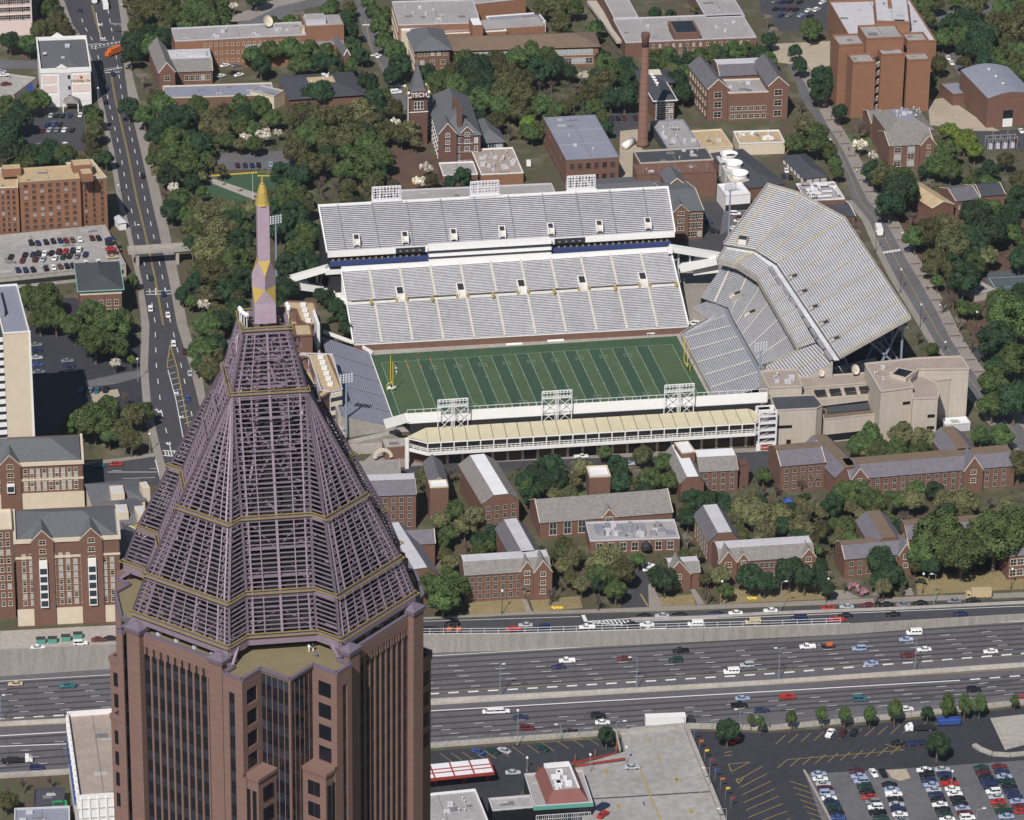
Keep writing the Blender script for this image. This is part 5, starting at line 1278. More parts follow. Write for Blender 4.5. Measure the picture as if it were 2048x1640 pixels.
# ---- top left
W2 = ('glass_dark','glass','glass_dark')
r, k = bld('office_block', 'pale concrete office block with rows of square windows in the top left corner', (-70,-60), (60,-66), (-70,-90), h=32, wall='pink_wall', rm='roof_grey', win=[('f', 9, 6, dict(z0=7, z1=29, w=4.0, h=2.2, g=W2, fr='pink_wall'))])
r, k = bld('hotel', 'white hotel block with grey hipped roof and gold lettering beside the avenue', (81,144), (181,140), (65,81), by=215, wall='white_wall', roofk='cuthip', rm='shingle', rh=1.2, over=-.6, hipx=8, flatm='shingle')
b = MB(); H = k.h
for (x0,y0,x1,y1) in ((-.3,-.3,k.L+.3,.3),(-.3,k.W-.3,k.L+.3,k.W+.3),(-.3,.3,.3,k.W-.3),(k.L-.3,.3,k.L+.3,k.W-.3)): k.box(b, x0, y0, H-.6, x1, y1, H+1.4)
b.build('parapet', 'white_paint', r)
for y in (-.5, k.W-.2):
    b = MB(); b.hexa([k.P(k.L*.3,y,H+1.4), k.P(k.L*.55,y,H+1.4), k.P(k.L*.55,y+.6,H+1.4), k.P(k.L*.3,y+.6,H+1.4), k.P(k.L*.425-.1,y,H+3.2), k.P(k.L*.425+.1,y,H+3.2), k.P(k.L*.425+.1,y+.6,H+3.2), k.P(k.L*.425-.1,y+.6,H+3.2)]); b.build('pediment', 'white_paint', r)
for i, (xa, xb) in enumerate(((.03,.32),(.63,.97))):
    for z in range(3):
        b = MB(); k.box(b, k.L*xa, -.12, 2.2+z*(H-3)/3, k.L*xb, 0, 1.2+(z+1)*(H-3)/3); b.build('facade_panel', 'pink_wall' if z else 'white_wall', r)
b = MB(); k.box(b, k.L*.36, -.35, 0, k.L*.6, 0, H-.6); b.build('stair_bay', 'roof_light', r)
for z in (.3,.55,.85):
    b = MB(); k.box(b, k.L*.54, -.5, H*z-1, k.L*.585, -.36, H*z+.6); b.build('vent', 'glass_dark', r)
text('lettering', 'Holiday Inn', 'gold', 1.9, k.P(k.L*.80,-.3,H-5.0), rz=k.rz, parent=r, shear=.3)
b = MB(); b.lathe(k.P(k.L*.8,-.4,H-2.6), [(.05,-.7),(.7,0),(.05,.7)], 8); b.build('emblem', 'orange_paint', r)
kk = Blk((126,207),(156,207),(124,196), h=4); b = MB(); p = [kk.P(0,0,4),kk.P(kk.L,0,4),kk.P(kk.L,kk.W,4),kk.P(0,kk.W,4)]; c_ = kk.P(kk.L/2,kk.W/2,6.5)
for i in range(4): b.poly([p[i],p[(i+1)%4],c_])
b.build('porch_roof', 'slate_mottled', r)
for x, y in ((0,0),(kk.L,0),(0,kk.W),(kk.L,kk.W)):
    b = MB(); kk.box(b, x-.2, y-.2, 0, x+.2, y+.2, 4); b.build('porch_post', 'white_paint', r)
stuff_on_roof(r, k, 3, 5, z=H+1.2)
bld('annex', 'small blue canopied shed between the white hotel and the concrete deck', (27,176), (66,174), (27,160), h=4, wall='blue_tarp', rm='blue_tarp', trim='blue_tarp')
r, k = bld('parking_deck', 'low concrete parking deck at the left edge beside the white hotel', (-60,178), (28,190), (-60,138), h=5, wall='concrete', rm='deck_concrete', trim='concrete')
r, k = bld('campus_hall', 'long brick hall with flat grey roof and dish antennas behind the slate roofed chapel', (350,83), (612,70), (342,57), by=136, wall='brick_orange', rm='roof_grey', trim='roof_light', win=[('f', 18, 3, dict(s0=12, w=1.0, h=1.5, fr='stone_trim', g=W2))])
HALL = r; stuff_on_roof(r, k, 14, 3, s=.9)
kb = flatbox(r, 'penthouse', (612,53), (688,49), (605,32), 8, k.h+4, 'brick_orange', 'roof_grey'); kb = flatbox(r, 'penthouse', (612,40), (652,38), (610,28), k.h+4, k.h+6.4, 'roof_light', 'roof_grey')
kb = flatbox(r, 'side_wing', (490,97), (690,88), (488,73), 0, 9, 'brick_orange', 'roof_blue')
r2, k2 = bld('x', '', (688,112), (700,111), (672,66), h=9, wall='brick', roofk='gable', ridge='v', rm='shingle', rh=3, root=r)
def dish(root_label, x, y, z, R, grp='satellite dishes on the roof'):
    t = thing('satellite_dish', root_label, 'satellite dish', G(x, y, z), 0, grp)
    b = MB(); n = 14; c = V((0,0,R*1.1)); ax = V((.45,-.75,.48)).normalized(); xx = ax.cross(V((0,0,1))).normalized(); yy = xx.cross(ax)
    prev = None
    for j in range(5):
        rr = R*j/4; dd = (j/4)**2*R*.35; ring_ = [c+ax*dd+xx*(rr*math.cos(6.283*i/n))+yy*(rr*math.sin(6.283*i/n)) for i in range(n)]
        if prev:
            for i in range(n): b.poly([prev[i],prev[(i+1)%n],ring_[(i+1)%n],ring_[i]])
        prev = ring_
    b.build('reflector', 'stone_trim', t); b = MB(); b.tube((0,0,0),c,.2,.15); b.bar(c, c+ax*R*.9, .12); b.build('mount', 'steel_grey', t)
dish('left satellite dish on the flat roof of the long brick hall', 534, 55, 12, 2.6); dish('right satellite dish on the flat roof of the long brick hall', 608, 74, 10, 2.6)
r, k = bld('chapel_hall', 'slate roofed brick hall with stone gable beside the avenue', (340,144), (425,141), (332,102), by=172, wall='brick_brown', roofk='cut', rm='slate_mottled', rh=3.2, cut=.45, flatm='roof_light', trim='stone_trim', win=[('f', 5, 1, dict(z0=1, w=1.8, h=2.4, fr='stone_trim', s0=6))])
stuff_on_roof(r, k, 5, 8, z=k.h+3.2, ry=(.4,.6))
b = MB(); k.box(b, k.L*.45, k.W*.35, k.h+3.2, k.L*.9, k.W*.55, k.h+4.4); b.build('roof_unit', 'roof_light', r)
r2, k2 = bld('x', '', (318,146), (350,144), (303,94), by=188, wall='brick_brown', roofk='gable', ridge='v', rm='slate_mottled', rh=4.5, trim='stone_trim', root=r, win=[('f', 1, 2, dict(w=2.4, h=2.2, fr='stone_trim'))])
bld('low_wing', 'low dark flat roofed wing below the slate roofed chapel hall', (328,197), (548,190), (352,172), h=5, wall='brick_brown', rm='roof_blue', trim='stone_trim')
r, k = bld('pavilion_hall', 'dark hip roofed hall with tan flat centre among the trees', (581,198), (726,188), (567,153), by=232, wall='brick', roofk='cuthip', rm='roof_dark', rh=2.6, hipx=10, flatm='tan_roof', over=1)
stuff_on_roof(r, k, 5, 2, z=k.h+2.6, m='roof_white', rx=(.35,.65), ry=(.4,.7))
bld('link_block', 'small grey roof with tan gutter left of the dark hip roofed hall', (500,182), (548,193), (496,165), h=6, wall='cream', rm='roof_blue', trim='tan_concrete')
# ---- top middle
r, k = bld('campus_hall', 'big flat grey roofed block with banded left wall at the top centre', (797,51), (962,46), (773,4), by=112, wall='brick_orange', rm='roof_grey', trim='roof_light', win=[('l', 10, 3, dict(w=2.4, h=1.8, fr='cream', g=W2))])
stuff_on_roof(r, k, 6, 12)
flatbox(r, 'side_wing', (803,62), (868,59), (799,51), 0, k.h-1.5, 'cream', 'roof_white'); flatbox(r, 'side_wing', (868,66), (1090,52), (866,46), 0, k.h-3, 'brick_orange', 'roof_grey')
flatbox(r, 'stair_tower', (945,51), (966,50), (944,36), 4, k.h+2.5, 'brick_orange', 'roof_white')
bld('campus_hall', 'tall orange brick block with grey roof edge at the top of the picture', (950,8), (1052,-3), (940,-30), by=45, wall='brick_orange', rm='roof_grey', trim='roof_light')
r, k = bld('campus_hall', 'brick block with two narrow white roofs behind the brown roofed hall', (890,68), (1013,62), (926,50), h=11, wall='brick_orange', rm='roof_white')
r, k = bld('laboratory', 'low pale building with a ribbon of windows beside the tall orange brick block', (985,52), (1092,44), (975,33), by=76, wall='roof_light', rm='roof_blue', win=[('f', 9, 1, dict(w=3.4, h=2.0, g=W2, z0=3))])
r, k = bld('corner_hall', 'brick and cream hall with a dark grey hip roof by the campus street', (831,101), (899,98), (813,61), by=152, wall='brick_brown', roofk='hip', rm='shingle', rh=4, over=1.2, win=[('f', 5, 1, dict(w=1.8, h=2.2, z0=k.h-4 if False else 8.6, z1=12, fr='stone_trim')),('f', 3, 2, dict(w=2, h=2.0, z0=.5, z1=8, fr='stone_trim')),('l', 9, 3, dict(w=1.6, h=2, fr='stone_trim'))])
r, k = bld('lecture_hall', 'long brown roofed brick hall with white framed windows beyond the trees', (900,101), (1197,92), (905,73), by=140, wall='brick_orange', roofk='hip', rm='roof_brown', rh=3, over=1, win=[('f', 20, 2, dict(w=3.4, h=2.6, g=('glass_pale','glass','glass'), fr='stone_trim', s0=2))])
# ---- U shaped block
r, k = bld('laboratory_block', 'large U shaped brick building with flat grey roof round a courtyard', (1251,86), (1513,75), (1226,38), by=116, wall='brick', rm='roof_grey', trim='roof_light', win=[('f', 16, 2, dict(w=1.1, h=1.6, fr='stone_trim', s0=8, g=('glass_dark','glass_pale','glass_pale')))])
stuff_on_roof(r, k, 8, 21)
for (A, B, D) in (((1228,37),(1277,35),(1190,-40)), ((1412,36),(1490,33),(1385,-45))): 
    k3 = Blk(A, B, D, h=k.h); wallbox(r, k3, 'brick'); roof(r, k3, 'flat', 'roof_grey', trim='roof_light')
k3 = Blk((1349,67),(1401,65),(1346,42), h=k.h+3.2); b = MB(); k3.box(b, 0, 0, k.h-.2, k3.L, k3.W, k.h+3.2); pe = b.build('penthouse', 'brick', r); b = MB(); k3.box(b, 1.2, 1.5, k.h+3.2, k3.L-1.2, k3.W-1.2, k.h+3.4); b.build('louvre_deck', 'glass_dark', pe)
for i in range(3):
    b = MB(); b.bar(G(1183+i*9-4,4,k.h-3-i*3.4), G(1238+i*3,84+i*3,k.h-3-i*3.4), 2.4, 1.4); b.build('sun_shade', 'tan_concrete', r)
# ---- hall behind the smokestack
r, k = bld('dark_roofed_hall', 'T shaped brick hall with dark roof and white eaves behind the smokestack', (1310,201), (1349,199), (1291,160), by=244, wall='brick_brown', roofk='hip', rm='roof_dark', rh=2.0, over=1.1, win=[('f', 4, 3, dict(w=1.6, h=1.9))])
b = MB(); e_ = 1.15
for (x0,y0,x1,y1) in ((-e_,-e_,k.L+e_,-e_+.3),(k.L+e_-.3,-e_+.3,k.L+e_,k.W),(-e_,-e_+.3,-e_+.3,k.W)): k.box(b, x0, y0, k.h-.2, x1, y1, k.h+.25)
b.build('eaves', 'white_paint', r)
r2, k2 = bld('x', '', (1283,166), (1345,164), (1274,142), h=k.h, wall='brick_brown', roofk='cuthip', rm='roof_dark', rh=2.0, over=1, hipx=4, flatm='stone_trim', root=r)
for i in range(4):
    b = MB(); p = k.P(k.L*.42, k.W*(.5+i*.14), k.h+2); b.lathe(p, [(.5,0),(.5,.8),(.8,.9),(.8,1.3),(.1,1.7)], 8); b.build('roof_vent', 'white_paint', r)
# ---- collegiate gothic hall
r, k = bld('gothic_hall', 'collegiate gothic brick hall with two stone trimmed gabled wings', (1416,179), (1457,176), (1393,130), by=243, wall='brick_brown', roofk='gable', ridge='v', rm='slate', rh=4.2, trim='stone_trim', win=[('f', 1, 3, dict(w=3.4, h=2.6, fr='stone_trim', g=W2)),('l', 7, 3, dict(w=1.6, h=2, fr='stone_trim'))])
r2, k2 = bld('x', '', (1537,173), (1577,171), (1516,126), by=240, wall='brick_brown', roofk='gable', ridge='v', rm='slate', rh=4.2, trim='stone_trim', root=r, win=[('f', 1, 3, dict(w=3.4, h=2.6, fr='stone_trim', g=W2))])
r2, k2 = bld('x', '', (1457,187), (1538,184), (1450,160), by=243, wall='brick_brown', rm='roof_grey', trim='stone_trim', root=r, win=[('f', 6, 2, dict(z0=.5, z1=7.5, w=2.2, h=2, fr='stone_trim', g=W2))])
stuff_on_roof(r, k2, 2, 5)
r2, k2 = bld('x', '', (1440,152), (1532,148), (1430,122), h=13, wall='brick_brown', roofk='cut', rm='slate', rh=3, cut=.35, flatm='roof_light', trim='stone_trim', root=r, win=[('f', 6, 1, dict(w=1.8, h=1.6, z0=8, fr='stone_trim'))])
# ---- brick high rise
HR = thing('high_rise', 'cluster of windowless orange brick towers with flat grey roofs', 'building')
def tower_blk(A, B, D, h, m='brick_orange', rm='roof_grey', win=()):
    k = Blk(A, B, D, h=h); o = wallbox(HR, k, m, name='tower_wall'); roof(HR, k, 'flat', rm, trim=m, par=1.6); return k
h1 = hgt(1706,127,236); 
tower_blk((1706,88),(1873,83),(1661,4), hgt(1873,83,143), rm='roof_light')
k = tower_blk((1752,44),(1820,46),(1714,-8), hgt(1873,83,143)+5, rm='roof_light'); b = MB(); k.box(b, k.L*.55, 1.5, k.h-.2, k.L*.85, 4, k.h+.1); b.build('skylight', 'glass_dark', HR); b = MB(); k.box(b, k.L*.4, k.W*.55, k.h-.2, k.L*.5, k.W*.8, k.h+1.2); b.build('roof_unit', 'brick_orange', HR)
T1 = tower_blk((1706,127),(1752,125),(1692,110), h1); T2 = tower_blk((1763,111),(1810,109),(1752,92), hgt(1763,111,228)); T3 = tower_blk((1815,122),(1862,120),(1812,108), hgt(1815,122,224))
M1 = tower_blk((1678,92),(1735,89),(1664,72), h1+3); M2 = tower_blk((1733,79),(1808,76),(1722,53), hgt(1763,111,228)+5); M3 = tower_blk((1815,84),(1858,82),(1808,68), hgt(1815,122,224)+4)
for k, xs in ((T1, None),):
    for f in range(6):
        p = G(1756, 133+f*16.5, 0); b = MB(); z = h1-1.5-f*3.9; a, c = T1.P(T1.L+.1,1.5,0), T2.P(-.1,1.5,0)
        b.hexa([(a.x,a.y,z-2),(c.x,c.y,z-2),(c.x,c.y+1,z-2),(a.x,a.y+1,z-2),(a.x,a.y,z),(c.x,c.y,z),(c.x,c.y+1,z),(a.x,a.y+1,z)]); b.build('balcony_panel', 'stone_trim', HR)
b = MB(); a, c = T1.P(T1.L,3,0), T2.P(0,3,0); b.hexa([(a.x,a.y,0),(c.x,c.y,0),(c.x,c.y+3,0),(a.x,a.y+3,0),(a.x,a.y,h1-.5),(c.x,c.y,h1-.5),(c.x,c.y+3,h1-.5),(a.x,a.y+3,h1-.5)]); b.build('recess', 'dark', HR)
b = MB(); a, c = T2.P(T2.L,3,0), T3.P(0,3,0); b.hexa([(a.x,a.y,0),(c.x,c.y,0),(c.x,c.y+3,0),(a.x,a.y+3,0),(a.x,a.y,h1-.5),(c.x,c.y,h1-.5),(c.x,c.y+3,h1-.5),(a.x,a.y+3,h1-.5)]); b.build('recess', 'dark', HR)
# ---- gymnasium, small flats
r, k = bld('gymnasium', 'brick gymnasium with a shallow curved blue grey roof at the right edge', (1976,197), (2072,190), (1931,139), by=256, wall='brick', roofk='barrel', rm='roof_blue', rh=2.2)
b = MB(); k.box(b, k.L*.34, -.15, 0, k.L*.54, 0, k.h*.27); b.build('door', 'white_paint', r); b = MB(); k.box(b, k.L*.34, -.12, k.h*.28, k.L*.54, 0, k.h*.55); b.build('window', 'glass_dark', r)
for i in range(3): b = MB(); b.lathe(k.P(k.L*.45,k.W*(.25+i*.25),k.h+2.2), [(.6,0),(.6,.6),(.9,.7),(.3,1.2)], 8); b.build('roof_vent', 'roof_light', r)
bld('annex', 'small flat grey annex left of the gymnasium', (1906,190), (1943,186), (1893,166), h=5, wall='brick', rm='roof_blue', trim='brick')
r, k = bld('slate_hall', 'slate and grey roofed brick hall below the brick high rise', (1779,292), (1868,287), (1762,262), by=338, wall='brick', roofk='gable', rm='slate_mottled', rh=3.2, trim='stone_trim', win=[('f', 3, 3, dict(w=3.0, h=2.4, s1=18, g=('glass_pale','glass','glass'), fr='stone_trim')),('f', 2, 4, dict(s0=20, w=2, h=1.8, fr='stone_trim', g=W2))])
dormer(r, k, k.L*.86, 7, 4, 'brick', 'slate_mottled', 1.5)
r2, k2 = bld('x', '', (1776,264), (1866,259), (1770,222), h=13, wall='brick', roofk='cuthip', rm='slate_mottled', rh=3, hipx=6, flatm='roof_blue', root=r); stuff_on_roof(r, k2, 12, 31, z=16, rx=(.3,.9), ry=(.3,.7))
r2, k2 = bld('x', '', (1743,247), (1768,246), (1740,219), by=279, wall='brick', roofk='gable', rm='slate_mottled', rh=2.6, trim='stone_trim', root=r)
# ---- blue grey roofed brick block and power plant
r, k = bld('brick_workshop', 'old brick workshop with a broad blue grey roof and arched windows', (1132,320), (1238,314), (1094,235), by=372, wall='brick', roofk='flat', rm='roof_blue', trim='roof_blue', par=.3, win=[('f', 6, 1, dict(w=2.0, h=2.4, z0=k.h if False else 6.6, z1=10.4, fr='brick')),('f', 6, 1, dict(w=2.0, h=2.4, z0=1.5, z1=5.5, fr='brick')),('l', 12, 2, dict(w=1.4, h=2.2, fr='brick'))])
stuff_on_roof(r, k, 3, 3); b = MB(); b.bar(k.P(0,k.W*.35,k.h-.12), k.P(k.L,k.W*.35,k.h-.12), .3,.15); b.bar(k.P(0,k.W*.68,k.h-.12), k.P(k.L,k.W*.68,k.h-.12), .3,.15); b.build('roof_seam', 'roof_grey', r)
SK = thing('smokestack', 'tall tapering brick smokestack with a darker crown', 'chimney', G(1285,291), 0); hs = hgt(1285,66,291)
b = MB(); b.lathe((0,0,0), [(2.7,0),(2.7,1.6),(2.15,1.7),(1.5,hs-6)], 20); b.build('shaft', 'brick', SK, True)
b = MB(); b.lathe((0,0,hs-6), [(1.5,0),(1.52,3.4),(1.8,4.2),(1.9,5.6),(1.75,6),(1.2,6),(1.1,4)], 20); b.build('crown', 'brick_dark', SK, True)
b = MB()
for z in range(4, int(hs-6), 3): rr = 2.15-.65*(z-2)/(hs-8); b.lathe((0,0,z), [(rr+.02,0),(rr+.02,.16)], 20)
b.build('iron_band', 'brick_dark', SK)
r, k = bld('boiler_house', 'low dark sided block with cluttered grey roof beside the smokestack', (1335,298), (1402,294), (1308,243), by=318, wall='roof_dark', rm='roof_grey', trim='roof_blue')
stuff_on_roof(r, k, 16, 9, s=1.1)
r, k = bld('power_plant', 'brick power plant with dark roof and tan cornice', (1280,328), (1427,320), (1268,303), h=10, wall='brick_brown', rm='roof_dark', trim='tan_concrete', par=1.2)
stuff_on_roof(r, k, 4, 2)
r2, k2 = bld('x', '', (1274,350), (1434,344), (1270,330), by=398, wall='brick_brown', rm='brick_brown', trim='brick_brown', root=r); stuff_on_roof(r, k2, 4, 7, s=.8)
for i in range(5): b = MB(); p = k2.P(k2.L*(.08+i*.2), 1, k2.h); b.bar(p, p+V((0,0,4)), .15); b.build('mast', 'steel_grey', r)
t = thing('storage_tank', 'white horizontal tank at the foot of the smokestack', 'tank', G(1257,294), .9); b = MB(); b.tube((-4,0,1.6),(4,0,1.6),1.5,n=14); b.build('shell', 'white_paint', t, True); b = MB(); b.box(-3,-1,0,-2.4,1,.6); b.box(2.4,-1,0,3,1,.6); b.build('cradle', 'concrete', t)
for i, (x, y) in enumerate(((1457,346),(1467,364),(1478,384))):
    t = thing('cooling_tower', '%s of the three round white cooling towers by the power plant' % ('rear','middle','front')[i], 'cooling tower', G(x, y, 0), 0, 'white cooling towers by the power plant')
    b = MB(); b.box(-4.5,-3,0,4.5,4,6.2); b.build('base', 'stone_trim' if i == 2 else 'roof_light', t)
    b = MB(); b.lathe((0,.5,6.2), [(3.6,0),(3.1,.8),(3.2,1.6),(3.7,2.4),(3.5,2.4),(2.9,1.5),(2.7,.6)], 24); b.build('fan_stack', 'white_paint', t, True)
r, k = bld('transformer_yard', 'open frame steel and white panel plant block below the cooling towers', (1452,392), (1501,388), (1450,368), h=7, wall='white_wall', rm='roof_white', trim='steel_white')
b = MB(); k.box(b, -.1, -.15, .3, k.L+.1, -.02, 3.0); b.build('louvre', 'dark', r)
bld('warehouse', 'large low dark roofed brick shed right of the cooling towers', (1502,376), (1570,366), (1476,299), h=5.5, wall='brick', roofk='hip', rm='roof_dark', rh=2.2)
r, k = bld('garden_shed', 'dark roofed brick annex with white windows by the right street', (1610,357), (1656,352), (1583,310), by=369, wall='brick', roofk='hip', rm='roof_dark', rh=2, win=[('f', 3, 1, dict(w=2.2, h=1.6, g=('glass_pale','glass_pale','glass_pale'))),('l', 6, 1, dict(w=2.2, h=1.6, g=('glass_pale','glass_pale','glass_pale')))])
r, k = bld('plant_building', 'flat block crowded with white roof ducts behind the curved stand', (1612,402), (1690,398), (1596,368), h=7, wall='brick', rm='roof_grey')
rd = random.Random(4)
for i in range(34):
    x, y = rd.uniform(1.5,k.L-1.5), rd.uniform(1.5,k.W-1.5); b = MB(); l = rd.uniform(2,6); z = k.h-.2+rd.uniform(.3,1.4)
    if rd.random() < .5: b.bar(k.P(x,y,z), k.P(min(k.L-1,x+l),y,z), .7, .7)
    else: b.bar(k.P(x,y,z), k.P(x,min(k.W-1,y+l),z), .7, .7)
    b.build('roof_duct', 'steel_white' if i % 3 else 'roof_grey', r)
bld('dark_roof_shop', 'dark roofed brick shed between the plant block and the right street', (1640,436), (1710,431), (1634,404), by=452, wall='brick', roofk='gable', rm='roof_dark', rh=1.5)
r, k = bld('white_yard_block', 'pale flat service block with tanks right of the power plant', (1478,288), (1570,285), (1476,263), h=5, wall='cream', rm='tan_roof', trim='roof_white'); stuff_on_roof(r, k, 10, 6, s=1.2, m='roof_white')
r, k = bld('walled_yard', 'tan walled service yard between the gothic hall and the cooling towers', (1402,297), (1466,293), (1388,262), h=3, wall='cream', rm='tan_roof', trim='stone_trim'); stuff_on_roof(r, k, 6, 16, s=1.0, m='roof_light')
r, k = bld('slate_annex', 'long dark slate roofed wing between the power plant and the upper stand', (1190,402), (1345,394), (1186,358), h=6, wall='brick_brown', roofk='gable', rm='shingle', rh=2.5)
r, k = bld('brick_hall', 'three storey brick hall with ornate gable behind the far stand', (1344,424), (1407,420), (1325,366), by=482, wall='brick_brown', roofk='gable', rm='shingle', rh=3.2, trim='stone_trim', win=[('f', 4, 3, dict(w=2.0, h=2.3, fr='stone_trim', s0=5))])
dormer(r, k, 3.6, 6.4, 3.2, 'brick_brown', 'shingle', .6, 2.6, 8)
r2, k2 = bld('x', '', (1336,372), (1372,370), (1316,346), h=12, wall='brick_brown', roofk='gable', ridge='v', rm='shingle', rh=3, trim='stone_trim', root=r)
# ---- clock tower hall with TECH sign
TH = thing('tower_hall', 'victorian brick hall with slate roofs and a pyramid topped tower with white letters', 'building')
r, k = bld('x', '', (878,272), (961,269), (848,196), by=328, wall='brick_dark', roofk='hip', rm='shingle', rh=7.5, over=.6, root=TH, win=[('f', 7, 3, dict(w=1.6, h=2.3)),('l', 10, 3, dict(w=1.4, h=2.2))])
dormer(TH, k, k.L*.2, 7.5, 4.5, 'brick_dark', 'shingle', 1.6, 1.8, 9, 'white_paint', 1.5); dormer(TH, k, k.L*.68, 5.5, 2.8, 'brick_dark', 'shingle', .15, 2.2, 5, 'white_paint', 1)
kt = Blk((820,194),(855,192),(818,180), h=hgt(820,194,292)); wallbox(TH, kt, 'brick_dark', name='tower_wall')
b = MB(); W_ = kt.L; p = [kt.P(-.5,-.5,kt.h), kt.P(W_+.5,-.5,kt.h), kt.P(W_+.5,W_+.5,kt.h), kt.P(-.5,W_+.5,kt.h)]; a_ = kt.P(W_/2,W_/2,kt.h+14)
m_ = [kt.P(W_*.14,W_*.14,kt.h+3.2), kt.P(W_*.86,W_*.14,kt.h+3.2), kt.P(W_*.86,W_*.86,kt.h+3.2), kt.P(W_*.14,W_*.86,kt.h+3.2)]
for i in range(4): b.poly([p[i],p[(i+1)%4],m_[(i+1)%4],m_[i]]); b.poly([m_[i],m_[(i+1)%4],a_])
b.build('spire_roof', 'shingle', TH); b = MB(); b.tube(a_-V((0,0,.5)), a_+V((0,0,1.2)), .25,.1); b.build('finial', 'gold', TH)
b = MB(); 
for (x,y) in ((-.6,-.6),(W_+.6,-.6),(-.6,W_+.6),(W_+.6,W_+.6)): b.lathe(kt.P(x,y,kt.h+1.2), [(.3,0),(.6,.5),(.6,1.0),(.1,1.5)], 8)
b.build('pinnacles', 'white_paint', TH)
b = MB(); kt.box(b, -.7,-.7,kt.h-.3,W_+.7,-.1,kt.h+.15); kt.box(b, -.3,-.3,kt.h-7.0,W_+.3,-.05,kt.h-6.7); b.build('cornice', 'white_paint', TH)
b = MB(); kt.box(b, W_*.08, -1.15, kt.h-.2, W_*.92, -.72, kt.h+2.7); b.build('sign_panel', 'brick_dark', TH)
text('letters', 'TECH', 'white_paint', 2.7, kt.P(W_/2,-1.3,kt.h+.2), rz=kt.rz, parent=TH, ext=.15); 
b = MB(); kt.box(b, -.9, W_*.2, kt.h-.5, -.6, W_*.8, kt.h+3.4); kt.box(b, W_+.6, W_*.2, kt.h-.5, W_+.9, W_*.8, kt.h+3.4); b.build('side_letters', 'gold', TH)
for s in (-1,0,1): o = link('window', win_mesh(1.2, 3.4, 'glass_dark', 'white_paint'), TH); o.location = kt.P(W_/2+s*1.35,-.03,kt.h-5.6); o.rotation_euler = (0,0,kt.rz)
b = MB(); kt.box(b,-.8,.8,2,-.5,1.2,kt.h-.5); b.build('downpipe', 'white_paint', TH)
r2, k2 = bld('x', '', (958,286), (1008,283), (934,246), by=306, wall='brick_dark', roofk='hip', rm='shingle', rh=4, over=.8, root=TH, win=[('f', 3, 1, dict(w=2.6, h=4.5, z0=0, g=('glass_pale','glass','glass')))])
for (x, y) in ((910,204),(919,221)):
    p = G(x, y, 22); b = MB(); b.box(p.x-1,p.y-1,12,p.x+1,p.y+1,24); b.build('chimney', 'brick_dark', TH)
r, k = bld('service_block', 'flat grey roofed service block in front of the victorian hall', (886,352), (956,349), (884,326), by=372, wall='brick', rm='roof_grey')
r, k = bld('service_block', 'tan terrace roofed block crowded with rooftop plant right of the victorian hall', (962,350), (1047,346), (948,299), by=372, wall='brick_orange', rm='roof_taupe'); stuff_on_roof(r, k, 22, 14, s=1.3, m='roof_light')
bld('long_flat_block', 'long flat grey roof directly behind the floodlit upper stand', (800,402), (1112,388), (812,380), h=9, wall='brick_brown', rm='roof_grey', trim='roof_light')
# ---- concrete auditorium
AU = thing('auditorium', 'angular pale concrete auditorium with flat tan roofs at the right end of the stadium', 'building')
def solid(root, name, pts, zb, zt, wallm, rm=None, par=0.0):
    P = [G(x, y, zt) for x, y in pts]
    a = sum(P[i].x*P[(i+1)%len(P)].y-P[(i+1)%len(P)].x*P[i].y for i in range(len(P)))
    if a < 0: P = P[::-1]
    b = MB(); n = len(P)
    for i in range(n):
        p, q = P[i], P[(i+1)%n]; b.poly([(p.x,p.y,zb),(q.x,q.y,zb),(q.x,q.y,zt),(p.x,p.y,zt)])
    if rm is None: b.poly(P)
    o = b.build(name, wallm, root)
    if rm: b = MB(); b.poly([(p.x,p.y,zt-.3) for p in P]); b.build('roof', rm, o)
    if par:
        b = MB()
        for i in range(n): b.bar(P[i]-V((0,0,.1)), P[(i+1)%n]-V((0,0,.1)), par, .45)
        b.build('parapet', wallm, o)
    return o, P
hA = hgt(1551,820,893)
solid(AU, 'front_block', [(1551,820),(1633,816),(1645,810),(1628,789),(1541,793)], 0, hA, 'tan_concrete', 'roof_dark', .4)
solid(AU, 'rear_block', [(1538,775),(1604,772),(1592,738),(1520,742)], 0, hA+3.2, 'tan_concrete', 'roof_taupe', .5)
solid(AU, 'middle_block', [(1604,776),(1744,764),(1732,745),(1598,754)], 0, hA+1.0, 'tan_concrete', 'roof_taupe', .4)
solid(AU, 'upper_terrace', [(1636,800),(1750,786),(1748,780),(1634,789)], 0, hA-1.6, 'tan_concrete', 'tan_concrete')
solid(AU, 'skylight_terrace', [(1648,838),(1757,826),(1750,801),(1643,808)], 0, 9.5, 'tan_concrete', 'roof_brown', .35)
solid(AU, 'glass_skylight', [(1655,826),(1740,818),(1737,806),(1652,812)], 9.4, 9.7, 'glass')
for i in range(4):
    o, P = solid(AU, 'roof_well', [(1630+i*30,786-i*2.4),(1652+i*30,784.5-i*2.4),(1650+i*30,778.5-i*2.4),(1628+i*30,780-i*2.4)], hA+.4, hA+.95, 'dark')
hR = hgt(1762,782,892)
solid(AU, 'main_block', [(1762,782),(1826,774),(1818,760),(1836,738),(1938,737),(1921,712),(1830,716),(1730,727)], 0, hR, 'tan_concrete', 'roof_taupe', .6)
solid(AU, 'right_block', [(1826,797),(1876,795),(1878,782),(1870,764),(1838,748),(1822,762)], 0, hR-2.6, 'tan_concrete', 'roof_taupe', .5)
solid(AU, 'stepped_block', [(1858,762),(1900,757),(1900,740),(1840,742)], 0, hR-3.6, 'tan_concrete', 'roof_taupe', .4)
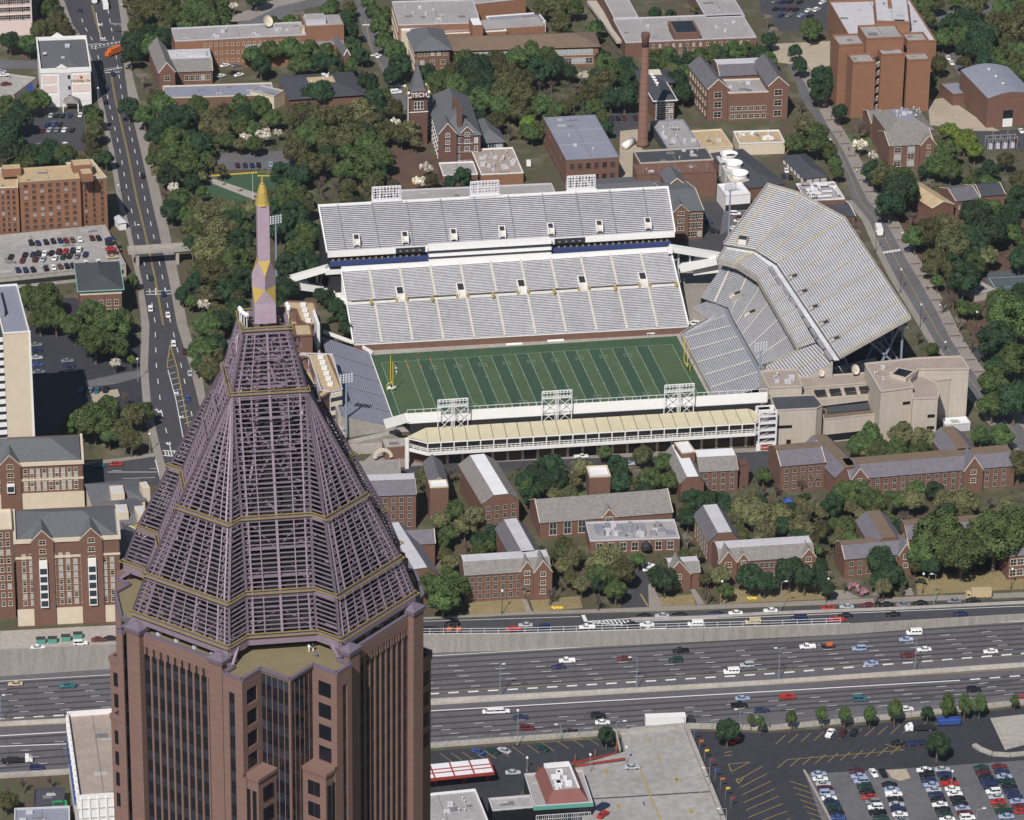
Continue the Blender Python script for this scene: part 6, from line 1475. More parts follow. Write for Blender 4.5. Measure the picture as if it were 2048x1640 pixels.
o, P = solid(AU, 'roof_lantern', [(1780,748),(1812,757),(1832,742),(1796,734)], hR-.2, hR+1.3, 'tan_concrete')
b = MB(); b.poly([p+V((0,0,.02)) + ((sum(P, V((0,0,0)))/len(P))-p)*.22 for p in P]); b.build('lantern_glass', 'glass_dark', AU)
def panel(root, name, x0, y0, x1, y1, kf, m, out=.1):
    """rectangle on the front plane of block kf given by pixels"""
    pass
for (x, y, w, h, zt) in ((1556,862,5,1.0,None),(1862,815,2.6,1.2,None),(1861,839,2.6,1.2,None),(1811,830,2.6,1.0,None),(1573,885,1.6,2,None),(1819,792,3,1.2,None)):
    pass
kf = Blk((1551,820),(1633,816),(1541,793), h=hA)
for (s_, z_, w_, h_) in ((1.0,7.0,5.2,1.1),(4.4,.2,1.6,2.2)): b = MB(); kf.box(b, s_, -.12, z_, s_+w_, 0, z_+h_); b.build('window', 'glass_dark', AU)
kf = Blk((1762,782),(1826,774),(1730,727), h=hR)
kf2 = Blk((1826,797),(1876,795),(1822,762), h=hR-2.6)
for (s_, z_) in ((5.6,11.2),(5.6,6.6)): b = MB(); kf2.box(b, s_, -.12, z_, s_+2.6, 0, z_+1.2); b.build('window', 'glass_dark', AU)
for (s_, z_) in ((7.6,7.5),(8.6,15)): b = MB(); kf.box(b, s_, -.12, z_, s_+2.8, 0, z_+1.1); b.build('window', 'glass_dark', AU)
kf3 = Blk((1648,838),(1757,826),(1643,808), h=9.5)
b = MB(); kf3.box(b, .5, -.1, .6, kf3.L-.5, 0, 3.2); b.build('window', 'glass_dark', AU)
kf4 = Blk((1636,800),(1750,786),(1634,789), h=hA-1.6); b = MB(); kf4.box(b, 1, -.12, hA-5.0, kf4.L-1, 0, hA-4.2); b.build('ribbon_window', 'glass_dark', AU)
for (x, y, rd_) in ((1640,754,1.6),(1708,750,1.9)): dish('%s satellite dish on the tan auditorium roof' % ('left' if x < 1700 else 'right'), x, y, hA+1, rd_, 'satellite dishes on the auditorium')
kf5 = Blk((1538,775),(1604,772),(1520,742), h=hA+3.2); stuff_on_roof(AU, kf5, 8, 3, s=1.1); kf6 = Blk((1762,782),(1826,774),(1730,727), h=hR); stuff_on_roof(AU, kf6, 7, 19, s=1.1, ry=(.2,.9))
bld('entrance_canopy', 'white slanted canopy right of the auditorium', (1890,850), (1941,846), (1905,836), h=3, wall='roof_light', rm='roof_white', trim='roof_white')

# ---- stadium end building (brick, tan roofs)
EB = thing('stadium_club', 'brick and glass stadium club with tan gravel roofs beside the tower spire', 'building')
hE = 15.0
solid(EB, 'rear_wing', [(574,602),(628,604),(640,640),(620,652),(600,640),(592,618),(560,615)], 0, hE, 'brick_brown', 'tan_roof', .8)
solid(EB, 'lower_roof', [(561,615),(590,616),(600,645),(610,715),(668,780),(640,800),(600,760),(585,720)], 0, hE-5, 'brick_brown', 'tan_roof', .6)
solid(EB, 'front_wing', [(595,706),(622,708),(655,708),(684,778),(661,783),(630,803),(622,795),(644,781),(618,713),(596,713)], 0, hE, 'brick_brown', 'tan_roof', .8)
solid(EB, 'front_roof', [(600,706),(664,708),(684,778),(661,783),(642,780),(620,713)], 0, hE+.25, 'roof_light', 'tan_roof', .5)
o, P = solid(EB, 'stair_tower', [(591,671),(625,670),(620,648),(586,649)], 0, hE+3.5, 'brick', 'tan_roof', .8)
for i in range(4): 
    c = G(606+i*3.2, 611+i*10.5, hE); b = MB(); b.box(c.x-1,c.y-.8,hE-.2,c.x+1,c.y+.8,hE+1); b.build('roof_unit', 'roof_white', EB)
for i in range(6):
    c = G(641+i*3.8, 716+i*10.8, hE); b = MB(); b.box(c.x-1,c.y-.8,hE-.1,c.x+1,c.y+.8,hE+1); b.build('roof_unit', 'roof_white', EB)
a_, c_ = G(661,783,hE+.25), G(684,778,hE+.25)
for z in (hE-2.2, hE-5.6, hE-9.0):
    b = MB(); b.hexa([(a_.x,a_.y-.5,z),(c_.x,c_.y-.5,z),(c_.x,c_.y+1,z),(a_.x,a_.y+1,z),(a_.x,a_.y-.5,z+1.6),(c_.x,c_.y-.5,z+1.6),(c_.x,c_.y+1,z+1.6),(a_.x,a_.y+1,z+1.6)]); b.build('balcony', 'stone_trim', EB)
    b = MB(); b.hexa([(a_.x,a_.y-.2,z-1.7),(c_.x,c_.y-.2,z-1.7),(c_.x,c_.y+.2,z-1.7),(a_.x,a_.y+.2,z-1.7),(a_.x,a_.y-.2,z),(c_.x,c_.y-.2,z),(c_.x,c_.y+.2,z),(a_.x,a_.y+.2,z)]); b.build('glazing', 'glass', EB)
c = G(634,660,14); SB = thing('scoreboard', 'white backed scoreboard leaning over the low end stand', 'scoreboard', (c.x,c.y,0))
b = MB(); b.box(-.6,-5,9,.4,8,18.5); b.build('panel', 'roof_white', SB); b = MB(); b.box(.42,-4.8,9.2,.9,7.8,18.3); b.build('screen', 'dark', SB); b = MB(); b.box(-.4,-3,0,.3,-2,9); b.box(-.4,5,0,.3,6,9); b.build('legs', 'pole_dark', SB)
t = thing('ramp_wall', 'curved pale concrete ramps and arch below the low end stand', 'ramp')
for pts, w_, h_ in ((((700,890,2.5),(800,868,3)),3,2.6),(((668,868,3),(705,842,4)),4,1.6),(((655,880,2),(690,868,3)),3,1.5),(((690,900,1.5),(802,893,2)),1.2,3.6)):
    b = MB(); b.bar(G(*pts[0]), G(*pts[1]), w_, h_); b.build('ramp', 'concrete', t)
c = G(766,922,0); b = MB()
for i in range(9):
    a0, a1 = math.pi*i/9, math.pi*(i+1)/9; b.bar((c.x+2.9*math.cos(a0),c.y,1.4+2.9*math.sin(a0)),(c.x+2.9*math.cos(a1),c.y,1.4+2.9*math.sin(a1)),.8,1.2)
b.build('arch', 'stone_trim', t)
bld('corner_wall', 'brick corner building under the left end of the near stand', (770,895), (836,890), (768,880), h=5, wall='brick_brown', rm='concrete', trim='concrete')

# ---- residence halls south of the stadium
SL_ = dict(roofk='cut', rm='slate', flatm='roof_light', rh=3, cut=.36, trim='window_frame', wall='brick')
def hall(label, A, B, D, by=None, h=None, win=(), name='residence_hall', **kw):
    d = dict(SL_); d.update(kw); return bld(name, label, A, B, D, by=by, h=h, win=win, **d)
FR = dict(w=1.4, h=1.8, fr='window_frame', g=W2)
r, k = hall('brick residence hall just right of the lattice with four even rows of windows', (725,992), (832,988), (718,952), by=1062, rm='slate_purple', cut=.3, win=[('f', 6, 4, FR),('r', 3, 4, FR)])
r, k = hall('grey roofed brick hall with a white roof strip beside the lattice pyramid', (804,1160), (878,1150), (776,1066), h=9, ridge='v', rm='slate_purple', win=[('f', 3, 2, FR)], rh=3.5)
r2, k2 = bld('x', '', (790,1090), (870,1086), (786,1066), h=9, root=r, wall='brick', roofk='gable', rm='slate_purple', rh=3, trim='stone_trim')
r, k = hall('tan roofed brick lodge below the stadium ramp', (716,950), (800,946), (712,926), h=7, rm='slate_mottled', roofk='gable')
r, k = hall('brick hall with crenellated square tower right of the lattice', (862,972), (896,970), (850,925), h=11, ridge='v', roofk='gable', rm='slate', win=[('f', 2, 3, FR)])
k3 = Blk((860,976),(897,974),(858,962), h=13); wallbox(r, k3, 'brick'); roof(r, k3, 'flat', 'roof_white', trim='stone_trim')
r, k = hall('narrow slate roofed brick hall with white roof strip running away from the viewer', (966,1008), (1038,1000), (945,926), by=1062, ridge='v', rm='slate_mottled', flatm='roof_white', cut=.4, win=[('f', 4, 3, FR)])
k3 = Blk((998,1000),(1036,998),(996,988), h=k.h-.5); wallbox(r, k3, 'brick'); roof(r, k3, 'flat', 'roof_white', trim='stone_trim')
r, k = bld('bell_tower', 'square brick tower with a pale flat top among the trees', (1179,955), (1221,953), (1177,935), by=1000, wall='brick_brown', rm='roof_white', trim='stone_trim', par=1.6)
r, k = hall('brick residence hall with a pale roof strip right of the square tower', (1400,943), (1476,939), (1392,902), by=985, rm='slate_mottled', flatm='roof_white', win=[('f', 4, 3, FR)])
r2, k2 = bld('x', '', (1362,968), (1408,965), (1325,905), h=k.h, root=r, wall='brick', roofk='cut', ridge='v', rm='slate_mottled', flatm='roof_white', cut=.5, rh=2.6, trim='stone_trim')
k3 = Blk((1363,907),(1391,904),(1350,886), h=k.h+4.5); wallbox(r, k3, 'brick'); roof(r, k3, 'flat', 'roof_white', trim='stone_trim')
k3 = Blk((1480,930),(1498,929),(1478,920), h=k.h+.5); wallbox(r, k3, 'brick_dark'); roof(r, k3, 'flat', 'brick_dark', trim='brick_dark')
# dining hall
DH = thing('dining_hall', 'brick dining hall with long mottled slate roof and flat plant covered annex', 'building')
r, k = bld('x', '', (1080,1045), (1345,1024), (1068,1000), by=1078, root=DH, wall='brick', roofk='gable', rm='slate_mottled', rh=4.6, trim='stone_trim', win=[('f', 3, 1, dict(s0=2, s1=17, w=2.6, h=4.6, z0=0, z1=7, fr='stone_trim', g=('glass','glass','glass')))])
dormer(DH, k, k.L*.52, 5, 3, 'brick', 'slate_mottled', .2, 2.4, 5)
r, k2 = bld('x', '', (1180,1083), (1360,1077), (1150,1046), by=1108, root=DH, wall='brick', rm='roof_grey', trim='roof_light', win=[('f', 7, 1, dict(w=2.2, h=3.2, fr='stone_trim', g=W2))])
rd = random.Random(9)
for i in range(26):
    x, y, w_, d_, h_ = rd.uniform(2,k2.L-4), rd.uniform(2,k2.W-3), rd.uniform(1,3.2), rd.uniform(1,2), rd.uniform(.6,1.6); b = MB(); k2.box(b, x, y, k2.h-.2, x+w_, y+d_, k2.h+h_); b.build('roof_unit', ('roof_light','steel_grey','roof_blue')[i%3], DH)
b = MB(); k2.box(b, k2.L*.2, k2.W*.7, k2.h, k2.L*.62, k2.W*.76, k2.h+.8); k2.box(b, k2.L*.6, k2.W*.3, k2.h, k2.L*.64, k2.W*.8, k2.h+.7); b.build('roof_duct', 'steel_grey', DH)
b = MB(); c = k2.P(k2.L*.62,-1.4,0)
b.lathe(c+V((0,0,2.2)), [(1.9,0),(1.7,1.2),(.9,2.2),(.1,2.5)], 10); b.build('awning', 'dark', DH)
# centre left dorm
r, k = hall('long slate roofed residence hall left of the dining hall facing the freeway', (930,1150), (1100,1139), (920,1116), by=1205, cut=.4, rm='slate_mottled', win=[('f', 9, 3, dict(FR, s1=k.L if False else 24))])
dormer(r, k, k.L*.73, 5, 3.6, 'brick', 'slate_mottled', .3, 1.8, 6); dormer(r, k, k.L*.91, 6, 4.2, 'brick', 'slate_mottled', 1.6, 1.8, 7)
r2, k2 = bld('x', '', (1028,1122), (1085,1116), (1000,1056), h=k.h, root=r, wall='brick', roofk='cut', ridge='v', rm='slate', flatm='roof_light', cut=.45, rh=3, trim='stone_trim')
r, k = hall('small peaked brick gatehouse wing right of the drive', (1340,1148), (1400,1144), (1316,1122), by=1180, rm='slate_mottled', cut=.35, rh=2.6, win=[])
dormer(r, k, 2.8, 8, 5, 'brick', 'slate_mottled', 1.0, 1.8, 6)
r, k = hall('long slate roofed residence hall with two gables in the lower centre right', (1440,1124), (1628,1112), (1432,1088), by=1165, rm='slate_mottled', cut=.4, win=[('f', 12, 2, dict(FR, s0=10, s1=30))])
dormer(r, k, 2.5, 6, 4.2, 'brick', 'slate_mottled', 1.2, 2.2, 6); dormer(r, k, 7.8, 4, 2.6, 'brick', 'slate_mottled', .3, 1.4, 5); dormer(r, k, k.L*.94, 5, 3.2, 'brick', 'slate_mottled', .8, 1.9, 6)
r2, k2 = bld('x', '', (1418,1085), (1480,1080), (1390,1030), h=k.h, root=r, wall='brick', roofk='cut', ridge='v', rm='slate', flatm='roof_light', cut=.45, rh=3.4, trim='stone_trim', win=[('l', 6, 3, FR)])
# right dorms
r, k = hall('very long slate roofed residence hall with brown roof strip right of the stadium', (1700,958), (2030,930), (1690,922), by=1002, flatm='roof_brown', rm='slate_purple', rh=3.2, cut=.4, win=[('f', 18, 3, dict(FR))])
LG = r; dormer(r, k, k.L*.055, 6, 4, 'brick', 'slate_purple', .8, 1.6, 7); dormer(r, k, k.L*.74, 7, 5, 'brick', 'slate_purple', 1.5, 2.0, 8)
r2, k2 = bld('x', '', (1562,932), (1650,924), (1555,892), by=985, root=r, wall='brick', roofk='cut', rm='slate_purple', flatm='roof_brown', cut=.3, rh=3.2, trim='stone_trim', win=[('f', 5, 3, FR)])
r2, k2 = bld('x', '', (1672,955), (1730,946), (1648,884), h=k.h, root=r, wall='brick', roofk='cut', ridge='v', rm='slate_purple', flatm='roof_brown', cut=.42, rh=3.2, trim='stone_trim')
r2, k2 = bld('x', '', (1895,918), (1960,912), (1872,872), h=k.h, root=r, wall='brick', roofk='cut', ridge='v', rm='slate_purple', flatm='roof_brown', cut=.4, rh=3.2, trim='stone_trim')
r, k = hall('slate roofed residence hall half hidden by big trees at the lower right', (1815,1078), (2060,1062), (1750,1048), h=8.5, flatm='roof_brown', rm='slate_purple', cut=.36, win=[('f', 12, 2, FR)])
r2, k2 = bld('x', '', (1745,1095), (1810,1090), (1727,1040), h=8.5, root=r, wall='brick', roofk='cut', ridge='v', rm='slate_purple', flatm='roof_brown', cut=.42, rh=3.2, trim='stone_trim')
r2, k2 = bld('x', '', (1690,1118), (1820,1106), (1680,1086), by=1158, root=r, wall='brick', roofk='cut', rm='slate_purple', flatm='roof_brown', cut=.3, rh=3, trim='stone_trim', win=[('f', 7, 2, FR)])
dormer(r, k2, k2.L*.92, 5, 4, 'brick', 'slate_purple', 1.2, 1.8, 7)
r, k = hall('corner of a brick hall with tall stone windows at the lower right edge', (2018,1112), (2080,1106), (2010,1085), by=1160, roofk='gable', rm='slate_purple', win=[('f', 4, 2, dict(w=2.2, h=2.4, fr='stone_trim', g=W2))])
# houses far right
r, k = bld('brick_house', 'tan roofed brick house between the trees at the right', (1865,416), (1908,408), (1832,368), h=6, roofk='gable', ridge='v', rm='tan_roof', rh=2, trim='stone_trim', wall='brick')
r, k = bld('brick_house', 'grey roofed brick cottage near the right edge', (1912,402), (1960,396), (1905,372), h=6, roofk='gable', rm='slate', rh=2.4, trim='stone_trim', win=[('f', 3, 1, dict(w=1.2, h=1.4))])
bld('brick_house', 'dark blue roofed cottage at the right edge', (1962,392), (2010,388), (1958,366), h=6, roofk='gable', rm='roof_dark', rh=2.2, trim='stone_trim')
bld('court_wall', 'pale concrete retaining wall round the basketball court', (1952,590), (1992,580), (1948,562), h=3, wall='concrete', rm='concrete', trim='concrete')

# ---- left edge
r, k = bld('apartment_block', 'orange brick apartment block with tan parapets at the left edge', (38,365), (160,357), (34,338), by=482, wall='brick_orange', rm='tan_roof', trim='tan_roof', win=[('f', 7, 9, dict(w=1.7, h=1.5, z0=2, fr='brick_orange', g=('glass','glass_dark','glass_pale')))])
hB = k.h
r2, k2 = bld('x', '', (160,362), (213,355), (158,323), by=470, root=r, wall='brick_orange', rm='tan_roof', trim='stone_trim', win=[('f', 3, 9, dict(w=1.2, h=1.5, z0=2, fr='brick_orange'))])
r3, k3 = bld('x', '', (-60,378), (36,375), (-60,338), by=488, root=thing('apartment_wing', 'left wing of tan roofed orange brick flats cut by the picture edge', 'building'), wall='brick_orange', rm='tan_roof', trim='stone_trim', win=[('f', 8, 9, dict(w=1.3, h=1.5, z0=2, fr='brick_orange'))])
for q in (((4,339),(42,337),(3,330)), ((146,332),(184,329),(144,320)), ((163,349),(186,347),(161,338))):
    kk = Blk(q[0], q[1], q[2], h=hB+3); b = MB(); kk.box(b, 0,0,hB-.3,kk.L,kk.W,hB+3); o = b.build('roof_house', 'brick_orange', r); b = MB(); kk.box(b, .3,.3,hB+3,kk.L-.3,kk.W-.3,hB+3.1); b.build('roof', 'tan_roof', o)
r, k = bld('parking_deck', 'concrete rooftop parking deck full of cars below the orange brick flats', (-60,562), (252,530), (-60,478), h=5, wall='concrete', rm='deck_concrete', trim='concrete', par=1.2)
PD = k
b = MB(); k.box(b, 1, -.08, 1.4, k.L-1, 0, 3.2); b.build('deck_opening', 'dark', r)
r, k = bld('library_house', 'square brick house with copper edged dark hip roof beside the avenue', (160,581), (243,577), (149,528), by=645, wall='brick_brown', roofk='hip', rm='roof_dark', rh=3.2, over=.9, win=[('f', 5, 2, dict(w=1.6, h=2.4, z0=2, z1=9.5, fr='stone_trim', g=W2))])
b = MB(); e_ = 1.05
for (x0,y0,x1,y1) in ((-e_,-e_,k.L+e_,-e_+.3),(k.L+e_-.3,-e_+.3,k.L+e_,k.W+e_),(-e_,-e_+.3,-e_+.3,k.W+e_)): k.box(b, x0, y0, k.h-.25, x1, y1, k.h+.1)
b.build('copper_gutter', 'copper', r); b = MB(); k.box(b, -.1, -.1, k.h-2, k.L+.1, 0, k.h-.8); b.build('frieze', 'stone_trim', r)
r, k = bld('tower_block', 'pale tan slab tower with blank end wall at the left edge', (6,668), (59,664), (-6,572), h=hgt(59,664,960), wall='cream', rm='roof_blue', trim='white_paint', par=1.0)
b = MB(); k.box(b, -18, .5, 0, -.1, k.W, k.h-1); b.build('window_wall', 'glass', r)
for i in range(16): b = MB(); k.box(b, -18, -.2, k.h-2.8-i*2.9, -.1, .5, k.h-1.4-i*2.9); b.build('balcony', 'white_paint', r)
b = MB(); k.box(b, k.L-.35, -.3, 0, k.L+.3, .1, k.h+.5); b.build('corner_strip', 'white_paint', r)
b = MB(); k.box(b, -4, k.W*.35, k.h, 2, k.W*.8, k.h+3); b.build('roof_house', 'roof_blue', r)
# red brick residence complex
def resid(label, A, B, D, by, cols, rows, gab, h=None):
    r, k = bld('residence_block', label, A, B, D, by=by, h=h, wall='brick', roofk='hip', rm='shingle', rh=4.2, over=-.6, win=[('f', cols, rows, dict(w=1.3, h=1.7, fr='cream', g=('glass_pale','glass','glass_dark'), z0=7, z1=k_h(A, by, h)-2.2))])
    b = MB(); H = k.h
    for (x0,y0,x1,y1) in ((-.5,-.5,k.L+.5,.3),(k.L-.3,.3,k.L+.5,k.W),(-.5,.3,.3,k.W)): k.box(b, x0, y0, H-.9, x1, y1, H+.3)
    k.box(b, -.15, -.22, H-6.6, k.L+.15, -.1, H-5.8); k.box(b, -.2, -.25, 0, k.L+.2, -.05, 6); b.build('cream_band', 'cream', r)
    for g in gab:
        dormer(r, k, k.L*g, 7, 3.6, 'brick', 'shingle', .8, 2.2, 8, 'cream')
        b = MB(); k.box(b, k.L*g-1.3, -1.7, 7, k.L*g+1.3, -.9, H-7); bay = b.build('bay_window', 'white_paint', r)
        for z in range(int((H-14)/2.9)): b = MB(); k.box(b, k.L*g-1.1, -1.78, 7.5+z*2.9, k.L*g+1.1, -1.7, 9.5+z*2.9); b.build('pane', 'glass', bay)
    return r, k
def k_h(A, by, h): return h if h else hgt(A[0], A[1], by)
r, k = resid('red brick residence block with grey hip roof, the upper one at the left edge', (-40,931), (165,922), (-60,878), 1022, 15, 5, (.29,))
r, k2 = resid('large red brick residence block with grey hip roof and white bay windows, the lower one', (30,1082), (238,1072), (22,1020), 1252, 13, 9, (.26,.73))
b = MB(); k2.box(b, k2.L-4.2, k2.W*.1, k2.h-.4, k2.L-.4, k2.W*.9, k2.h-.1); b.build('flat_top', 'roof_light', r)
r, k = bld('residence_block', 'edge of a red brick residence with tan flat roof cut off by the left border', (-50,1062), (24,1058), (-50,1024), by=1240, wall='brick', rm='cream', trim='cream', par=1.4, win=[('f', 5, 9, dict(w=1.3, h=1.8, fr='cream', z0=4))])
GR = thing('residence_link', 'grey shingled link building with cream roof turrets left of the lattice pyramid', 'building')
r2, k2 = bld('x', '', (186,1010), (290,1000), (175,968), h=14, root=GR, wall='cream', roofk='hip', rm='shingle', rh=3)
r2, k3 = bld('x', '', (205,1052), (292,1044), (190,1004), h=14, root=GR, wall='cream', roofk='hip', rm='shingle', rh=3.2)
r2, k4 = bld('x', '', (242,1130), (290,1125), (236,1050), h=12, root=GR, wall='brick', roofk='hip', rm='shingle', rh=3)
for (A, B, D) in (((222,988),(249,986),(218,972)), ((232,1026),(257,1024),(228,1010)), ((286,977),(300,975),(282,964)), ((275,1030),(294,1028),(272,1012))):
    kk = Blk(A, B, D, h=17.5); b = MB(); kk.box(b, 0,0,12,kk.L,kk.W,17.5); o = b.build('turret', 'cream', GR); b = MB(); kk.box(b, .7,.7,17.5,kk.L-.7,kk.W-.7,17.6); b.build('roof', 'roof_light', o)
# footbridge over the avenue
FB = thing('footbridge', 'grey concrete footbridge crossing the avenue', 'bridge')
a_, c_ = G(256,504,6), G(385,496,6)
b = MB(); b.bar(a_, c_, 4.2, .6); b.build('deck', 'concrete', FB)
for s in (-1,1):
    b = MB(); o_ = V((0,s*2.0,1.0)); b.bar(a_+o_, c_+o_, .3, 1.3); b.build('parapet', 'concrete', FB)
for q in (.14,.76):
    p = a_.lerp(c_, q); b = MB(); b.box(p.x-.6,p.y-1.4,0,p.x+.6,p.y+1.4,5.7); b.build('pier', 'concrete', FB)
r, k = bld('stair_kiosk', 'small grey pyramid roofed kiosk left of the avenue above the footbridge', (238,446), (252,444), (236,434), h=3.2, wall='white_paint', roofk='hip', rm='roof_light', rh=1.6)

# ---- bottom of the picture
r, k = bld('office_block', 'white panelled block with grey roof and blue lettering left of the skyscraper', (157,1600), (262,1592), (127,1432), h=22, wall='white_wall', rm='roof_taupe', trim='white_wall', par=3.6)
for i in range(6): b = MB(); k.box(b, k.L*(.03+i*.16), -.35, 0, k.L*(.03+i*.16)+.5, 0, k.h+.5); b.build('fin', 'white_paint', r)
for z in range(7): b = MB(); k.box(b, 0, -.2, z*3.1+.2, k.L, -.02, z*3.1+.6); b.build('ledge', 'roof_light', r)
for i in range(14): b = MB(); k.box(b, -.45, k.W*(i/14), k.h-3, 0, k.W*(i/14)+.6, k.h+1.9); b.build('fin', 'white_paint', r)
text('lettering', 'GRANT', 'blue_tarp', 4.2, k.P(-.5, k.W*.5, k.h-7.5), rz=k.rz-math.pi/2, parent=r) if False else None
b = MB(); k.box(b, -.55, k.W*.25, k.h-9, -.2, k.W*.95, k.h-6.5); b.build('blue_band', 'blue_tarp', r)
bld('shed', 'small black roofed shed in the bottom left corner', (66,1612), (128,1610), (62,1578), h=4, wall='roof_dark', rm='roof_dark', trim='roof_dark')
r, k = bld('shop', 'low blue grey roofed shop at the very bottom left', (28,1660), (140,1655), (24,1618), h=5, wall='concrete', rm='roof_blue', trim='roof_light'); stuff_on_roof(r, k, 4, 4)
bld('awning', 'bright green awning roof beside the white panelled block', (106,1618), (135,1616), (104,1604), h=4, wall='green_paint', rm='green_paint', trim='green_paint')
# petrol station
GS = thing('fuel_canopy', 'white fuel station canopy edged in red beside the skyscraper', 'canopy')
kg = Blk((830,1560),(988,1544),(826,1532), h=5)
b = MB(); kg.box(b, 0,0,4.4,kg.L,kg.W,5); b.build('roof', 'roof_white', GS)
b = MB(); kg.box(b, -.1,-.2,4.1,kg.L+.1,0,5.1); kg.box(b, kg.L,-.1,4.1,kg.L+.2,kg.W,5.1)
for i in range(5): kg.box(b, kg.L*(i/4)-.2,0,5.0,kg.L*(i/4)+.2,kg.W,5.25)
kg.box(b, 0,kg.W*.3,5.0,kg.L,kg.W*.3+.3,5.24); kg.box(b, 0,kg.W*.55,5.0,kg.L,kg.W*.55+.3,5.24); b.build('red_frame', 'red_paint', GS)
for q in (.3,.65,.95): b = MB(); kg.box(b, kg.L*q-.3,kg.W*.4,0,kg.L*q+.3,kg.W*.6,4.4); b.build('column', 'red_paint', GS)
r, k = bld('flat_roof_shop', 'wide grey flat roof with white parapet at the bottom beside the skyscraper', (830,1680), (985,1664), (830,1592), h=6, wall='concrete', rm='roof_grey', trim='roof_white', par=1.2); stuff_on_roof(r, k, 16, 18, s=1.0)
r, k = bld('red_roof_motel', 'low office with red mansard roof and green glass band', (1068,1614), (1186,1606), (1058,1548), h=8, wall='glass_dark', roofk='flat', rm='roof_grey', trim='roof_light', win=[('f', 13, 1, dict(w=1.35, h=2.8, g=W2, fr='steel_white', z0=1, z1=6.4))])
b = MB(); k.box(b, -.2, -.35, 7.0, k.L+.1, -.05, 8.2); k.box(b, -.1, -.3, 0, k.L+.1, -.05, 1.0); b.build('teal_band', 'teal', r)
kk = Blk((1096,1605),(1175,1598),(1073,1545), h=8.3); b = MB(); z = 7.9
o_ = [kk.P(-.6,-.6,z),kk.P(kk.L+.3,-.6,z),kk.P(kk.L+.3,kk.W,z),kk.P(-.6,kk.W,z)]; i_ = [kk.P(2.0,2.4,z+3),kk.P(kk.L-2.2,2.4,z+3),kk.P(kk.L-2.2,kk.W-1,z+3),kk.P(2.0,kk.W-1,z+3)]
for i in (0,1,3): b.poly([o_[i],o_[(i+1)%4],i_[(i+1)%4],i_[i]])
b.build('red_mansard', 'red_roof', r)
b = MB(); b.poly([p-V((0,0,1)) for p in i_]); b.build('inner_roof', 'roof_grey', r); b = MB(); b.bar(i_[1],i_[2],.6,.5); b.bar(i_[3],i_[2],.5,1.6); b.build('white_rim', 'roof_white', r)
for i in range(9):
    x, y = 3+hsh(i*1.3)*(kk.L-8), 4+hsh(i*2.7)*(kk.W-8); b = MB(); kk.box(b, x,y,z+2,x+1+hsh(i)*1.8,y+1+hsh(i*5.1),z+3.1); b.build('roof_unit', 'roof_white', r)
bld('office_wing', 'grey flat roofed wing with green glass band left of the red mansard office', (985,1622), (1068,1615), (975,1598), h=7, wall='glass_dark', rm='roof_grey', trim='roof_light')
# ramp deck
RD = thing('parking_deck', 'large worn concrete parking roof with yellow arrows at the bottom centre', 'parking deck')
o, P = solid(RD, 'deck', [(1171,1700),(1466,1700),(1452,1640),(1372,1456),(1242,1466),(1250,1503),(1150,1532),(1160,1600)], 0, 4, 'deck_concrete')
b = MB(); p, q = G(1372,1456,4), G(1466,1690,4); b.bar(p+V((0,0,.6)), q+V((0,0,.6)), 1.2, 1.3); b.bar(G(1242,1466,4)+V((0,0,.4)), G(1372,1456,4)+V((0,0,.4)), .5, .9); b.bar(G(1232,1468,4)+V((0,0,.4)), G(1240,1502,4)+V((0,0,.4)), .6, .9); b.build('parapet', 'concrete', RD)
def dline(l, w_): 
    b = MB()
    for x0,y0,x1,y1 in l:
        p, q = G(x0,y0,4.03), G(x1,y1,4.03); n = V((q.y-p.y,p.x-q.x,0)).normalized()*w_; b.poly([p-n,q-n,q+n,p+n])
    return b.build('yellow_mark', 'yellow_line', RD)
dline([(1281,1540,1300,1590),(1300,1590,1326,1650)], .25)
for (x, y) in ((1318,1517),(1353,1558),(1213,1543),(1237,1612),(1382,1622)): dline([(x-5,y,x+6,y+2),(x-1,y-5,x+1,y+6)], .3)
dline([(1250+i*12,1474,1253+i*12,1486) for i in range(10)]+[(1380+i*6.5,1500+i*16,1364+i*6.5,1506+i*16) for i in range(8)], .12)
b = MB(); p, q = G(1152,1540,4.02), G(1452,1640,4.02)
for (x0,y0,x1,y1,w_) in ((1180,1598,1424,1583,.35),(1286,1603,1290,1610,.2)):
    p, q = G(x0,y0,4.02), G(x1,y1,4.02); n = V((q.y-p.y,p.x-q.x,0)).normalized()*w_; b.poly([p-n,q-n,q+n,p+n])
b.build('joint', 'asphalt', RD)
t = thing('ramp_rail', 'orange rusty railing running up to the parking roof', 'railing'); 
for i, (x, y) in enumerate(((1076,1540),(1110,1532),(1150,1524),(1190,1517),(1232,1507))):
    p = G(x, y, 0); b = MB(); b.bar(p, p+V((0,0,1.2+i*.7)), .16); b.build('post', 'orange_paint', t)
b = MB(); b.bar(G(1076,1540,1.2), G(1232,1507,4), .2, .6); b.bar(G(1150,1532,4.6), G(1250,1517,5), .2, .7); b.build('rail', 'red_paint', t)
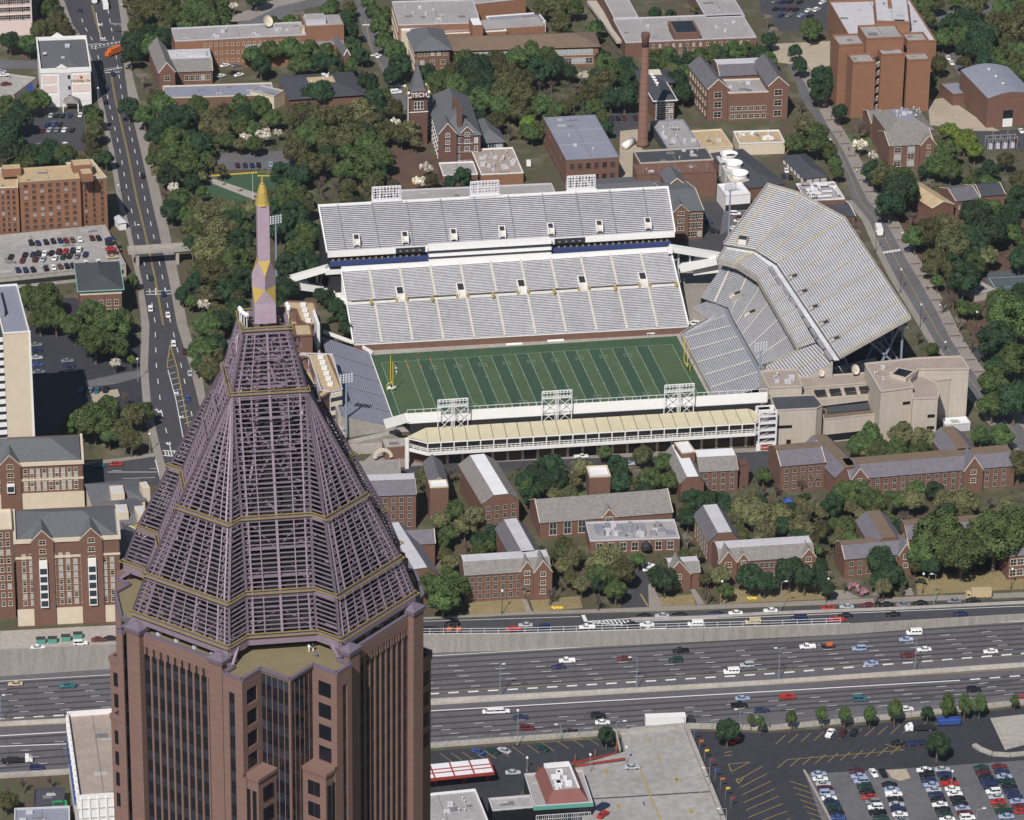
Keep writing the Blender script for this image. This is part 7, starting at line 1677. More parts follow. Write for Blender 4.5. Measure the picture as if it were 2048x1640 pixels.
# ------------------------------------------------------------------ vehicles
PAINT = {'white': (.80,.80,.79), 'silver': (.42,.44,.47), 'grey': (.20,.21,.23), 'black': (.012,.012,.016), 'navy': (.02,.03,.09), 'blue': (.04,.08,.26), 'pale blue': (.32,.38,.55),
         'red': (.42,.03,.02), 'dark red': (.14,.02,.02), 'maroon': (.08,.015,.02), 'dark green': (.015,.05,.04), 'teal': (.03,.14,.16), 'tan': (.50,.40,.24), 'brown': (.12,.07,.04), 'orange': (.60,.14,.02)}
for kx, c in PAINT.items():
    mm_ = mat('paint_'+kx.replace(' ', '_'), c, rough=.32, var=.03, sc=2, spec=.5); M['paint_'+kx] = mm_
dm('tyre', (.015,.015,.016), rough=.9); dm('rim', (.35,.35,.37), rough=.4, metal=.5); dm('teal_dark', (.05,.16,.13)); dm('car_glass', (.02,.025,.035), rough=.12, var=.1, spec=.7)
def loft(mb, st):
    """st: list of rings (same length) -> closed skin"""
    n = len(st[0]); i = len(mb.v)
    for r in st: mb.v += [tuple(p) for p in r]
    for j in range(len(st)-1):
        for k in range(n):
            q = (k+1) % n; mb.f.append((i+j*n+k, i+j*n+q, i+(j+1)*n+q, i+(j+1)*n+k)); mb.m.append(mb.cur)
    mb.f.append(tuple(i+n-1-k for k in range(n))); mb.m.append(mb.cur); mb.f.append(tuple(i+(len(st)-1)*n+k for k in range(n))); mb.m.append(mb.cur)
def ring_x(x, hw, zl, zt, b=.14): return [(x,-hw+b,zl),(x,hw-b,zl),(x,hw,zl+b),(x,hw,zt-b),(x,hw-b,zt),(x,-hw+b,zt),(x,-hw,zt-b),(x,-hw,zl+b)]
def cabin(mb, gl, x0, x1, x2, x3, zb, zt, hw, tw):
    """x0..x3: base front, roof front, roof rear, base rear; roof in paint, sides in glass"""
    b = [(x0,-hw,zb),(x0,hw,zb),(x3,hw,zb),(x3,-hw,zb)]; t = [(x1,-tw,zt),(x1,tw,zt),(x2,tw,zt),(x2,-tw,zt)]
    for k in range(4):
        q = (k+1) % 4; gl.poly([b[k], b[q], t[q], t[k]][::-1])
    mb.box(min(x1,x2)-.05, -tw-.03, zt-.02, max(x1,x2)+.05, tw+.03, zt+.05)
    for s in (-1,1):
        mb.bar((x0,s*hw,zb),(x1,s*tw,zt),.09); mb.bar((x3,s*hw,zb),(x2,s*tw,zt),.11); m_ = (x1+x2)/2; mb.bar((m_,s*(hw+.01),zb),(m_,s*(tw+.01),zt),.09)
VM = {}
def vehicle_meshes(kind):
    if kind in VM: return VM[kind]
    b, g = MB(), MB(); extra = []; wb, wr, ww = 1.38, .32, .80
    if kind == 'sedan':
        loft(b, [ring_x(-2.35,.72,.35,.68), ring_x(-2.2,.84,.25,.80), ring_x(-.9,.88,.22,.92), ring_x(1.2,.88,.22,.95), ring_x(2.15,.84,.25,.90), ring_x(2.32,.74,.35,.80)]); cabin(b, g, -1.0,-.35,.85,1.5,.9,1.36,.80,.60)
    elif kind == 'suv':
        loft(b, [ring_x(-2.3,.76,.4,.9), ring_x(-2.15,.88,.3,1.02), ring_x(-.9,.9,.28,1.12), ring_x(2.1,.9,.28,1.14), ring_x(2.25,.84,.4,1.1)]); cabin(b, g, -1.1,-.6,1.95,2.15,1.1,1.72,.84,.70); wr = .37
    elif kind == 'pickup':
        loft(b, [ring_x(-2.6,.78,.42,.92), ring_x(-2.45,.9,.34,1.02), ring_x(-1.2,.92,.32,1.1), ring_x(.45,.92,.32,1.12), ring_x(.5,.92,.32,.75), ring_x(2.5,.92,.32,.75), ring_x(2.6,.9,.4,.72)])
        for s in (-1,1): b.box(.45, s*.86-.06, .7, 2.6, s*.86+.06, 1.12)
        b.box(2.5,-.86,.7,2.6,.86,1.12); cabin(b, g, -1.25,-.75,.25,.42,1.08,1.68,.84,.70); wb, wr = 1.65, .38
    elif kind == 'van':
        loft(b, [ring_x(-2.6,.76,.4,.9), ring_x(-2.45,.92,.3,1.1), ring_x(-1.75,.96,.28,1.25), ring_x(-1.1,.96,.28,2.0), ring_x(2.4,.96,.28,2.05), ring_x(2.5,.9,.35,1.95)])
        g.poly([(-1.78,-.82,1.3),(-1.16,-.8,1.92),(-1.16,.8,1.92),(-1.78,.82,1.3)]); 
        for s in (-1,1):
            for xa in (-.95,.15,1.25): g.box(xa, s*.97-.012, 1.3, xa+.85, s*.97+.012, 1.78)
        wb, wr = 1.65, .37
    elif kind == 'limo':
        loft(b, [ring_x(-4.4,.74,.35,.72), ring_x(-4.2,.88,.25,.85), ring_x(-2.9,.9,.22,.98), ring_x(3.0,.9,.22,1.0), ring_x(4.1,.88,.25,.92), ring_x(4.3,.76,.35,.82)]); cabin(b, g, -3.0,-2.3,2.7,3.4,.95,1.45,.82,.66)
        for x in (-1.4,.9,1.9): b.box(x,-.83,.95,x+.12,.83,1.44)
        wb = 3.2
    elif kind == 'bus':
        loft(b, [ring_x(-6,1.15,.4,2.9), ring_x(-5.9,1.25,.35,3.1), ring_x(5.9,1.25,.35,3.1), ring_x(6,1.15,.4,3.0)]); 
        for s in (-1,1):
            for i in range(8): g.box(-5.2+i*1.35, s*1.26-.015, 1.5, -4.1+i*1.35, s*1.26+.015, 2.5)
        g.box(-6.03,-1.0,1.3,-5.99,1.0,2.6); wb, wr, ww = 3.6, .5, 1.1
    elif kind == 'box_truck':
        loft(b, [ring_x(-4.2,1.0,.5,1.4), ring_x(-4.0,1.1,.45,2.3), ring_x(-2.6,1.1,.45,2.5), ring_x(-2.5,1.1,.45,2.5)]); b.box(-2.4,-1.2,.8,4.2,1.2,3.4); b.box(-4,-.5,.4,4,.5,.75)
        g.poly([(-4.13,-.9,1.5),(-4.03,-.9,2.2),(-4.03,.9,2.2),(-4.13,.9,1.5)][::-1]); g.box(-3.8,-1.12,1.5,-3.0,-1.09,2.2); g.box(-3.8,1.09,1.5,-3.0,1.12,2.2); wb, wr, ww = 2.9, .48, 1.0
    elif kind == 'flatbed':
        loft(b, [ring_x(-4.4,1.0,.5,1.3), ring_x(-4.2,1.12,.45,1.5), ring_x(-3.3,1.12,.45,2.4), ring_x(-2.2,1.12,.45,2.5), ring_x(-2.1,1.1,.45,2.4)]); b.box(-2.0,-.5,.5,5,.5,.8)
        g.poly([(-4.12,-.95,1.55),(-3.36,-.95,2.35),(-3.36,.95,2.35),(-4.12,.95,1.55)]); e = MB(); e.box(-1.9,-1.2,.82,5,1.2,1.05); e.box(4.9,-1.2,1.05,5,1.2,1.6); e.box(-1.9,-1.2,1.05,-1.8,1.2,2.0); e.box(0,-.8,1.05,3.6,.8,1.7); extra.append(('bed', e.mesh('bed', 'dark'))); wb, wr, ww = 3.3, .48, 1.0
    elif kind == 'trailer':
        b.box(-6.3,-1.25,1.1,6.3,1.25,3.9); b.box(-5.5,-.5,.7,6,.5,1.05); e = MB(); loft(e, [ring_x(-9.2,1.1,.5,2.0), ring_x(-8.9,1.2,.45,2.9), ring_x(-7.4,1.2,.45,3.1), ring_x(-7.3,1.1,.45,2.9)]); extra.append(('cab', e.mesh('cab', 'cloth_dark'))); g.poly([(-9.22,-.9,2.0),(-8.95,-.9,2.7),(-8.95,.9,2.7),(-9.22,.9,2.0)][::-1]); wb, wr, ww = 4.9, .5, 1.0
    wm = MB(); wm.cur = 0; wm.tube((0,-.12,0),(0,.12,0), wr, n=12); wm.cur = 1; wm.tube((0,-.135,0),(0,.135,0), wr*.55, n=8)
    VM[kind] = (b, g.mesh('windows', 'car_glass'), wm.mesh('wheel', ['tyre','rim']), extra, wb, wr, ww, {}); return VM[kind]
NOUN = {'sedan':'car','suv':'sport utility vehicle','pickup':'pickup truck','van':'van','limo':'limousine','bus':'bus','box_truck':'truck','flatbed':'truck','trailer':'truck'}
NM = {'sedan':'sedan_car','suv':'sport_utility_car','pickup':'pickup_truck','van':'van','limo':'limousine','bus':'bus','box_truck':'box_truck','flatbed':'flatbed_truck','trailer':'trailer_truck'}
def vehicle(kind, color, p, hd, label, group=None, pitch=0.0):
    b, gm, wm, extra, wb, wr, ww, cache = vehicle_meshes(kind)
    if color not in cache: cache[color] = b.mesh('body', 'paint_'+color)
    t = thing(NM[kind], label, NOUN[kind], p, math.atan2(-hd.y, -hd.x), group)      # meshes face -x
    t.rotation_euler = (0, pitch, t.rotation_euler[2])
    link('body', cache[color], t); link('windows', gm, t)
    for n_, me in extra: link(n_, me, t)
    xs = (-wb, wb) if kind != 'trailer' else (-8.2, 3.6, 4.9)
    for x in xs:
        for y in (-ww, ww): w_ = link('wheel', wm, t); w_.location = (x, y, wr)
    return t
ORD = ['first','second','third','fourth','fifth','sixth','seventh','eighth','ninth','tenth','eleventh','twelfth','thirteenth','fourteenth','fifteenth','sixteenth','seventeenth','eighteenth','nineteenth','twentieth']
fdir = (F(1100,1344)-F(1000,1350)); fdir.z = 0; fdir.normalize()
def pos(x, y, where):
    if where == 'fw': return F(x, y+4, .04)
    if isinstance(where, (int, float)): return G(x, y+3, where)
    return G(x, y+3, .05)
GF, GL2, GRMP, GFR = 'cars on the far freeway lanes', 'cars on the near freeway lanes', 'cars on the freeway ramp', 'cars on the frontage road'
far = [(1134,1321,'pickup','white','white pickup truck below the chevrons on the far freeway lanes'),(1117,1333,'sedan','navy','dark blue sedan just below the white pickup on the far lanes'),(1248,1316,'sedan','dark red','dark red sedan by the second freeway lamp'),
 (1361,1301,'pickup','black','black pickup truck in the top lane of the freeway centre'),(1351,1320,'suv','dark green','dark green utility car just below the black pickup'),(1463,1343,'van','white','white passenger van in the lane beside the dashed line'),(1494,1330,'suv','silver','silver utility car just ahead right of the white passenger van'),
 (1615,1293,'pickup','white','white crew pickup truck towing an orange load'),(1718,1297,'suv','pale blue','pale blue utility car right of the towing pickup'),(1828,1265,'van','white','white van in the topmost lane near the right edge'),(1812,1278,'sedan','pale blue','pale blue sedan just below the topmost white van'),
 (1848,1298,'sedan','white','white sedan right of the fourth freeway lamp'),(1816,1310,'sedan','dark red','dark red sedan left of the fourth freeway lamp'),(1742,1326,'sedan','pale blue','pale blue sedan beside the thick dashes of the far lanes'),(1981,1302,'sedan','white','white sedan nearest the right edge on the far lanes'),
 (31,1367,'sedan','tan','tan and white sedan on the freeway at the left edge'),(135,1371,'pickup','teal','teal pickup truck on the freeway left of the skyscraper')]
near = [(992,1422,'limo','white','long white stretch limousine on the near freeway lanes'),(1041,1434,'sedan','navy','navy sedan behind the white limousine'),(1054,1456,'suv','dark red','dark red utility car near the forecourt fence'),(1141,1462,'sedan','black','black sedan in the lowest lane by the fence'),
 (1196,1431,'suv','black','black utility car beside a white sedan on the near lanes'),(1205,1444,'sedan','white','white sedan just below the black utility car'),(1485,1396,'sedan','pale blue','pale blue sedan on the long white line of the near lanes'),(1478,1410,'pickup','black','black pickup truck below the pale blue sedan'),
 (1524,1420,'sedan','navy','navy sedan above the two thin young trees'),(1575,1393,'pickup','red','bright red pickup truck on the near freeway lanes'),(1720,1398,'suv','teal','dark teal utility car above the young trees'),(1947,1379,'suv','black','black utility car above the trees at the right'),
 (2042,1395,'sedan','red','red sedan cut by the right edge on the near lanes'),(1812,1417,'sedan','white','white sedan half hidden behind a young tree'),(37,1521,'flatbed','white','white flatbed truck at the lower left of the freeway'),(74,1536,'suv','navy','navy utility car below the white flatbed truck'),(1330,1448,'trailer','white','white semi trailer truck behind the parking roof')]
for L_, g_ in ((far, GF), (near, GL2)):
    for x, y, kd, c, lb in L_:
        d = fdir if (g_ == GF) else -fdir
        vehicle(kd, c, pos(x, y, 'fw'), -d if kd != 'trailer' else fdir, lb, g_, 0)
rdir = (G(1500,1246)-G(1100,1254)); rdir.z = 0; rdir.normalize()
rmp = [(1174,1256,'pickup','white','white pickup truck on the ramp below the chevrons'),(1294,1250,'sedan','white','white sedan on the ramp by the painted arrow'),(1391,1250,'van','white','white delivery van on the ramp behind the railing'),(1506,1246,'van','tan','tan van on the ramp behind the railing'),(1086,1256,'suv','navy','navy utility car ahead of the white pickup on the ramp'),
 (1051,1251,'sedan','silver','silver sedan behind the red pickup near the railing'),(1026,1260,'pickup','red','red pickup truck behind the railing'),(905,1249,'suv','black','black utility car above the orange tractors'),(1261,1251,'sedan','black','black sedan hidden by the railing beside the white sedan'),
 (1598,1239,'van','navy','navy van on the ramp right of the tan van'),(1673,1241,'pickup','red','red pickup truck at the end of the ramp railing'),(1691,1232,'sedan','black','black sedan above the red pickup on the ramp'),(1786,1230,'sedan','black','black sedan on the ramp under the big trees'),(1921,1229,'sedan','navy','navy sedan on the ramp near the right edge'),(846,1262,'flatbed','white','white truck with black load at the left end of the railing')]
for x, y, kd, c, lb in rmp: vehicle(kd, c, pos(x, y-1, .05), -rdir, lb, GRMP)
fr = [(1288,1236,'black'),(1324,1235,'silver'),(1359,1234,'black'),(1431,1231,'navy'),(1471,1230,'white'),(1541,1225,'white'),(1656,1220,'red'),(1693,1217,'silver'),(1736,1214,'dark red'),(1772,1213,'black'),(1806,1213,'grey'),(1840,1210,'black'),(1908,1206,'grey'),(1946,1204,'black')]
for i, (x, y, c) in enumerate(fr):
    vehicle('sedan', c, G(x, y-1, .05), -rdir, '%s sedan, %s from the left in the line on the frontage road' % (c, ORD[i]), GFR)
vehicle('box_truck', 'tan', G(1956,1196,.05), -rdir, 'cream box truck on the frontage road near the right edge')
# tractors carried by the white truck, trailer behind the crew pickup
for i, x in enumerate((893, 912)):
    t = thing('tractor', '%s of two orange tractors behind the ramp railing' % ('left','right')[i], 'tractor', G(x, 1263, .05), math.atan2(-rdir.y,-rdir.x), 'orange tractors on the ramp')
    b = MB(); b.box(-1.6,-.5,.6,.2,.5,1.4); b.box(-.2,-.55,1.2,1.1,.55,1.5); b.build('body', 'orange_paint', t); b = MB(); b.box(0,-.5,1.5,.9,.5,2.2); b.build('seat', 'dark', t)
    for (wx, wy, wr_) in ((-1.2,-.7,.4),(-1.2,.7,.4),(.7,-.85,.7),(.7,.85,.7)): b = MB(); b.tube((wx,wy-.15,wr_),(wx,wy+.15,wr_),wr_,n=12); b.build('wheel', 'dark', t)
t = thing('trailer', 'small trailer carrying orange equipment behind the white crew pickup', 'trailer', F(1656,1295,.04), math.atan2(-fdir.y,-fdir.x)); b = MB(); b.box(-2.2,-.9,.6,2.2,.9,.8); b.box(2.1,-.9,.8,2.2,.9,1.6); b.build('bed', 'dark', t); b = MB(); b.box(-1.4,-.5,.8,.6,.5,1.6); b.build('load', 'orange_paint', t)
for wx in (-.4,.6):
    for wy in (-.9,.9): b = MB(); b.tube((wx,wy-.1,.35),(wx,wy+.1,.35),.35,n=10); b.build('wheel', 'dark', t)
# avenue
def dirp(x0, y0, x1, y1): d = G(x1, y1)-G(x0, y0); d.z = 0; return d.normalized()
av = [(302,555,'sedan','dark green','dark sedan on the avenue below the footbridge'),(327,587,'sedan','navy','navy sedan at the avenue crossing'),(301,617,'suv','white','white utility car in the left lane of the avenue'),(336,629,'sedan','white','white sedan in the middle lane below the crossing'),(347,687,'suv','white','white utility car at the tip of the yellow hatching'),
 (369,702,'sedan','maroon','maroon sedan right of the yellow hatching'),(380,746,'sedan','silver','silver sedan in the right lane beside the hatching'),(375,796,'sedan','blue','blue sedan low on the avenue near the lattice'),(226,147,'sedan','navy','navy sedan waiting at the upper crossing of the avenue'),(285,351,'sedan','black','black sedan in the right lane of the avenue by the big trees'),
 (213,176,'sedan','navy','navy sedan in the shade of the white hotel, upper one'),(211,203,'sedan','black','black sedan in the shade of the white hotel, lower one'),(160,20,'sedan','navy','navy sedan at the top left of the avenue')]
for x, y, kd, c, lb in av: vehicle(kd, c, G(x, y+3, .05), dirp(x, y+10, x-3, y-10), lb, 'cars on the avenue')
vehicle('bus', 'white', G(210,12,.05), dirp(210,20,205,0), 'white bus at the top of the avenue')
vehicle('box_truck', 'white', G(188,3,.05), dirp(188,10,184,-10), 'white box truck at the top edge of the avenue')
vehicle('box_truck', 'orange', G(226,110,.05), dirp(250,100,205,118), 'orange red truck turning across the avenue junction')
side = dirp(180,936,300,928)
vehicle('sedan', 'teal', G(197,934,.06), side, 'teal sedan on the side street below the trees'); vehicle('sedan', 'red', G(232,931,.06), side, 'red sedan on the side street below the trees')
st = dirp(1100,925,1300,918)
for x, y, kd, c, lb in [(1162,916,'pickup','white','white pickup truck at the foot of the near stand gateway'),(1257,930,'sedan','silver','silver sedan on the street behind the near stand'),(1156,946,'sedan','pale blue','pale blue sedan parked beside dark trees behind the near stand')]: vehicle(kd, c, G(x, y, .05), st, lb)
vehicle('van', 'white', G(1530,960,.05), dirp(1530,970,1526,950), 'white van parked between the two brick halls at the stadium corner')
for x, y, lb in ((1296,1134,'white sedan at the head of the drive, upper one'),(1299,1142,'white sedan at the head of the drive, lower one')): vehicle('sedan', 'white', G(x, y, .05), st, lb)
vehicle('pickup', 'white', G(1306,668,.06), V((-1,0,0)), 'white pickup truck on the far sideline of the football field'); vehicle('suv', 'white', G(1388,650,.06), V((-.9,.45,0)), 'white utility car in the gap between the stands')
cs = dirp(741,92,790,185)
for x, y, kd, c, lb in [(742,58,'sedan','silver','silver sedan on the campus street, highest one'),(754,114,'sedan','white','white sedan beside the middle crossing of the campus street'),(756,86,'sedan','grey','grey sedan parked on the right of the campus street'),(728,82,'suv','black','black utility car parked in shade left of the campus street'),(800,174,'sedan','white','white sedan at the foot of the campus street'),(792,187,'van','white','white van at the foot of the campus street beside the brick tower')]: vehicle(kd, c, G(x, y, .05), cs if y < 150 else V((1,.1,0)), lb)
vehicle('van', 'white', G(1057,330,.05), dirp(1057,340,1053,310), 'white van on the brick drive by the old workshop')
vehicle('box_truck', 'white', G(1757,466,.05), dirp(1757,470,1750,450), 'white utility truck on the right street')
for i, (x, y, c) in enumerate(((1573,343,'white'),(1567,354,'navy'),(1581,357,'black'))): vehicle('sedan', c, G(x, y, .05), dirp(1573,345,1570,330), '%s sedan in the yard left of the dark roofed annex' % c)
for x, y, c, lb in ((1983,327,'black','black sedan under the trees below the substation'),(2042,264,'white','white sedan in the yard right of the gymnasium door'),(2031,283,'dark red','dark red sedan in the yard below the gymnasium'),(1857,32,'black','black sedan in the bend of the far street'),(1888,78,'white','white sedan on the street behind the high rise, highest'),(1896,118,'white','white sedan on the street behind the high rise, middle'),(1903,128,'white','white sedan on the street behind the high rise, lowest')): vehicle('sedan', c, G(x, y, .05), dirp(1890,90,1920,140), lb)
for i in range(9): x, y = 1896+i*6.2, 92+i*6.0; vehicle('sedan', ('black','navy','grey')[i%3], G(x+12, y, .05), dirp(1890,90,1920,140), '%s car, %s in the line parked along the far right street' % (('black','navy','grey')[i%3], ORD[i]), 'cars parked along the far right street')
def lot(items, where, hd, group, z=.05, kinds=('sedan',)):
    """items: (x, y, colour) in reading order; labels count along the row"""
    for i, it in enumerate(items):
        x, y, c = it[:3]; kd = it[3] if len(it) > 3 else 'sedan'
        vehicle(kd, c, G(x, y+2, z), hd, '%s %s, %s %s' % (c, {'suv':'utility car','pickup':'pickup'}.get(kd, kd), ORD[i], where), group)
GH = 'cars in the hotel car park'
lot([(102,231,'silver'),(113,231,'black'),(125,231,'black'),(140,231,'navy'),(161,230,'white')], 'from the left in the top row below the hotel', dirp(100,235,106,222), GH)
lot([(95,250,'navy'),(108,247,'blue'),(120,248,'black')], 'from the left in the second row below the hotel', dirp(100,260,112,240), GH)
lot([(84,262,'dark red'),(99,260,'silver'),(114,260,'grey'),(129,260,'white'),(144,260,'black')], 'from the left in the third row below the hotel', dirp(100,268,112,248), GH)
lot([(62,291,'navy'),(78,291,'grey'),(91,290,'navy'),(105,287,'white','suv'),(131,289,'white')], 'from the left in the bottom row below the hotel', dirp(112,298,98,278), GH)
lot([(2,143,'pale blue'),(8,150,'white'),(12,168,'dark red')], 'from the top on the deck at the far left', V((1,.15,0)), 'cars on the deck beside the hotel', 5)
lot([(436,335,'white'),(475,331,'maroon'),(490,331,'navy'),(504,331,'navy'),(517,330,'black'),(542,329,'pale blue')], 'from the left in the row above the lawn', dirp(475,338,473,322), 'cars parked above the lawn')
lot([(1211,237,'silver'),(1224,237,'navy'),(1236,237,'black'),(1248,236,'dark red'),(1271,236,'maroon')], 'from the left in the row beside the smokestack', dirp(1224,242,1220,230), 'cars parked beside the smokestack')
lot([(441,152,'white'),(450,131,'white'),(467,145,'black'),(472,131,'grey'),(478,150,'white')], 'from the left in the nook beside the chapel hall', V((1,.6,0)), 'cars parked beside the chapel hall')
GD = 'cars on the parking deck below the orange flats'; dd = dirp(100,490,94,474); d2 = dirp(100,500,108,484)
lot([(62,486,'black','suv'),(76,486,'navy'),(92,484,'black'),(106,482,'black'),(120,481,'navy'),(132,481,'dark red'),(145,480,'brown'),(160,479,'white'),(184,476,'maroon'),(197,476,'black')], 'from the left in the rearmost row of the deck', dd, GD, 5)
lot([(221,479,'navy'),(222,488,'black','suv'),(222,498,'red'),(226,506,'maroon'),(225,514,'tan')], 'from the top along the right edge of the deck', V((1,.05,0)), GD, 5)
lot([(22,514,'black'),(50,510,'black'),(66,509,'navy'),(77,508,'black','suv'),(90,507,'white'),(103,506,'black'),(118,504,'maroon','suv'),(131,502,'red'),(146,502,'black','suv'),(159,500,'white','suv'),(171,509,'navy')], 'from the left in the middle row of the deck', d2, GD, 5)
lot([(45,521,'dark red'),(71,519,'maroon','suv'),(86,518,'silver'),(110,516,'white'),(126,514,'dark green'),(139,512,'black'),(154,512,'grey')], 'from the left just below the middle row of the deck', d2, GD, 5)
lot([(36,540,'navy'),(51,540,'navy'),(66,539,'black'),(92,537,'black'),(107,535,'white'),(120,533,'brown'),(134,532,'black'),(146,531,'black'),(172,526,'white'),(197,524,'white')], 'from the left in the front row of the deck', dd, GD, 5)
lot([(161,781,'blue'),(180,781,'grey'),(194,781,'teal'),(212,780,'black')], 'from the left in the row under the leafless trees', dirp(180,790,188,770), 'cars under the leafless trees left of the avenue')
lot([(72,690,'grey'),(72,702,'navy'),(73,716,'silver'),(75,730,'blue'),(78,745,'grey')], 'from the top in the shade of the pale slab tower', V((1,0,0)), 'cars in the shade of the pale slab tower')
lot([(135,722,'grey'),(138,732,'navy'),(141,742,'grey')], 'from the top in the middle of the shaded car park', V((1,0,0)), 'cars in the middle of the shaded car park')
lot([(76,1296,'white'),(161,1288,'white','suv'),(197,1280,'dark red'),(222,1278,'black')], 'from the left behind the red brick residence', fdir, 'cars behind the red brick residence')
lot([(1470,428,'white','suv'),(1479,435,'dark red'),(1479,442,'white')], 'from the top right of the tall light mast', V((1,-.2,0)), 'cars right of the tall mast')
lot([(1414,445,'navy','suv'),(1427,463,'black','suv'),(1468,457,'white')], 'from the left in the yard beside the brick hall', V((1,-.5,0)), 'cars in the yard beside the brick hall')
lot([(1552,18,'black'),(1566,18,'navy'),(1578,18,'maroon'),(1592,19,'black'),(1617,21,'white'),(1633,20,'white','suv')], 'from the left in the second row at the top', V((.7,.7,0)), 'cars in the top right car park')
lot([(1550,3,'grey'),(1565,4,'navy'),(1580,3,'black'),(1600,4,'black'),(1645,5,'white')], 'from the left in the very top row', V((.7,.7,0)), 'cars in the top right car park')
lot([(1563,31,'navy'),(1578,31,'grey'),(1602,31,'pale blue'),(1620,32,'black')], 'from the left in the third row at the top', V((.7,.7,0)), 'cars in the top right car park')
da = dirp(1655,1475,1668,1455)
lot([(1660,1468,'white','pickup'),(1686,1467,'maroon'),(1708,1466,'black')], 'from the left below the young trees', da, 'cars in angled bays below the young trees')
lot([(1798,1487,'black'),(1826,1488,'navy'),(1845,1486,'navy')], 'from the left beside the round dark tree', fdir, 'cars beside the round dark tree')
vehicle('flatbed', 'white', G(1838,1461,.05), -fdir, 'white flatbed truck parked beside a blue covered trailer')
t = thing('covered_trailer', 'trailer under a bright blue cover at the lower right', 'trailer', G(1897,1449,.05), math.atan2(fdir.y, fdir.x)); b = MB(); loft(b, [ring_x(-3.6,1.1,.6,2.0), ring_x(-3.3,1.25,.5,2.4), ring_x(3.3,1.25,.5,2.3), ring_x(3.6,1.1,.6,2.0)]); b.build('cover', 'blue_tarp', t)
for wx in (-1.8,1.8):
    for wy in (-1,1): b = MB(); b.tube((wx,wy-.1,.42),(wx,wy+.1,.42),.42,n=10); b.build('wheel', 'dark', t)
vehicle('sedan', 'red', G(1470,1484,.05), dirp(1460,1490,1480,1474), 'red sedan tucked behind the round tree by the freeway wall')
lot([(956,1504,'blue'),(986,1503,'dark green'),(1008,1502,'silver'),(1085,1497,'dark green')], 'from the left below the freeway fence', dirp(1000,1500,980,1492), 'cars on the dark forecourt')
vehicle('sedan', 'silver', G(1264,1537,4.05), fdir, 'silver sedan driving on the worn parking roof'); vehicle('suv', 'navy', G(1206,1617,4.05), dirp(1206,1620,1222,1610), 'navy utility car at the left edge of the parking roof'); vehicle('sedan', 'red', G(1206,1632,4.05), dirp(1206,1640,1222,1628), 'red sedan at the left edge of the parking roof'); vehicle('sedan', 'silver', G(1026,1548,.05), fdir, 'silver sedan beside the orange ramp railing')
GP_ = 'cars in the full grey car park'
cols = [((1637,1549),(1676,1636),10,['pale blue','white','silver','maroon','pale blue','white','navy','dark green','black','blue']),((1712,1543),(1761,1637),10,['maroon','pale blue','pale blue','dark green','black','red','grey','white','black','dark green']),
 ((1779,1570),(1804,1640),8,['black','pale blue','white','black','silver','navy','white','grey']),((1848,1541),(1894,1640),11,['white','black','navy','pale blue','silver','navy','black','white','black','dark green','white']),
 ((1884,1540),(1934,1637),11,['silver','navy','black','red','white','white','black','black','pale blue','dark red','white']),((1962,1536),(2012,1634),11,['dark green','maroon','black','navy','navy','white','silver','red','brown','dark green','pale blue']),((1998,1534),(2044,1624),10,['dark red','navy','pale blue','dark green','black','navy','navy','pale blue','dark red','red'])]
rd = random.Random(5)
for ci, (a, c, n, cl_) in enumerate(cols):
    for i in range(n):
        x, y = a[0]+(c[0]-a[0])*i/(n-1), a[1]+(c[1]-a[1])*i/(n-1); kd = 'suv' if rd.random() < .2 else ('pickup' if rd.random() < .08 else 'sedan')
        vehicle(kd, cl_[i], G(x+rd.uniform(-1,1), y+2, .06), fdir*(-1 if (ci % 2) else 1)+V((0,rd.uniform(-.04,.04),0)), '%s car %s from the top in the %s column of the grey car park' % (cl_[i], ORD[i], ORD[ci]), GP_)
vehicle('sedan', 'white', G(1747,1549,.06), dirp(1740,1540,1753,1560), 'white sedan parked askew beside the pale slab'); vehicle('sedan', 'black', G(1766,1549,.06), dirp(1760,1540,1772,1560), 'black sedan parked askew beside the pale slab')
for i, (x, y) in enumerate(((82,1286),(105,1285),(132,1281),(156,1276))):
    t = thing('dumpster', 'green waste container, %s from the left behind the red brick residence' % ORD[i], 'container', G(x, y, .05), math.atan2(fdir.y, fdir.x), 'waste containers behind the red brick residence')
    b = MB(); b.hexa([(-1.3,-.8,.1),(1.3,-.8,.1),(1.3,.8,.1),(-1.3,.8,.1),(-1.5,-.95,1.6),(1.5,-.95,1.6),(1.5,.95,1.8),(-1.5,.95,1.8)]); b.build('bin', 'teal', t); b = MB(); b.box(-1.5,-.9,1.82,1.5,.95,1.9); b.build('lid', 'pole_dark', t)
# street lamps ----------------------------------------------------------------
def lamp(x, y, ytop, arm, label, where=0, m='steel_grey', g='street lamps'):
    p = F(x, y) if where == 'fw' else G(x, y, where); s = scale(y)*math.cos(PIT+ (y-820)/FPX); h = (y-ytop)/s
    t = thing('street_lamp', label, 'street lamp', p, 0, g); b = MB(); b.tube((0,0,0),(0,0,h),.13,.09,n=6); b.tube((0,0,0),(0,0,.8),.25,.2,n=6)
    if arm: b.bar((0,0,h),(arm,-.2,h+.4),.12)
    b.build('pole', m, t); b = MB(); 
    if arm: b.box(arm-.5,-.45,h+.3,arm+.5,.05,h+.55)
    else: b.lathe((0,0,h), [(.12,0),(.4,.2),(.4,.6),(.1,.85)], 8)
    b.build('lamp_head', 'steel_white', t)
for i, (x, y, yt, a) in enumerate(((3,1441,1392,1),(1000,1396,1330,1),(1273,1380,1315,-2.5),(1557,1364,1297,-1.5),(1829,1344,1278,-2))): lamp(x, y, yt, a, 'freeway median lamp, %s from the left' % ORD[i], 'fw', 'steel_blue', 'freeway median lamps')
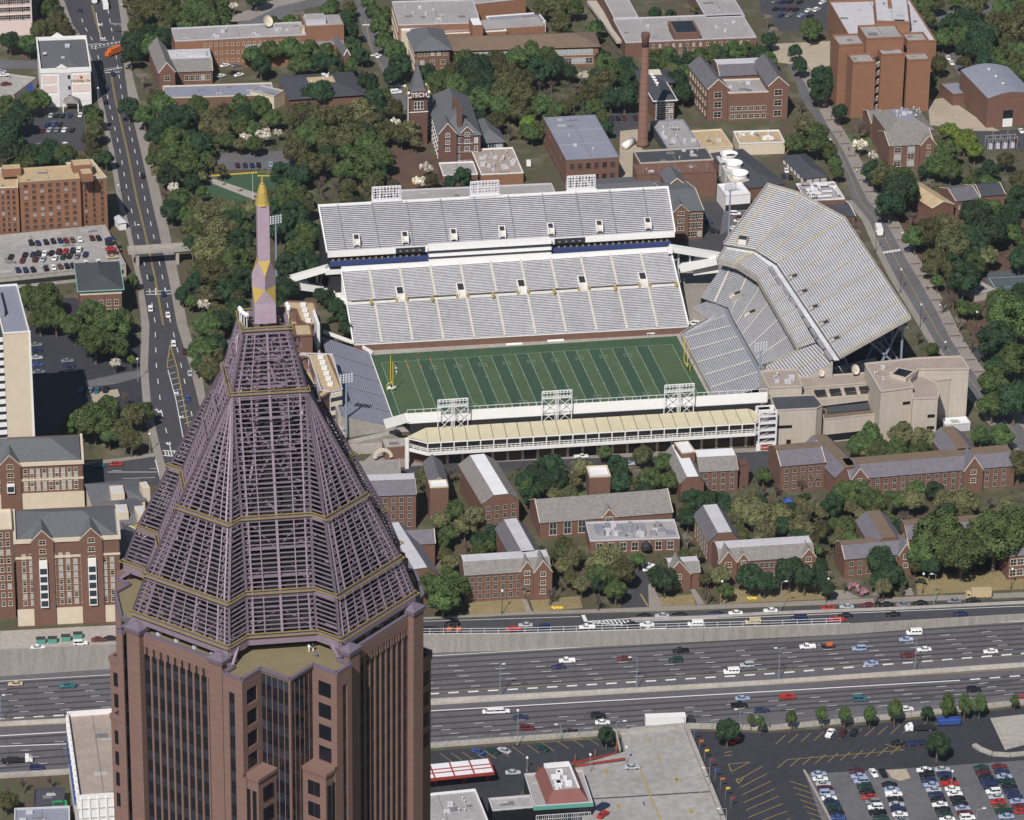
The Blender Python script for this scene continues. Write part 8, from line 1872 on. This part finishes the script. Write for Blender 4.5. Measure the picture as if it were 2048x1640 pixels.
for i, (x, y, yt, a) in enumerate(((1121,1478,1450,-1.5),(1232,1472,1445,2.5),(1369,1455,1437,-1.2),(1035,1490,1424,0),(1479,1464,1420,-1.5))): lamp(x, y, yt, a, 'lamp on the near freeway wall, %s from the left' % ORD[sorted((1121,1232,1369,1035,1479)).index(x)], .8, 'steel_grey', 'lamps on the near freeway wall')
for i, (x, y, yt, a) in enumerate(((258,50,10,-3),(197,205,178,0),(262,465,452,3),(276,762,720,0),(300,765,762-0,0),(296,850,848-26,3),(300,905,870,0),(237,385,372,0))):
    if i in (4,): continue
    lamp(x, y, yt, a, 'lamp pole beside the avenue, %s from the top' % ORD[[0,1,3,4,0,5,6,2][i]], 0, 'steel_grey', 'lamps beside the avenue')
for i, (x, y, yt) in enumerate(((1659,312,281),(1751,504,465),(1800,586,541),(1840,655,611),(1951,675,626),(1890,700,686),(1957,725,684))): lamp(x, y, yt, 0, 'dark lamp pole along the right street, %s from the top' % ORD[[0,1,2,3,5,4,6][i] if i not in (4,5) else (5 if i == 5 else 4)], 0, 'pole_dark', 'lamps along the right street')
for i, (x, y, yt, a) in enumerate(((1004,1228,1184,0),(1243,1210,1170,0),(1443,1205,1165,0),(1560,1227,1165,1.5),(1655,1197,1160,0),(1845,1187,1150,0),(1868,1208,1149,-1.5),(2022,1178,1140,0))): lamp(x, y, yt, a, 'lamp pole on the frontage pavement, %s from the left' % ORD[i], 0, 'steel_grey' if a else 'pole_dark', 'lamps on the frontage pavement')
for i, (x, y, yt, a) in enumerate(((1180,1545,1512,0),(1252,1527,1497,0),(1418,1578,1537,-2),(1452,1650,1618,-2.5),(1054,1543,1518,0),(1903,1575,1545,0),(1950,1680,1620,2))): lamp(x, y, yt, a, 'lamp of the car parks at the bottom, %s from the left' % ORD[sorted((1180,1252,1418,1452,1054,1903,1950)).index(x)], 0 if x > 1500 or x < 1100 else 4, 'steel_grey', 'lamps of the lower car parks')
t = thing('flagpole', 'tall white flagpole on the lawn beside the spire', 'flagpole', G(506,400)); b = MB(); b.tube((0,0,0),(0,0,11.5),.12,.06,n=8); b.build('pole', 'steel_white', t); b = MB(); b.lathe((0,0,11.5), [(.05,0),(.25,.15),(.05,.35)], 8); b.build('ball', 'gold', t)
t = thing('signal_gantry', 'grey signal gantry over the upper avenue junction', 'gantry', G(262,72)); b = MB(); b.tube((0,0,0),(0,0,5.6),.2,.16); b.bar((0,0,5.4),(-9,3,5.6),.25); b.bar((0,0,4.6),(-9,3,5.2),.15); b.bar((0,0,5.4),(1.5,-1,5.4),.2); b.build('frame', 'steel_grey', t)
for q in (.45,.75): b = MB(); b.box(-9*q-.25,3*q-.2,4.4,-9*q+.25,3*q+.2,5.3); b.build('signal', 'gold', t)
b = MB()
for i in range(26): 
    p = G(425+i*4.6, 352-(i*.35 if i < 20 else 0), .1); b.lathe(p, [(.45,0),(.4,.3),(.1,.4)], 6)
o = b.build('flower_bed', 'yellow_flowers'); tag(o, 'band of yellow flowers along the top of the lawn', 'flowers', kind='stuff')
for j, (x0, y0, n) in enumerate(((1106,1215,6),(1497,1196,5),(828,366,5))):
    b = MB()
    for i in range(n): b.lathe(G(x0+i*3.6, y0+(hsh(i)*2), .1), [(.6,0),(.5,.4),(.1,.5)], 6)
    o = b.build('flower_bed', 'yellow_flowers'); tag(o, ('yellow flowers before the centre left residence hall','yellow flowers below the dark trees of the right hall','yellow flowers by the tall bare trunk')[j], 'flowers', kind='stuff')
# pennants along the parking roof's edge
for i in range(8):
    x, y = 1388+i*10.5, 1484+i*19; c = ('blue_tarp','orange_paint','goal_yellow','red_paint')[i % 4]
    t = thing('pennant', '%s pennant, %s from the top along the parking roof' % (('blue','orange','yellow','red')[i%4], ORD[i]), 'flag', G(x, y, 0), 0, 'pennants along the parking roof'); b = MB(); b.tube((0,0,0),(0,0,4.2),.07,n=5); b.build('pole', 'steel_grey', t); b = MB(); b.hexa([(.1,-.02,3.2),(1.3,-.02,3.4),(1.3,.02,3.4),(.1,.02,3.2),(.1,-.02,4.1),(1.3,-.02,4.0),(1.3,.02,4.0),(.1,.02,4.1)]); b.build('cloth', c, t)

# walkers, canopy, substation
rd = random.Random(12)
for i in range(14):
    y = 170+i*34+rd.uniform(-6,6); x = px_at(stR, y)+rd.uniform(5,18); tp = ('cloth_dark','cloth_white','cloth_blue','red_paint')[i % 4]
    person(G(x, y, .16), rd.uniform(0,6), tp, ('cloth_dark','cloth_blue')[i % 2], 'walker in %s, %s from the top on the paved walk beside the right street' % (('black','white','blue','red')[i % 4], ORD[i]))
t = thing('garden_canopy', 'bright blue garden canopy below the long slate roofed hall', 'canopy', G(1576,1012)); b = MB()
for x, y in ((-1.6,-1.2),(1.6,-1.2),(1.6,1.2),(-1.6,1.2)): b.tube((x,y,0),(x,y,2.2),.06,n=5)
b.build('poles', 'steel_grey', t); b = MB(); c = [(-1.8,-1.4,2.1),(1.8,-1.4,2.1),(1.8,1.4,2.1),(-1.8,1.4,2.1)]
for i in range(4): b.poly([c[i], c[(i+1)%4], (0,0,3.3)])
b.build('cover', 'blue_tarp', t)
t = thing('substation', 'grey steel electricity substation below the gymnasium', 'substation', G(2000,296)); b = MB()
for i in range(5):
    for j in (0, 4): b.bar((i*3.2-6,j-2,0),(i*3.2-6,j-2,5.5+(i%2)*1.5),.25)
    b.bar((i*3.2-6,-2,5),(i*3.2-6,2,5),.2)
b.bar((-6,-2,5),(7,-2,5),.25); b.bar((-6,2,5),(7,2,5),.25); b.build('frame', 'steel_grey', t)
for i in range(4): b = MB(); b.box(i*3.2-5.4,-1,0,i*3.2-3.6,.8,2.2); b.lathe((i*3.2-4.5,0,2.2), [(.3,0),(.3,.9),(.1,1.1)], 6); b.build('transformer', 'roof_light', t)
# ------------------------------------------------------------------ trees
def leafmat(name, col, tr=.25):
    m = bpy.data.materials.new(name); m.use_nodes = True; t = m.node_tree; b = t.nodes['Principled BSDF']; L = t.links.new; N = t.nodes.new
    b.inputs['Roughness'].default_value = .75; b.inputs['Specular IOR Level'].default_value = .2
    tc = N('ShaderNodeTexCoord'); n1 = N('ShaderNodeTexNoise'); n1.inputs['Scale'].default_value = 2.2; n1.inputs['Detail'].default_value = 5; L(tc.outputs['Object'], n1.inputs['Vector'])
    oi = N('ShaderNodeObjectInfo'); cr = N('ShaderNodeMapRange'); cr.inputs['From Min'].default_value = .3; cr.inputs['From Max'].default_value = .7; cr.inputs['To Min'].default_value = .6; cr.inputs['To Max'].default_value = 1.45
    L(n1.outputs[0], cr.inputs[0]); r2 = N('ShaderNodeMapRange'); r2.inputs['To Min'].default_value = .78; r2.inputs['To Max'].default_value = 1.25; L(oi.outputs['Random'], r2.inputs[0])
    mu = N('ShaderNodeMath'); mu.operation = 'MULTIPLY'; L(cr.outputs[0], mu.inputs[0]); L(r2.outputs[0], mu.inputs[1])
    hs = N('ShaderNodeHueSaturation'); hs.inputs['Color'].default_value = col+(1,); r3 = N('ShaderNodeMapRange'); r3.inputs['To Min'].default_value = .475; r3.inputs['To Max'].default_value = .515; L(oi.outputs['Random'], r3.inputs[0]); L(r3.outputs[0], hs.inputs['Hue']); L(mu.outputs[0], hs.inputs['Value'])
    L(hs.outputs[0], b.inputs['Base Color']); M[name] = m; return m
KIND = {  # colour, description, leaf size factor, density
 'g': ((.064,.098,.033), 'mid green leafy tree'), 'd': ((.029,.057,.027), 'dark evergreen tree'), 'o': ((.080,.084,.036), 'bronze budding tree'), 'l': ((.12,.175,.035), 'bright lime green tree'),
 'y': ((.135,.135,.062), 'yellowish green tree'), 'w': ((.62,.58,.48), 'white blossoming tree'), 'b': ((.22,.19,.17), 'leafless grey tree'), 'c': ((.035,.065,.035), 'narrow conifer'), 'p': ((.38,.20,.24), 'pink flowering shrub'), 's': ((.03,.055,.02), 'dark rounded shrub')}
for kx, (c, d) in KIND.items(): leafmat('leaf_'+kx, c)
def crown_mesh(seed, kx, nl=26, per=95, leaf=.085, flat=.82, sparse=1.0, name='crown'):
    rd = random.Random(seed); b = MB(); lobes = []
    for i in range(nl):
        for _ in range(30):
            p = V((rd.gauss(0,1), rd.gauss(0,1), rd.gauss(0,1))).normalized()
            if p.z > -.35: break
        r = rd.uniform(.50,.74) if i > 3 else rd.uniform(.1,.35); lobes.append((V((p.x*r, p.y*r, p.z*r*flat)), rd.uniform(.15,.33)))
    for c, R in lobes:
        for _ in range(int(per*sparse*(R/.3)**2)):
            n = V((rd.gauss(0,1), rd.gauss(0,1), rd.gauss(0,1)+.25)).normalized(); p = c+n*R*rd.uniform(.72,1.06); p.z = p.z
            nn = (n+V((rd.uniform(-.55,.55), rd.uniform(-.55,.55), rd.uniform(-.4,.6)))).normalized(); t1 = nn.cross(V((rd.random(),rd.random(),rd.random()))).normalized(); t2 = nn.cross(t1); s = leaf*rd.uniform(.6,1.35)
            a = p+t1*s+t2*s*rd.uniform(-.3,.3); bb = p+t2*s; cc = p-t1*s+t2*s*rd.uniform(-.3,.3); dd_ = p-t2*s
            b.poly([a, bb, cc, dd_])
    me = b.mesh(name, 'leaf_'+kx); return me
def branch_mesh(seed, m, leafk=None, depth=4, th=.035, name='branches'):
    rd = random.Random(seed); b = MB()
    def grow(p, d, l, r, k):
        q = p+d*l; b.tube(p, q, r, r*.75, n=4, cap=False)
        if k == 0: return
        for _ in range(rd.choice((3,3,4))):
            nd = (d+V((rd.uniform(-.8,.8), rd.uniform(-.8,.8), rd.uniform(-.15,.6)))).normalized(); grow(p+d*l*rd.uniform(.55,1), nd, l*rd.uniform(.6,.8), r*.62, k-1)
    for _ in range(4):
        a = rd.uniform(0,6.28); grow(V((0,0,-.55)), V((.5*math.cos(a), .5*math.sin(a), 1)).normalized(), .55, th, depth)
    return b.mesh(name, m)
def conifer_mesh(seed):
    rd = random.Random(seed); b = MB()
    for _ in range(1500):
        z = rd.random()**.8; R = (1-z)*.42+.03; a = rd.uniform(0,6.283); r = R*rd.uniform(.6,1.05); p = V((r*math.cos(a), r*math.sin(a), -1+z*2.4)); nn = V((math.cos(a), math.sin(a), rd.uniform(0,.8))).normalized(); t1 = nn.cross(V((0,0,1))).normalized()*.07; t2 = nn.cross(t1).normalized()*.09
        b.poly([p+t1, p+t2, p-t1, p-t2])
    return b.mesh('crown', 'leaf_c')
def trunk_mesh(seed, m='bark'):
    rd = random.Random(seed); b = MB(); b.tube((0,0,-1.9),(0.03,0,-.55),.085,.06,n=7)
    for _ in range(5):
        a = rd.uniform(0,6.28); b.tube((.03,0,-.65),(.5*math.cos(a),.5*math.sin(a),rd.uniform(-.1,.35)),.05,.015,n=5)
    return b.mesh('trunk', m)
CR = {}; 
for kx in KIND:
    if kx == 'b': CR[kx] = [branch_mesh(s, 'bark_pale' if s % 2 else 'bark', th=.045) for s in range(3)]
    elif kx == 'c': CR[kx] = [conifer_mesh(s) for s in range(2)]
    elif kx in 'ps': CR[kx] = [crown_mesh(50+s, kx, 12, 60, .1, .7) for s in range(2)]
    elif kx == 'w': CR[kx] = [crown_mesh(70+s, kx, 22, 42, .085, .8) for s in range(2)]
    elif kx in 'oy': CR[kx] = [crown_mesh(ord(kx)+s, kx, 60, 230, .042, .9) for s in range(4)]
    else: CR[kx] = [crown_mesh(ord(kx)*3+s, kx, 60, 270, .046, .9) for s in range(4)]
TRK = [trunk_mesh(s) for s in range(3)]; TWG = [branch_mesh(90+s, 'bark', th=.03, depth=3, name='limbs') for s in range(3)]
NT = [0]; ALLT = []
def tree(x, y, r, kx, label, group, narrow=1.0):
    z = 3.0
    for _ in range(3):
        g = G(x, y, z); s = FPX/((g-CAM).length); R = r/s*(1.32 if kx in 'gdoy' and narrow == 1.0 else 1.1); z = R*(.92/narrow if kx != 'c' else 1.6)+(2.0 if kx not in 'ps' else .1)
        if kx in 'ps': z = R*.5
    g = G(x, y, z); i = NT[0]; NT[0] += 1; rz = hsh(i*3.3)*6.28
    t = thing({'p':'shrub','s':'shrub','c':'conifer_tree','w':'blossom_tree','b':'bare_tree','d':'evergreen_tree','o':'budding_tree','y':'spring_tree','l':'spring_tree'}.get(kx, 'leafy_tree'), label, 'shrub' if kx in 'ps' else 'tree', (g.x, g.y, 0), rz, group)
    H = z; c = link('crown' if kx != 'b' else 'branches', CR[kx][int(hsh(i*7.7)*len(CR[kx])) % len(CR[kx])], t)
    c.location = (0,0,H); sx = R*1.0; sz = R*(.95+.2*hsh(i*1.9))/narrow; c.scale = (sx, sx*(.9+.2*hsh(i*4.1)), sz)
    if kx == 'c': c.location = (0,0,H*.85); c.scale = (R*2.1,R*2.1,H*.6)
    if kx == 'b': c.location = (0,0,H*.75); c.scale = (R*.85,R*.85,R*.95)
    if kx not in 'ps':
        k = link('trunk', TRK[i % 3], t); k.scale = (R*(.9 if kx != 'c' else .5), R*(.9 if kx != 'c' else .5), H/1.9/1.0); k.location = (0,0,H)
        if kx in 'oyw': l_ = link('limbs', TWG[i % 3], t); l_.location = (0,0,H); l_.scale = (R*.8,R*.8,R*.8)
    return t
def inside(pts, x, y):
    c = False; j = len(pts)-1
    for i in range(len(pts)):
        if (pts[i][1] > y) != (pts[j][1] > y) and x < (pts[j][0]-pts[i][0])*(y-pts[i][1])/(pts[j][1]-pts[i][1])+pts[i][0]: c = not c
        j = i
    return c
def free(x, y):
    if px_at(aveL, y)-12 < x < px_at(aveR, y)+16 and y < 960: return False
    if px_at(stL, y)-10 < x < px_at(stR, y)+26 and 120 < y < 900: return False
    if -4 < y < 222 and 700 < x < 840 and px_at([(-20,692),(20,708),(60,718),(110,738),(170,770),(220,792)], y) < x < px_at([(-20,722),(20,752),(60,764),(110,778),(170,814),(220,840)], y): return False
    for s in SHEETS:
        if inside(s, x, y): return False
    p = G(x, y)
    if -84 < p.x < 134 and -96 < p.y < 84: return False
    for k in BLKS:
        d = p-k.O; u, v = d.dot(k.u), d.dot(k.v)
        if -2.0 < u < k.L+2 and -3.0 < v < k.W+2: return False
    return True
def grove(phrase, txt, narrow=1.0, companions=True):
    it = []
    for q in txt.replace('\n', ' ').split(';'):
        q = q.strip()
        if q: a = q.split(','); it.append((float(a[0]), float(a[1]), float(a[2]), a[3].strip()))
    if companions:
        rg = random.Random(len(txt)); ks = [q[3] for q in it if q[3] in 'gdoy']
        for (x, y, r, k) in list(it):
            if k in 'gdoy' and r >= 13 and rg.random() < .75:
                a = rg.uniform(0, 6.28); x2, y2, r2 = x+1.25*r*math.cos(a), y+.75*r*math.sin(a), r*rg.uniform(.62,.9)
                if all(math.hypot(x2-q[0], (y2-q[1])*1.6) > .62*r2+.3*q[2] for q in it) and free(x2, y2+r2*.7) and free(x2, y2): it.append((x2, y2, r2, rg.choice(ks)))
    it.sort(); ALLT.extend((q[0],q[1],q[2]) for q in it)
    cnt = {}; tot = {}
    for x, y, r, k in it: tot[k] = tot.get(k, 0)+1
    for x, y, r, k in it:
        n = cnt.get(k, 0); cnt[k] = n+1; d = KIND[k][1]
        lb = '%s %s' % (d, phrase) if tot[k] == 1 else '%s %s, %s from the left' % (d, phrase, ORD[n] if n < 20 else 'number %d' % (n+1))
        tree(x, y, r, k, lb, 'trees '+phrase, narrow)
grove('beside the top of the avenue', '285,20,24,o;320,20,26,o;350,36,22,g;390,15,22,g;372,45,20,g;270,88,24,d;298,72,22,d;262,114,17,d;415,40,22,g;446,32,16,g;468,12,11,w;285,152,18,b;302,178,16,b;445,6,12,g')
grove('at the upper left edge', '20,82,18,d;55,88,16,g;10,215,20,g;35,240,24,d;12,268,24,d;62,204,20,g;84,202,17,g;190,236,18,g;190,264,18,o;20,304,18,d;62,308,18,d;98,302,20,d;130,310,18,g;186,302,15,o;212,318,14,d;98,18,20,g;112,48,20,o;82,60,18,o;132,62,14,o')
grove('right of the avenue above the lawn', '258,216,19,d;290,232,20,g;328,214,22,g;322,256,22,d;368,240,24,d;395,212,19,g;354,286,28,g;396,288,24,d;338,318,24,g;380,330,26,g;412,318,14,g;338,352,20,d;447,228,19,o;440,258,18,y;480,214,20,g;520,216,20,g;545,238,17,g;486,248,17,g;490,276,13,w;528,270,17,w;556,266,10,w;455,282,14,g;346,375,13,w;330,388,16,b;362,396,20,g;344,422,20,d;405,386,13,g')
grove('in front of the long brick hall', '505,110,18,g;540,104,19,g;580,100,21,g;620,104,20,g;655,110,19,g;522,132,18,d;600,130,20,g;640,126,18,d;672,132,16,d;702,132,14,g;722,142,16,b;735,168,20,d;748,196,18,d;640,186,24,d;612,196,16,d')
grove('left of the victorian hall', '600,234,24,o;640,240,26,o;682,234,24,o;720,224,27,y;748,252,25,o;620,270,26,g;660,282,24,o;700,276,27,o;738,292,24,g;590,302,22,o;720,332,30,g;690,342,22,g;762,322,22,g;622,332,24,o;600,352,20,d;566,350,22,d;642,362,20,b;650,392,18,b;602,392,20,g;562,404,18,g;590,432,26,d;612,464,22,d;745,370,20,o;772,352,16,b;782,300,12,b;820,262,20,y;832,285,12,y;806,262,11,l;852,336,15,w;838,364,14,w;864,360,12,o;790,244,11,w;925,356,19,d;900,366,12,d')
grove('along the campus street', '750,28,16,g;760,54,18,g;770,84,18,g;790,102,20,g;800,132,22,d;784,152,16,d;690,38,16,d;700,62,18,d;706,92,16,d;736,6,14,g;700,16,12,o;656,20,15,g;724,112,14,d')
grove('behind the victorian hall', '852,152,20,d;880,168,22,g;912,172,22,g;930,122,20,g;950,142,30,d;962,168,27,d;905,146,20,o;990,124,20,o;1012,150,24,o;1036,118,22,g;1062,104,20,g;1092,116,20,g;1082,142,25,d;1112,134,18,d;1042,162,22,o;1006,186,24,o;1050,192,24,o;1090,186,22,b;960,202,22,g;1000,214,20,g;1040,226,20,o;1085,214,20,g;1058,246,17,l;1110,222,15,g;1064,268,15,g;1150,172,16,b;1168,152,12,w')
grove('left of the smokestack', '1180,190,20,o;1212,132,20,g;1232,152,18,g;1200,170,22,o;1250,134,18,d;1262,162,18,d;1222,200,18,d;1250,194,22,d;1190,214,16,g;1166,216,8,c;1110,18,22,o;1122,50,22,o;1150,18,15,g;1186,66,16,g;1196,94,14,b;1080,20,16,o')
grove('below the U shaped block', '1310,122,20,g;1336,112,18,g;1300,142,18,d;1346,132,18,d;1370,106,8,c;1392,109,7,c;1402,116,18,g;1430,108,18,g;1465,104,18,g;1495,102,16,g;1522,112,18,d;1352,162,20,d;1366,186,18,d;1310,28,12,d;1342,30,11,d;1390,20,10,y')
grove('at the top right corner', '1828,8,14,g;1850,14,13,g;1930,46,26,d;1900,52,20,d;1962,82,30,d;1990,54,24,o;2030,62,26,o;2000,122,26,g;1972,132,22,d;2036,112,24,g;2040,150,20,g;1932,102,18,d;1945,14,18,o;2005,18,18,g;2040,30,18,o')
grove('round the tan plaza', '1536,34,16,b;1546,60,18,b;1622,56,18,g;1538,80,14,d;1646,162,24,d;1640,188,18,d;1680,226,15,d;1600,134,13,d;1590,104,12,d;1720,252,26,b;1602,206,16,b')
grove('along the upper right street', '1610,256,22,y;1636,286,24,g;1590,288,18,g;1660,302,14,g;1670,326,12,g;1675,346,11,g;1720,290,16,w;1746,312,12,w;1898,262,20,l;1930,282,24,l;1894,302,22,g;1950,302,20,l;1870,332,22,g;1902,342,18,g;1770,352,25,o;1800,386,32,d;1780,412,25,d;1822,430,20,b;1844,404,16,b;1980,342,16,d;1962,352,12,d;2012,322,15,o;2040,362,20,o;1960,420,20,o;2040,402,24,d;1700,440,15,b;1712,462,14,b')
grove('beyond the right street', '1860,468,26,o;1890,452,25,y;1902,492,30,o;1870,522,23,o;1950,430,28,d;1978,464,30,d;1950,502,25,d;2012,442,26,d;1928,560,30,d;1908,592,22,b;1886,602,17,b;2020,642,42,g;1992,682,32,d;2032,722,32,g;1990,762,30,g;2030,802,34,d;1944,682,16,b;2002,604,26,g;2044,592,24,d;1985,812,24,g;2002,872,22,g;1962,872,18,g;2038,932,24,o;1920,640,16,b;2040,520,20,d')
grove('between the avenue and the spire', '410,432,27,y;440,462,30,y;420,502,30,y;458,420,18,y;472,522,27,g;430,552,27,o;482,482,22,d;400,468,22,g;384,442,18,g;490,562,24,d;452,582,22,d;400,542,21,o;384,582,18,d;408,610,15,w;456,592,11,w;384,604,12,g;442,642,22,d;472,622,20,d;415,652,24,g;405,702,24,g;430,692,20,d;420,742,20,o;396,732,14,g')
grove('left of the far stand', '560,452,26,d;600,502,26,g;580,532,25,d;618,532,18,d;574,578,20,d;556,604,14,d;640,590,12,d;655,598,15,d;672,614,15,d;686,634,14,d;692,658,13,d;664,640,12,s;612,470,22,g')
grove('left of the avenue by the slab tower', '90,600,27,g;60,592,21,g;112,640,22,g;80,640,20,g;182,632,28,g;222,656,32,g;190,684,30,g;150,652,25,g;232,692,23,g;244,640,20,g;262,720,10,l;230,726,13,w;22,524,16,b;92,534,14,b;266,562,11,g;250,792,18,b;266,832,22,o;190,842,34,g;150,852,23,g;216,812,20,g;240,862,22,o;262,882,20,o;85,432,13,c;110,432,13,c;140,440,11,c')
grove('between the stadium and the dining hall', '1075,950,22,d;1100,932,24,d;1112,962,23,d;1050,962,18,d;1060,990,18,d;1236,932,18,d;1242,966,20,d;1286,912,18,o;1330,926,20,g;1300,962,22,g;1340,962,18,g;1272,942,16,b;1386,1002,22,d;1376,1036,18,d;1422,1002,20,d;1446,1002,15,d;940,952,27,b;900,942,21,b;970,922,20,b;910,1022,18,g;880,1042,18,y;930,1052,22,y;950,1032,18,y;962,1082,18,d;980,1072,18,d;1482,1022,25,y;1512,1032,25,y;1470,1052,19,o;1532,1062,21,y;1500,1002,17,y;1452,1064,14,o;1210,905,13,g;1120,890,16,b')
grove('in front of the halls facing the freeway', '886,1192,33,g;858,1172,22,g;908,1176,26,g;1148,1112,18,y;1128,1132,16,y;1215,1122,30,y;1242,1142,27,o;1200,1152,22,g;1232,1182,18,g;1330,1162,22,d;1312,1150,16,d;1050,1172,18,b;1100,1182,20,b;1442,1152,18,y;1415,1182,20,b;1452,1182,14,g;1500,1156,23,d;1530,1166,19,d;1580,1146,27,d;1610,1156,23,d;1640,1156,18,d')
grove('round the right hand halls', '1690,986,23,g;1722,992,25,g;1746,1006,23,g;1666,1012,21,d;1782,1002,18,g;1832,978,16,g;1870,982,16,d;1826,1002,21,y;1890,1002,21,y;1930,1002,23,y;1690,1052,18,g;1700,1082,20,g;1732,1052,18,y;1602,962,14,b;1626,952,18,b;1570,1002,13,s;1610,992,12,s;1552,972,16,b;1740,872,22,g;1720,892,21,g;1802,872,25,y;1846,882,23,y;1790,902,21,g;1840,906,21,g;1762,902,20,g;1602,1062,24,y;1562,1032,22,y;1640,1062,19,o;1620,1092,17,o;1772,1040,16,g;1760,1122,26,d;1782,1152,22,d;1762,1162,18,d;1842,1162,11,s;1726,1182,13,p;1706,1172,13,p;1690,1166,12,b')
grove('on the lawn at the lower right', '1880,1080,46,g;1924,1104,42,g;1990,1080,48,g;2030,1052,36,g;1850,1106,30,g', 1.0, False)
grove('beside the freeway wall', '1583,1436,12,g;1643,1430,12,g;1690,1430,13,g;1740,1430,13,g;1790,1421,15,g;1895,1412,17,g;1930,1411,14,g;1960,1409,15,g;2030,1401,9,g;1502,1440,8,g;1521,1446,11,g', .62, False)
grove('on the near side of the freeway', '1455,1462,21,d;1213,1470,16,d;1855,1426,11,d;1875,1489,22,d;16,1582,20,b;46,1562,16,b;12,1602,17,o;100,1556,14,b', 1.0, False)
PLACED = []
def fill(phrase, x0, y0, x1, y1, n, wts, seed, rr=(11,19)):
    rg = random.Random(seed); out = []; tries = 0
    while len(out) < n and tries < n*60:
        tries += 1; x, y, r = rg.uniform(x0,x1), rg.uniform(y0,y1), rg.uniform(*rr)
        if free(x, y+r*.9) and free(x, y) and all(math.hypot(x-q[0], (y-q[1])*1.5) > .75*(r+q[2]) for q in PLACED+ALLT): out.append((x, y, r)); PLACED.append((x, y, r))
    grove(phrase, ';'.join('%.0f,%.0f,%.0f,%s' % (x, y, r, rg.choice(wts)) for x, y, r in out), 1.0, False)
fill('in the court right of the lattice', 840, 940, 1060, 1200, 16, 'bbygo', 1)
fill('round the dining hall', 1060, 925, 1330, 1200, 16, 'bbygoy', 2)
fill('between the middle and right halls', 1330, 930, 1560, 1200, 16, 'byygo', 3)
fill('in the gardens of the right halls', 1560, 960, 1790, 1190, 16, 'byygod', 4)
fill('behind the lower right halls', 1790, 960, 2048, 1180, 12, 'byygod', 5)
fill('in the wood left of the victorian hall', 560, 200, 800, 420, 20, 'ogdb', 6)
fill('in the wood behind the victorian hall', 850, 105, 1110, 260, 18, 'ogdb', 7)
fill('in the park left of the smokestack', 1110, 105, 1290, 260, 14, 'ogdb', 8)
fill('in the park right of the avenue', 300, 190, 560, 400, 18, 'ogdy', 9)
fill('on the slope above the spire', 380, 400, 510, 760, 12, 'ogdy', 10)
fill('on the slope beyond the right street', 1780, 340, 2048, 700, 20, 'ogdb', 11)
fill('along the top edge', 240, -10, 760, 60, 14, 'ogdb', 12)
fill('in the top right corner wood', 1820, -5, 2048, 190, 14, 'ogd', 13)
fill('at the far left edge', 0, 180, 190, 330, 10, 'gdo', 14, (10,15))
# low planting between trees
rdg = random.Random(77); b = MB()
for (x0, y0, x1, y1, n) in ((300,190,560,340,260),(560,200,780,420,420),(860,120,1250,260,420),(390,400,500,740,260),(1840,260,2048,700,460),(1440,960,1760,1180,260),(30,560,280,900,260),(850,930,1480,1190,420),(1000,80,1240,140,100),(1760,960,2048,1180,220)):
    for _ in range(n):
        x, y = rdg.uniform(x0,x1), rdg.uniform(y0,y1); p = G(x, y, .0)
        if not free(x, y) or inside([(60,600),(150,595),(300,690),(286,810),(240,850),(60,880)], x, y): continue
        for _ in range(7):
            c = p+V((rdg.gauss(0,1.1), rdg.gauss(0,1.1), rdg.uniform(.1,.7))); n_ = V((rdg.uniform(-.6,.6), rdg.uniform(-.6,.6), 1)).normalized(); t1 = n_.cross(V((1,.3,0))).normalized()*rdg.uniform(.2,.45); t2 = n_.cross(t1); b.poly([c+t1, c+t2, c-t1, c-t2])
o = b.build('ground_cover', 'leaf_s'); tag(o, 'low evergreen ground cover between the trees', 'ground cover', kind='stuff')
# ------------------------------------------------------------------ thin air over the city
hz = bpy.data.materials.new('haze'); hz.use_nodes = True; t = hz.node_tree
for n in list(t.nodes):
    if n.type == 'BSDF_PRINCIPLED': t.nodes.remove(n)
pv = t.nodes.new('ShaderNodeVolumePrincipled'); pv.inputs['Color'].default_value = (.70,.80,1,1); pv.inputs['Density'].default_value = .00003; pv.inputs['Anisotropy'].default_value = .3
t.links.new(pv.outputs[0], [n for n in t.nodes if n.type == 'OUTPUT_MATERIAL'][0].inputs['Volume']); M['haze'] = hz
b = MB(); b.box(-3300, -2900, -16, 3300, 3500, 640); o = b.build('haze', 'haze'); o['kind'] = 'stuff'; o['label'] = 'thin blue air'
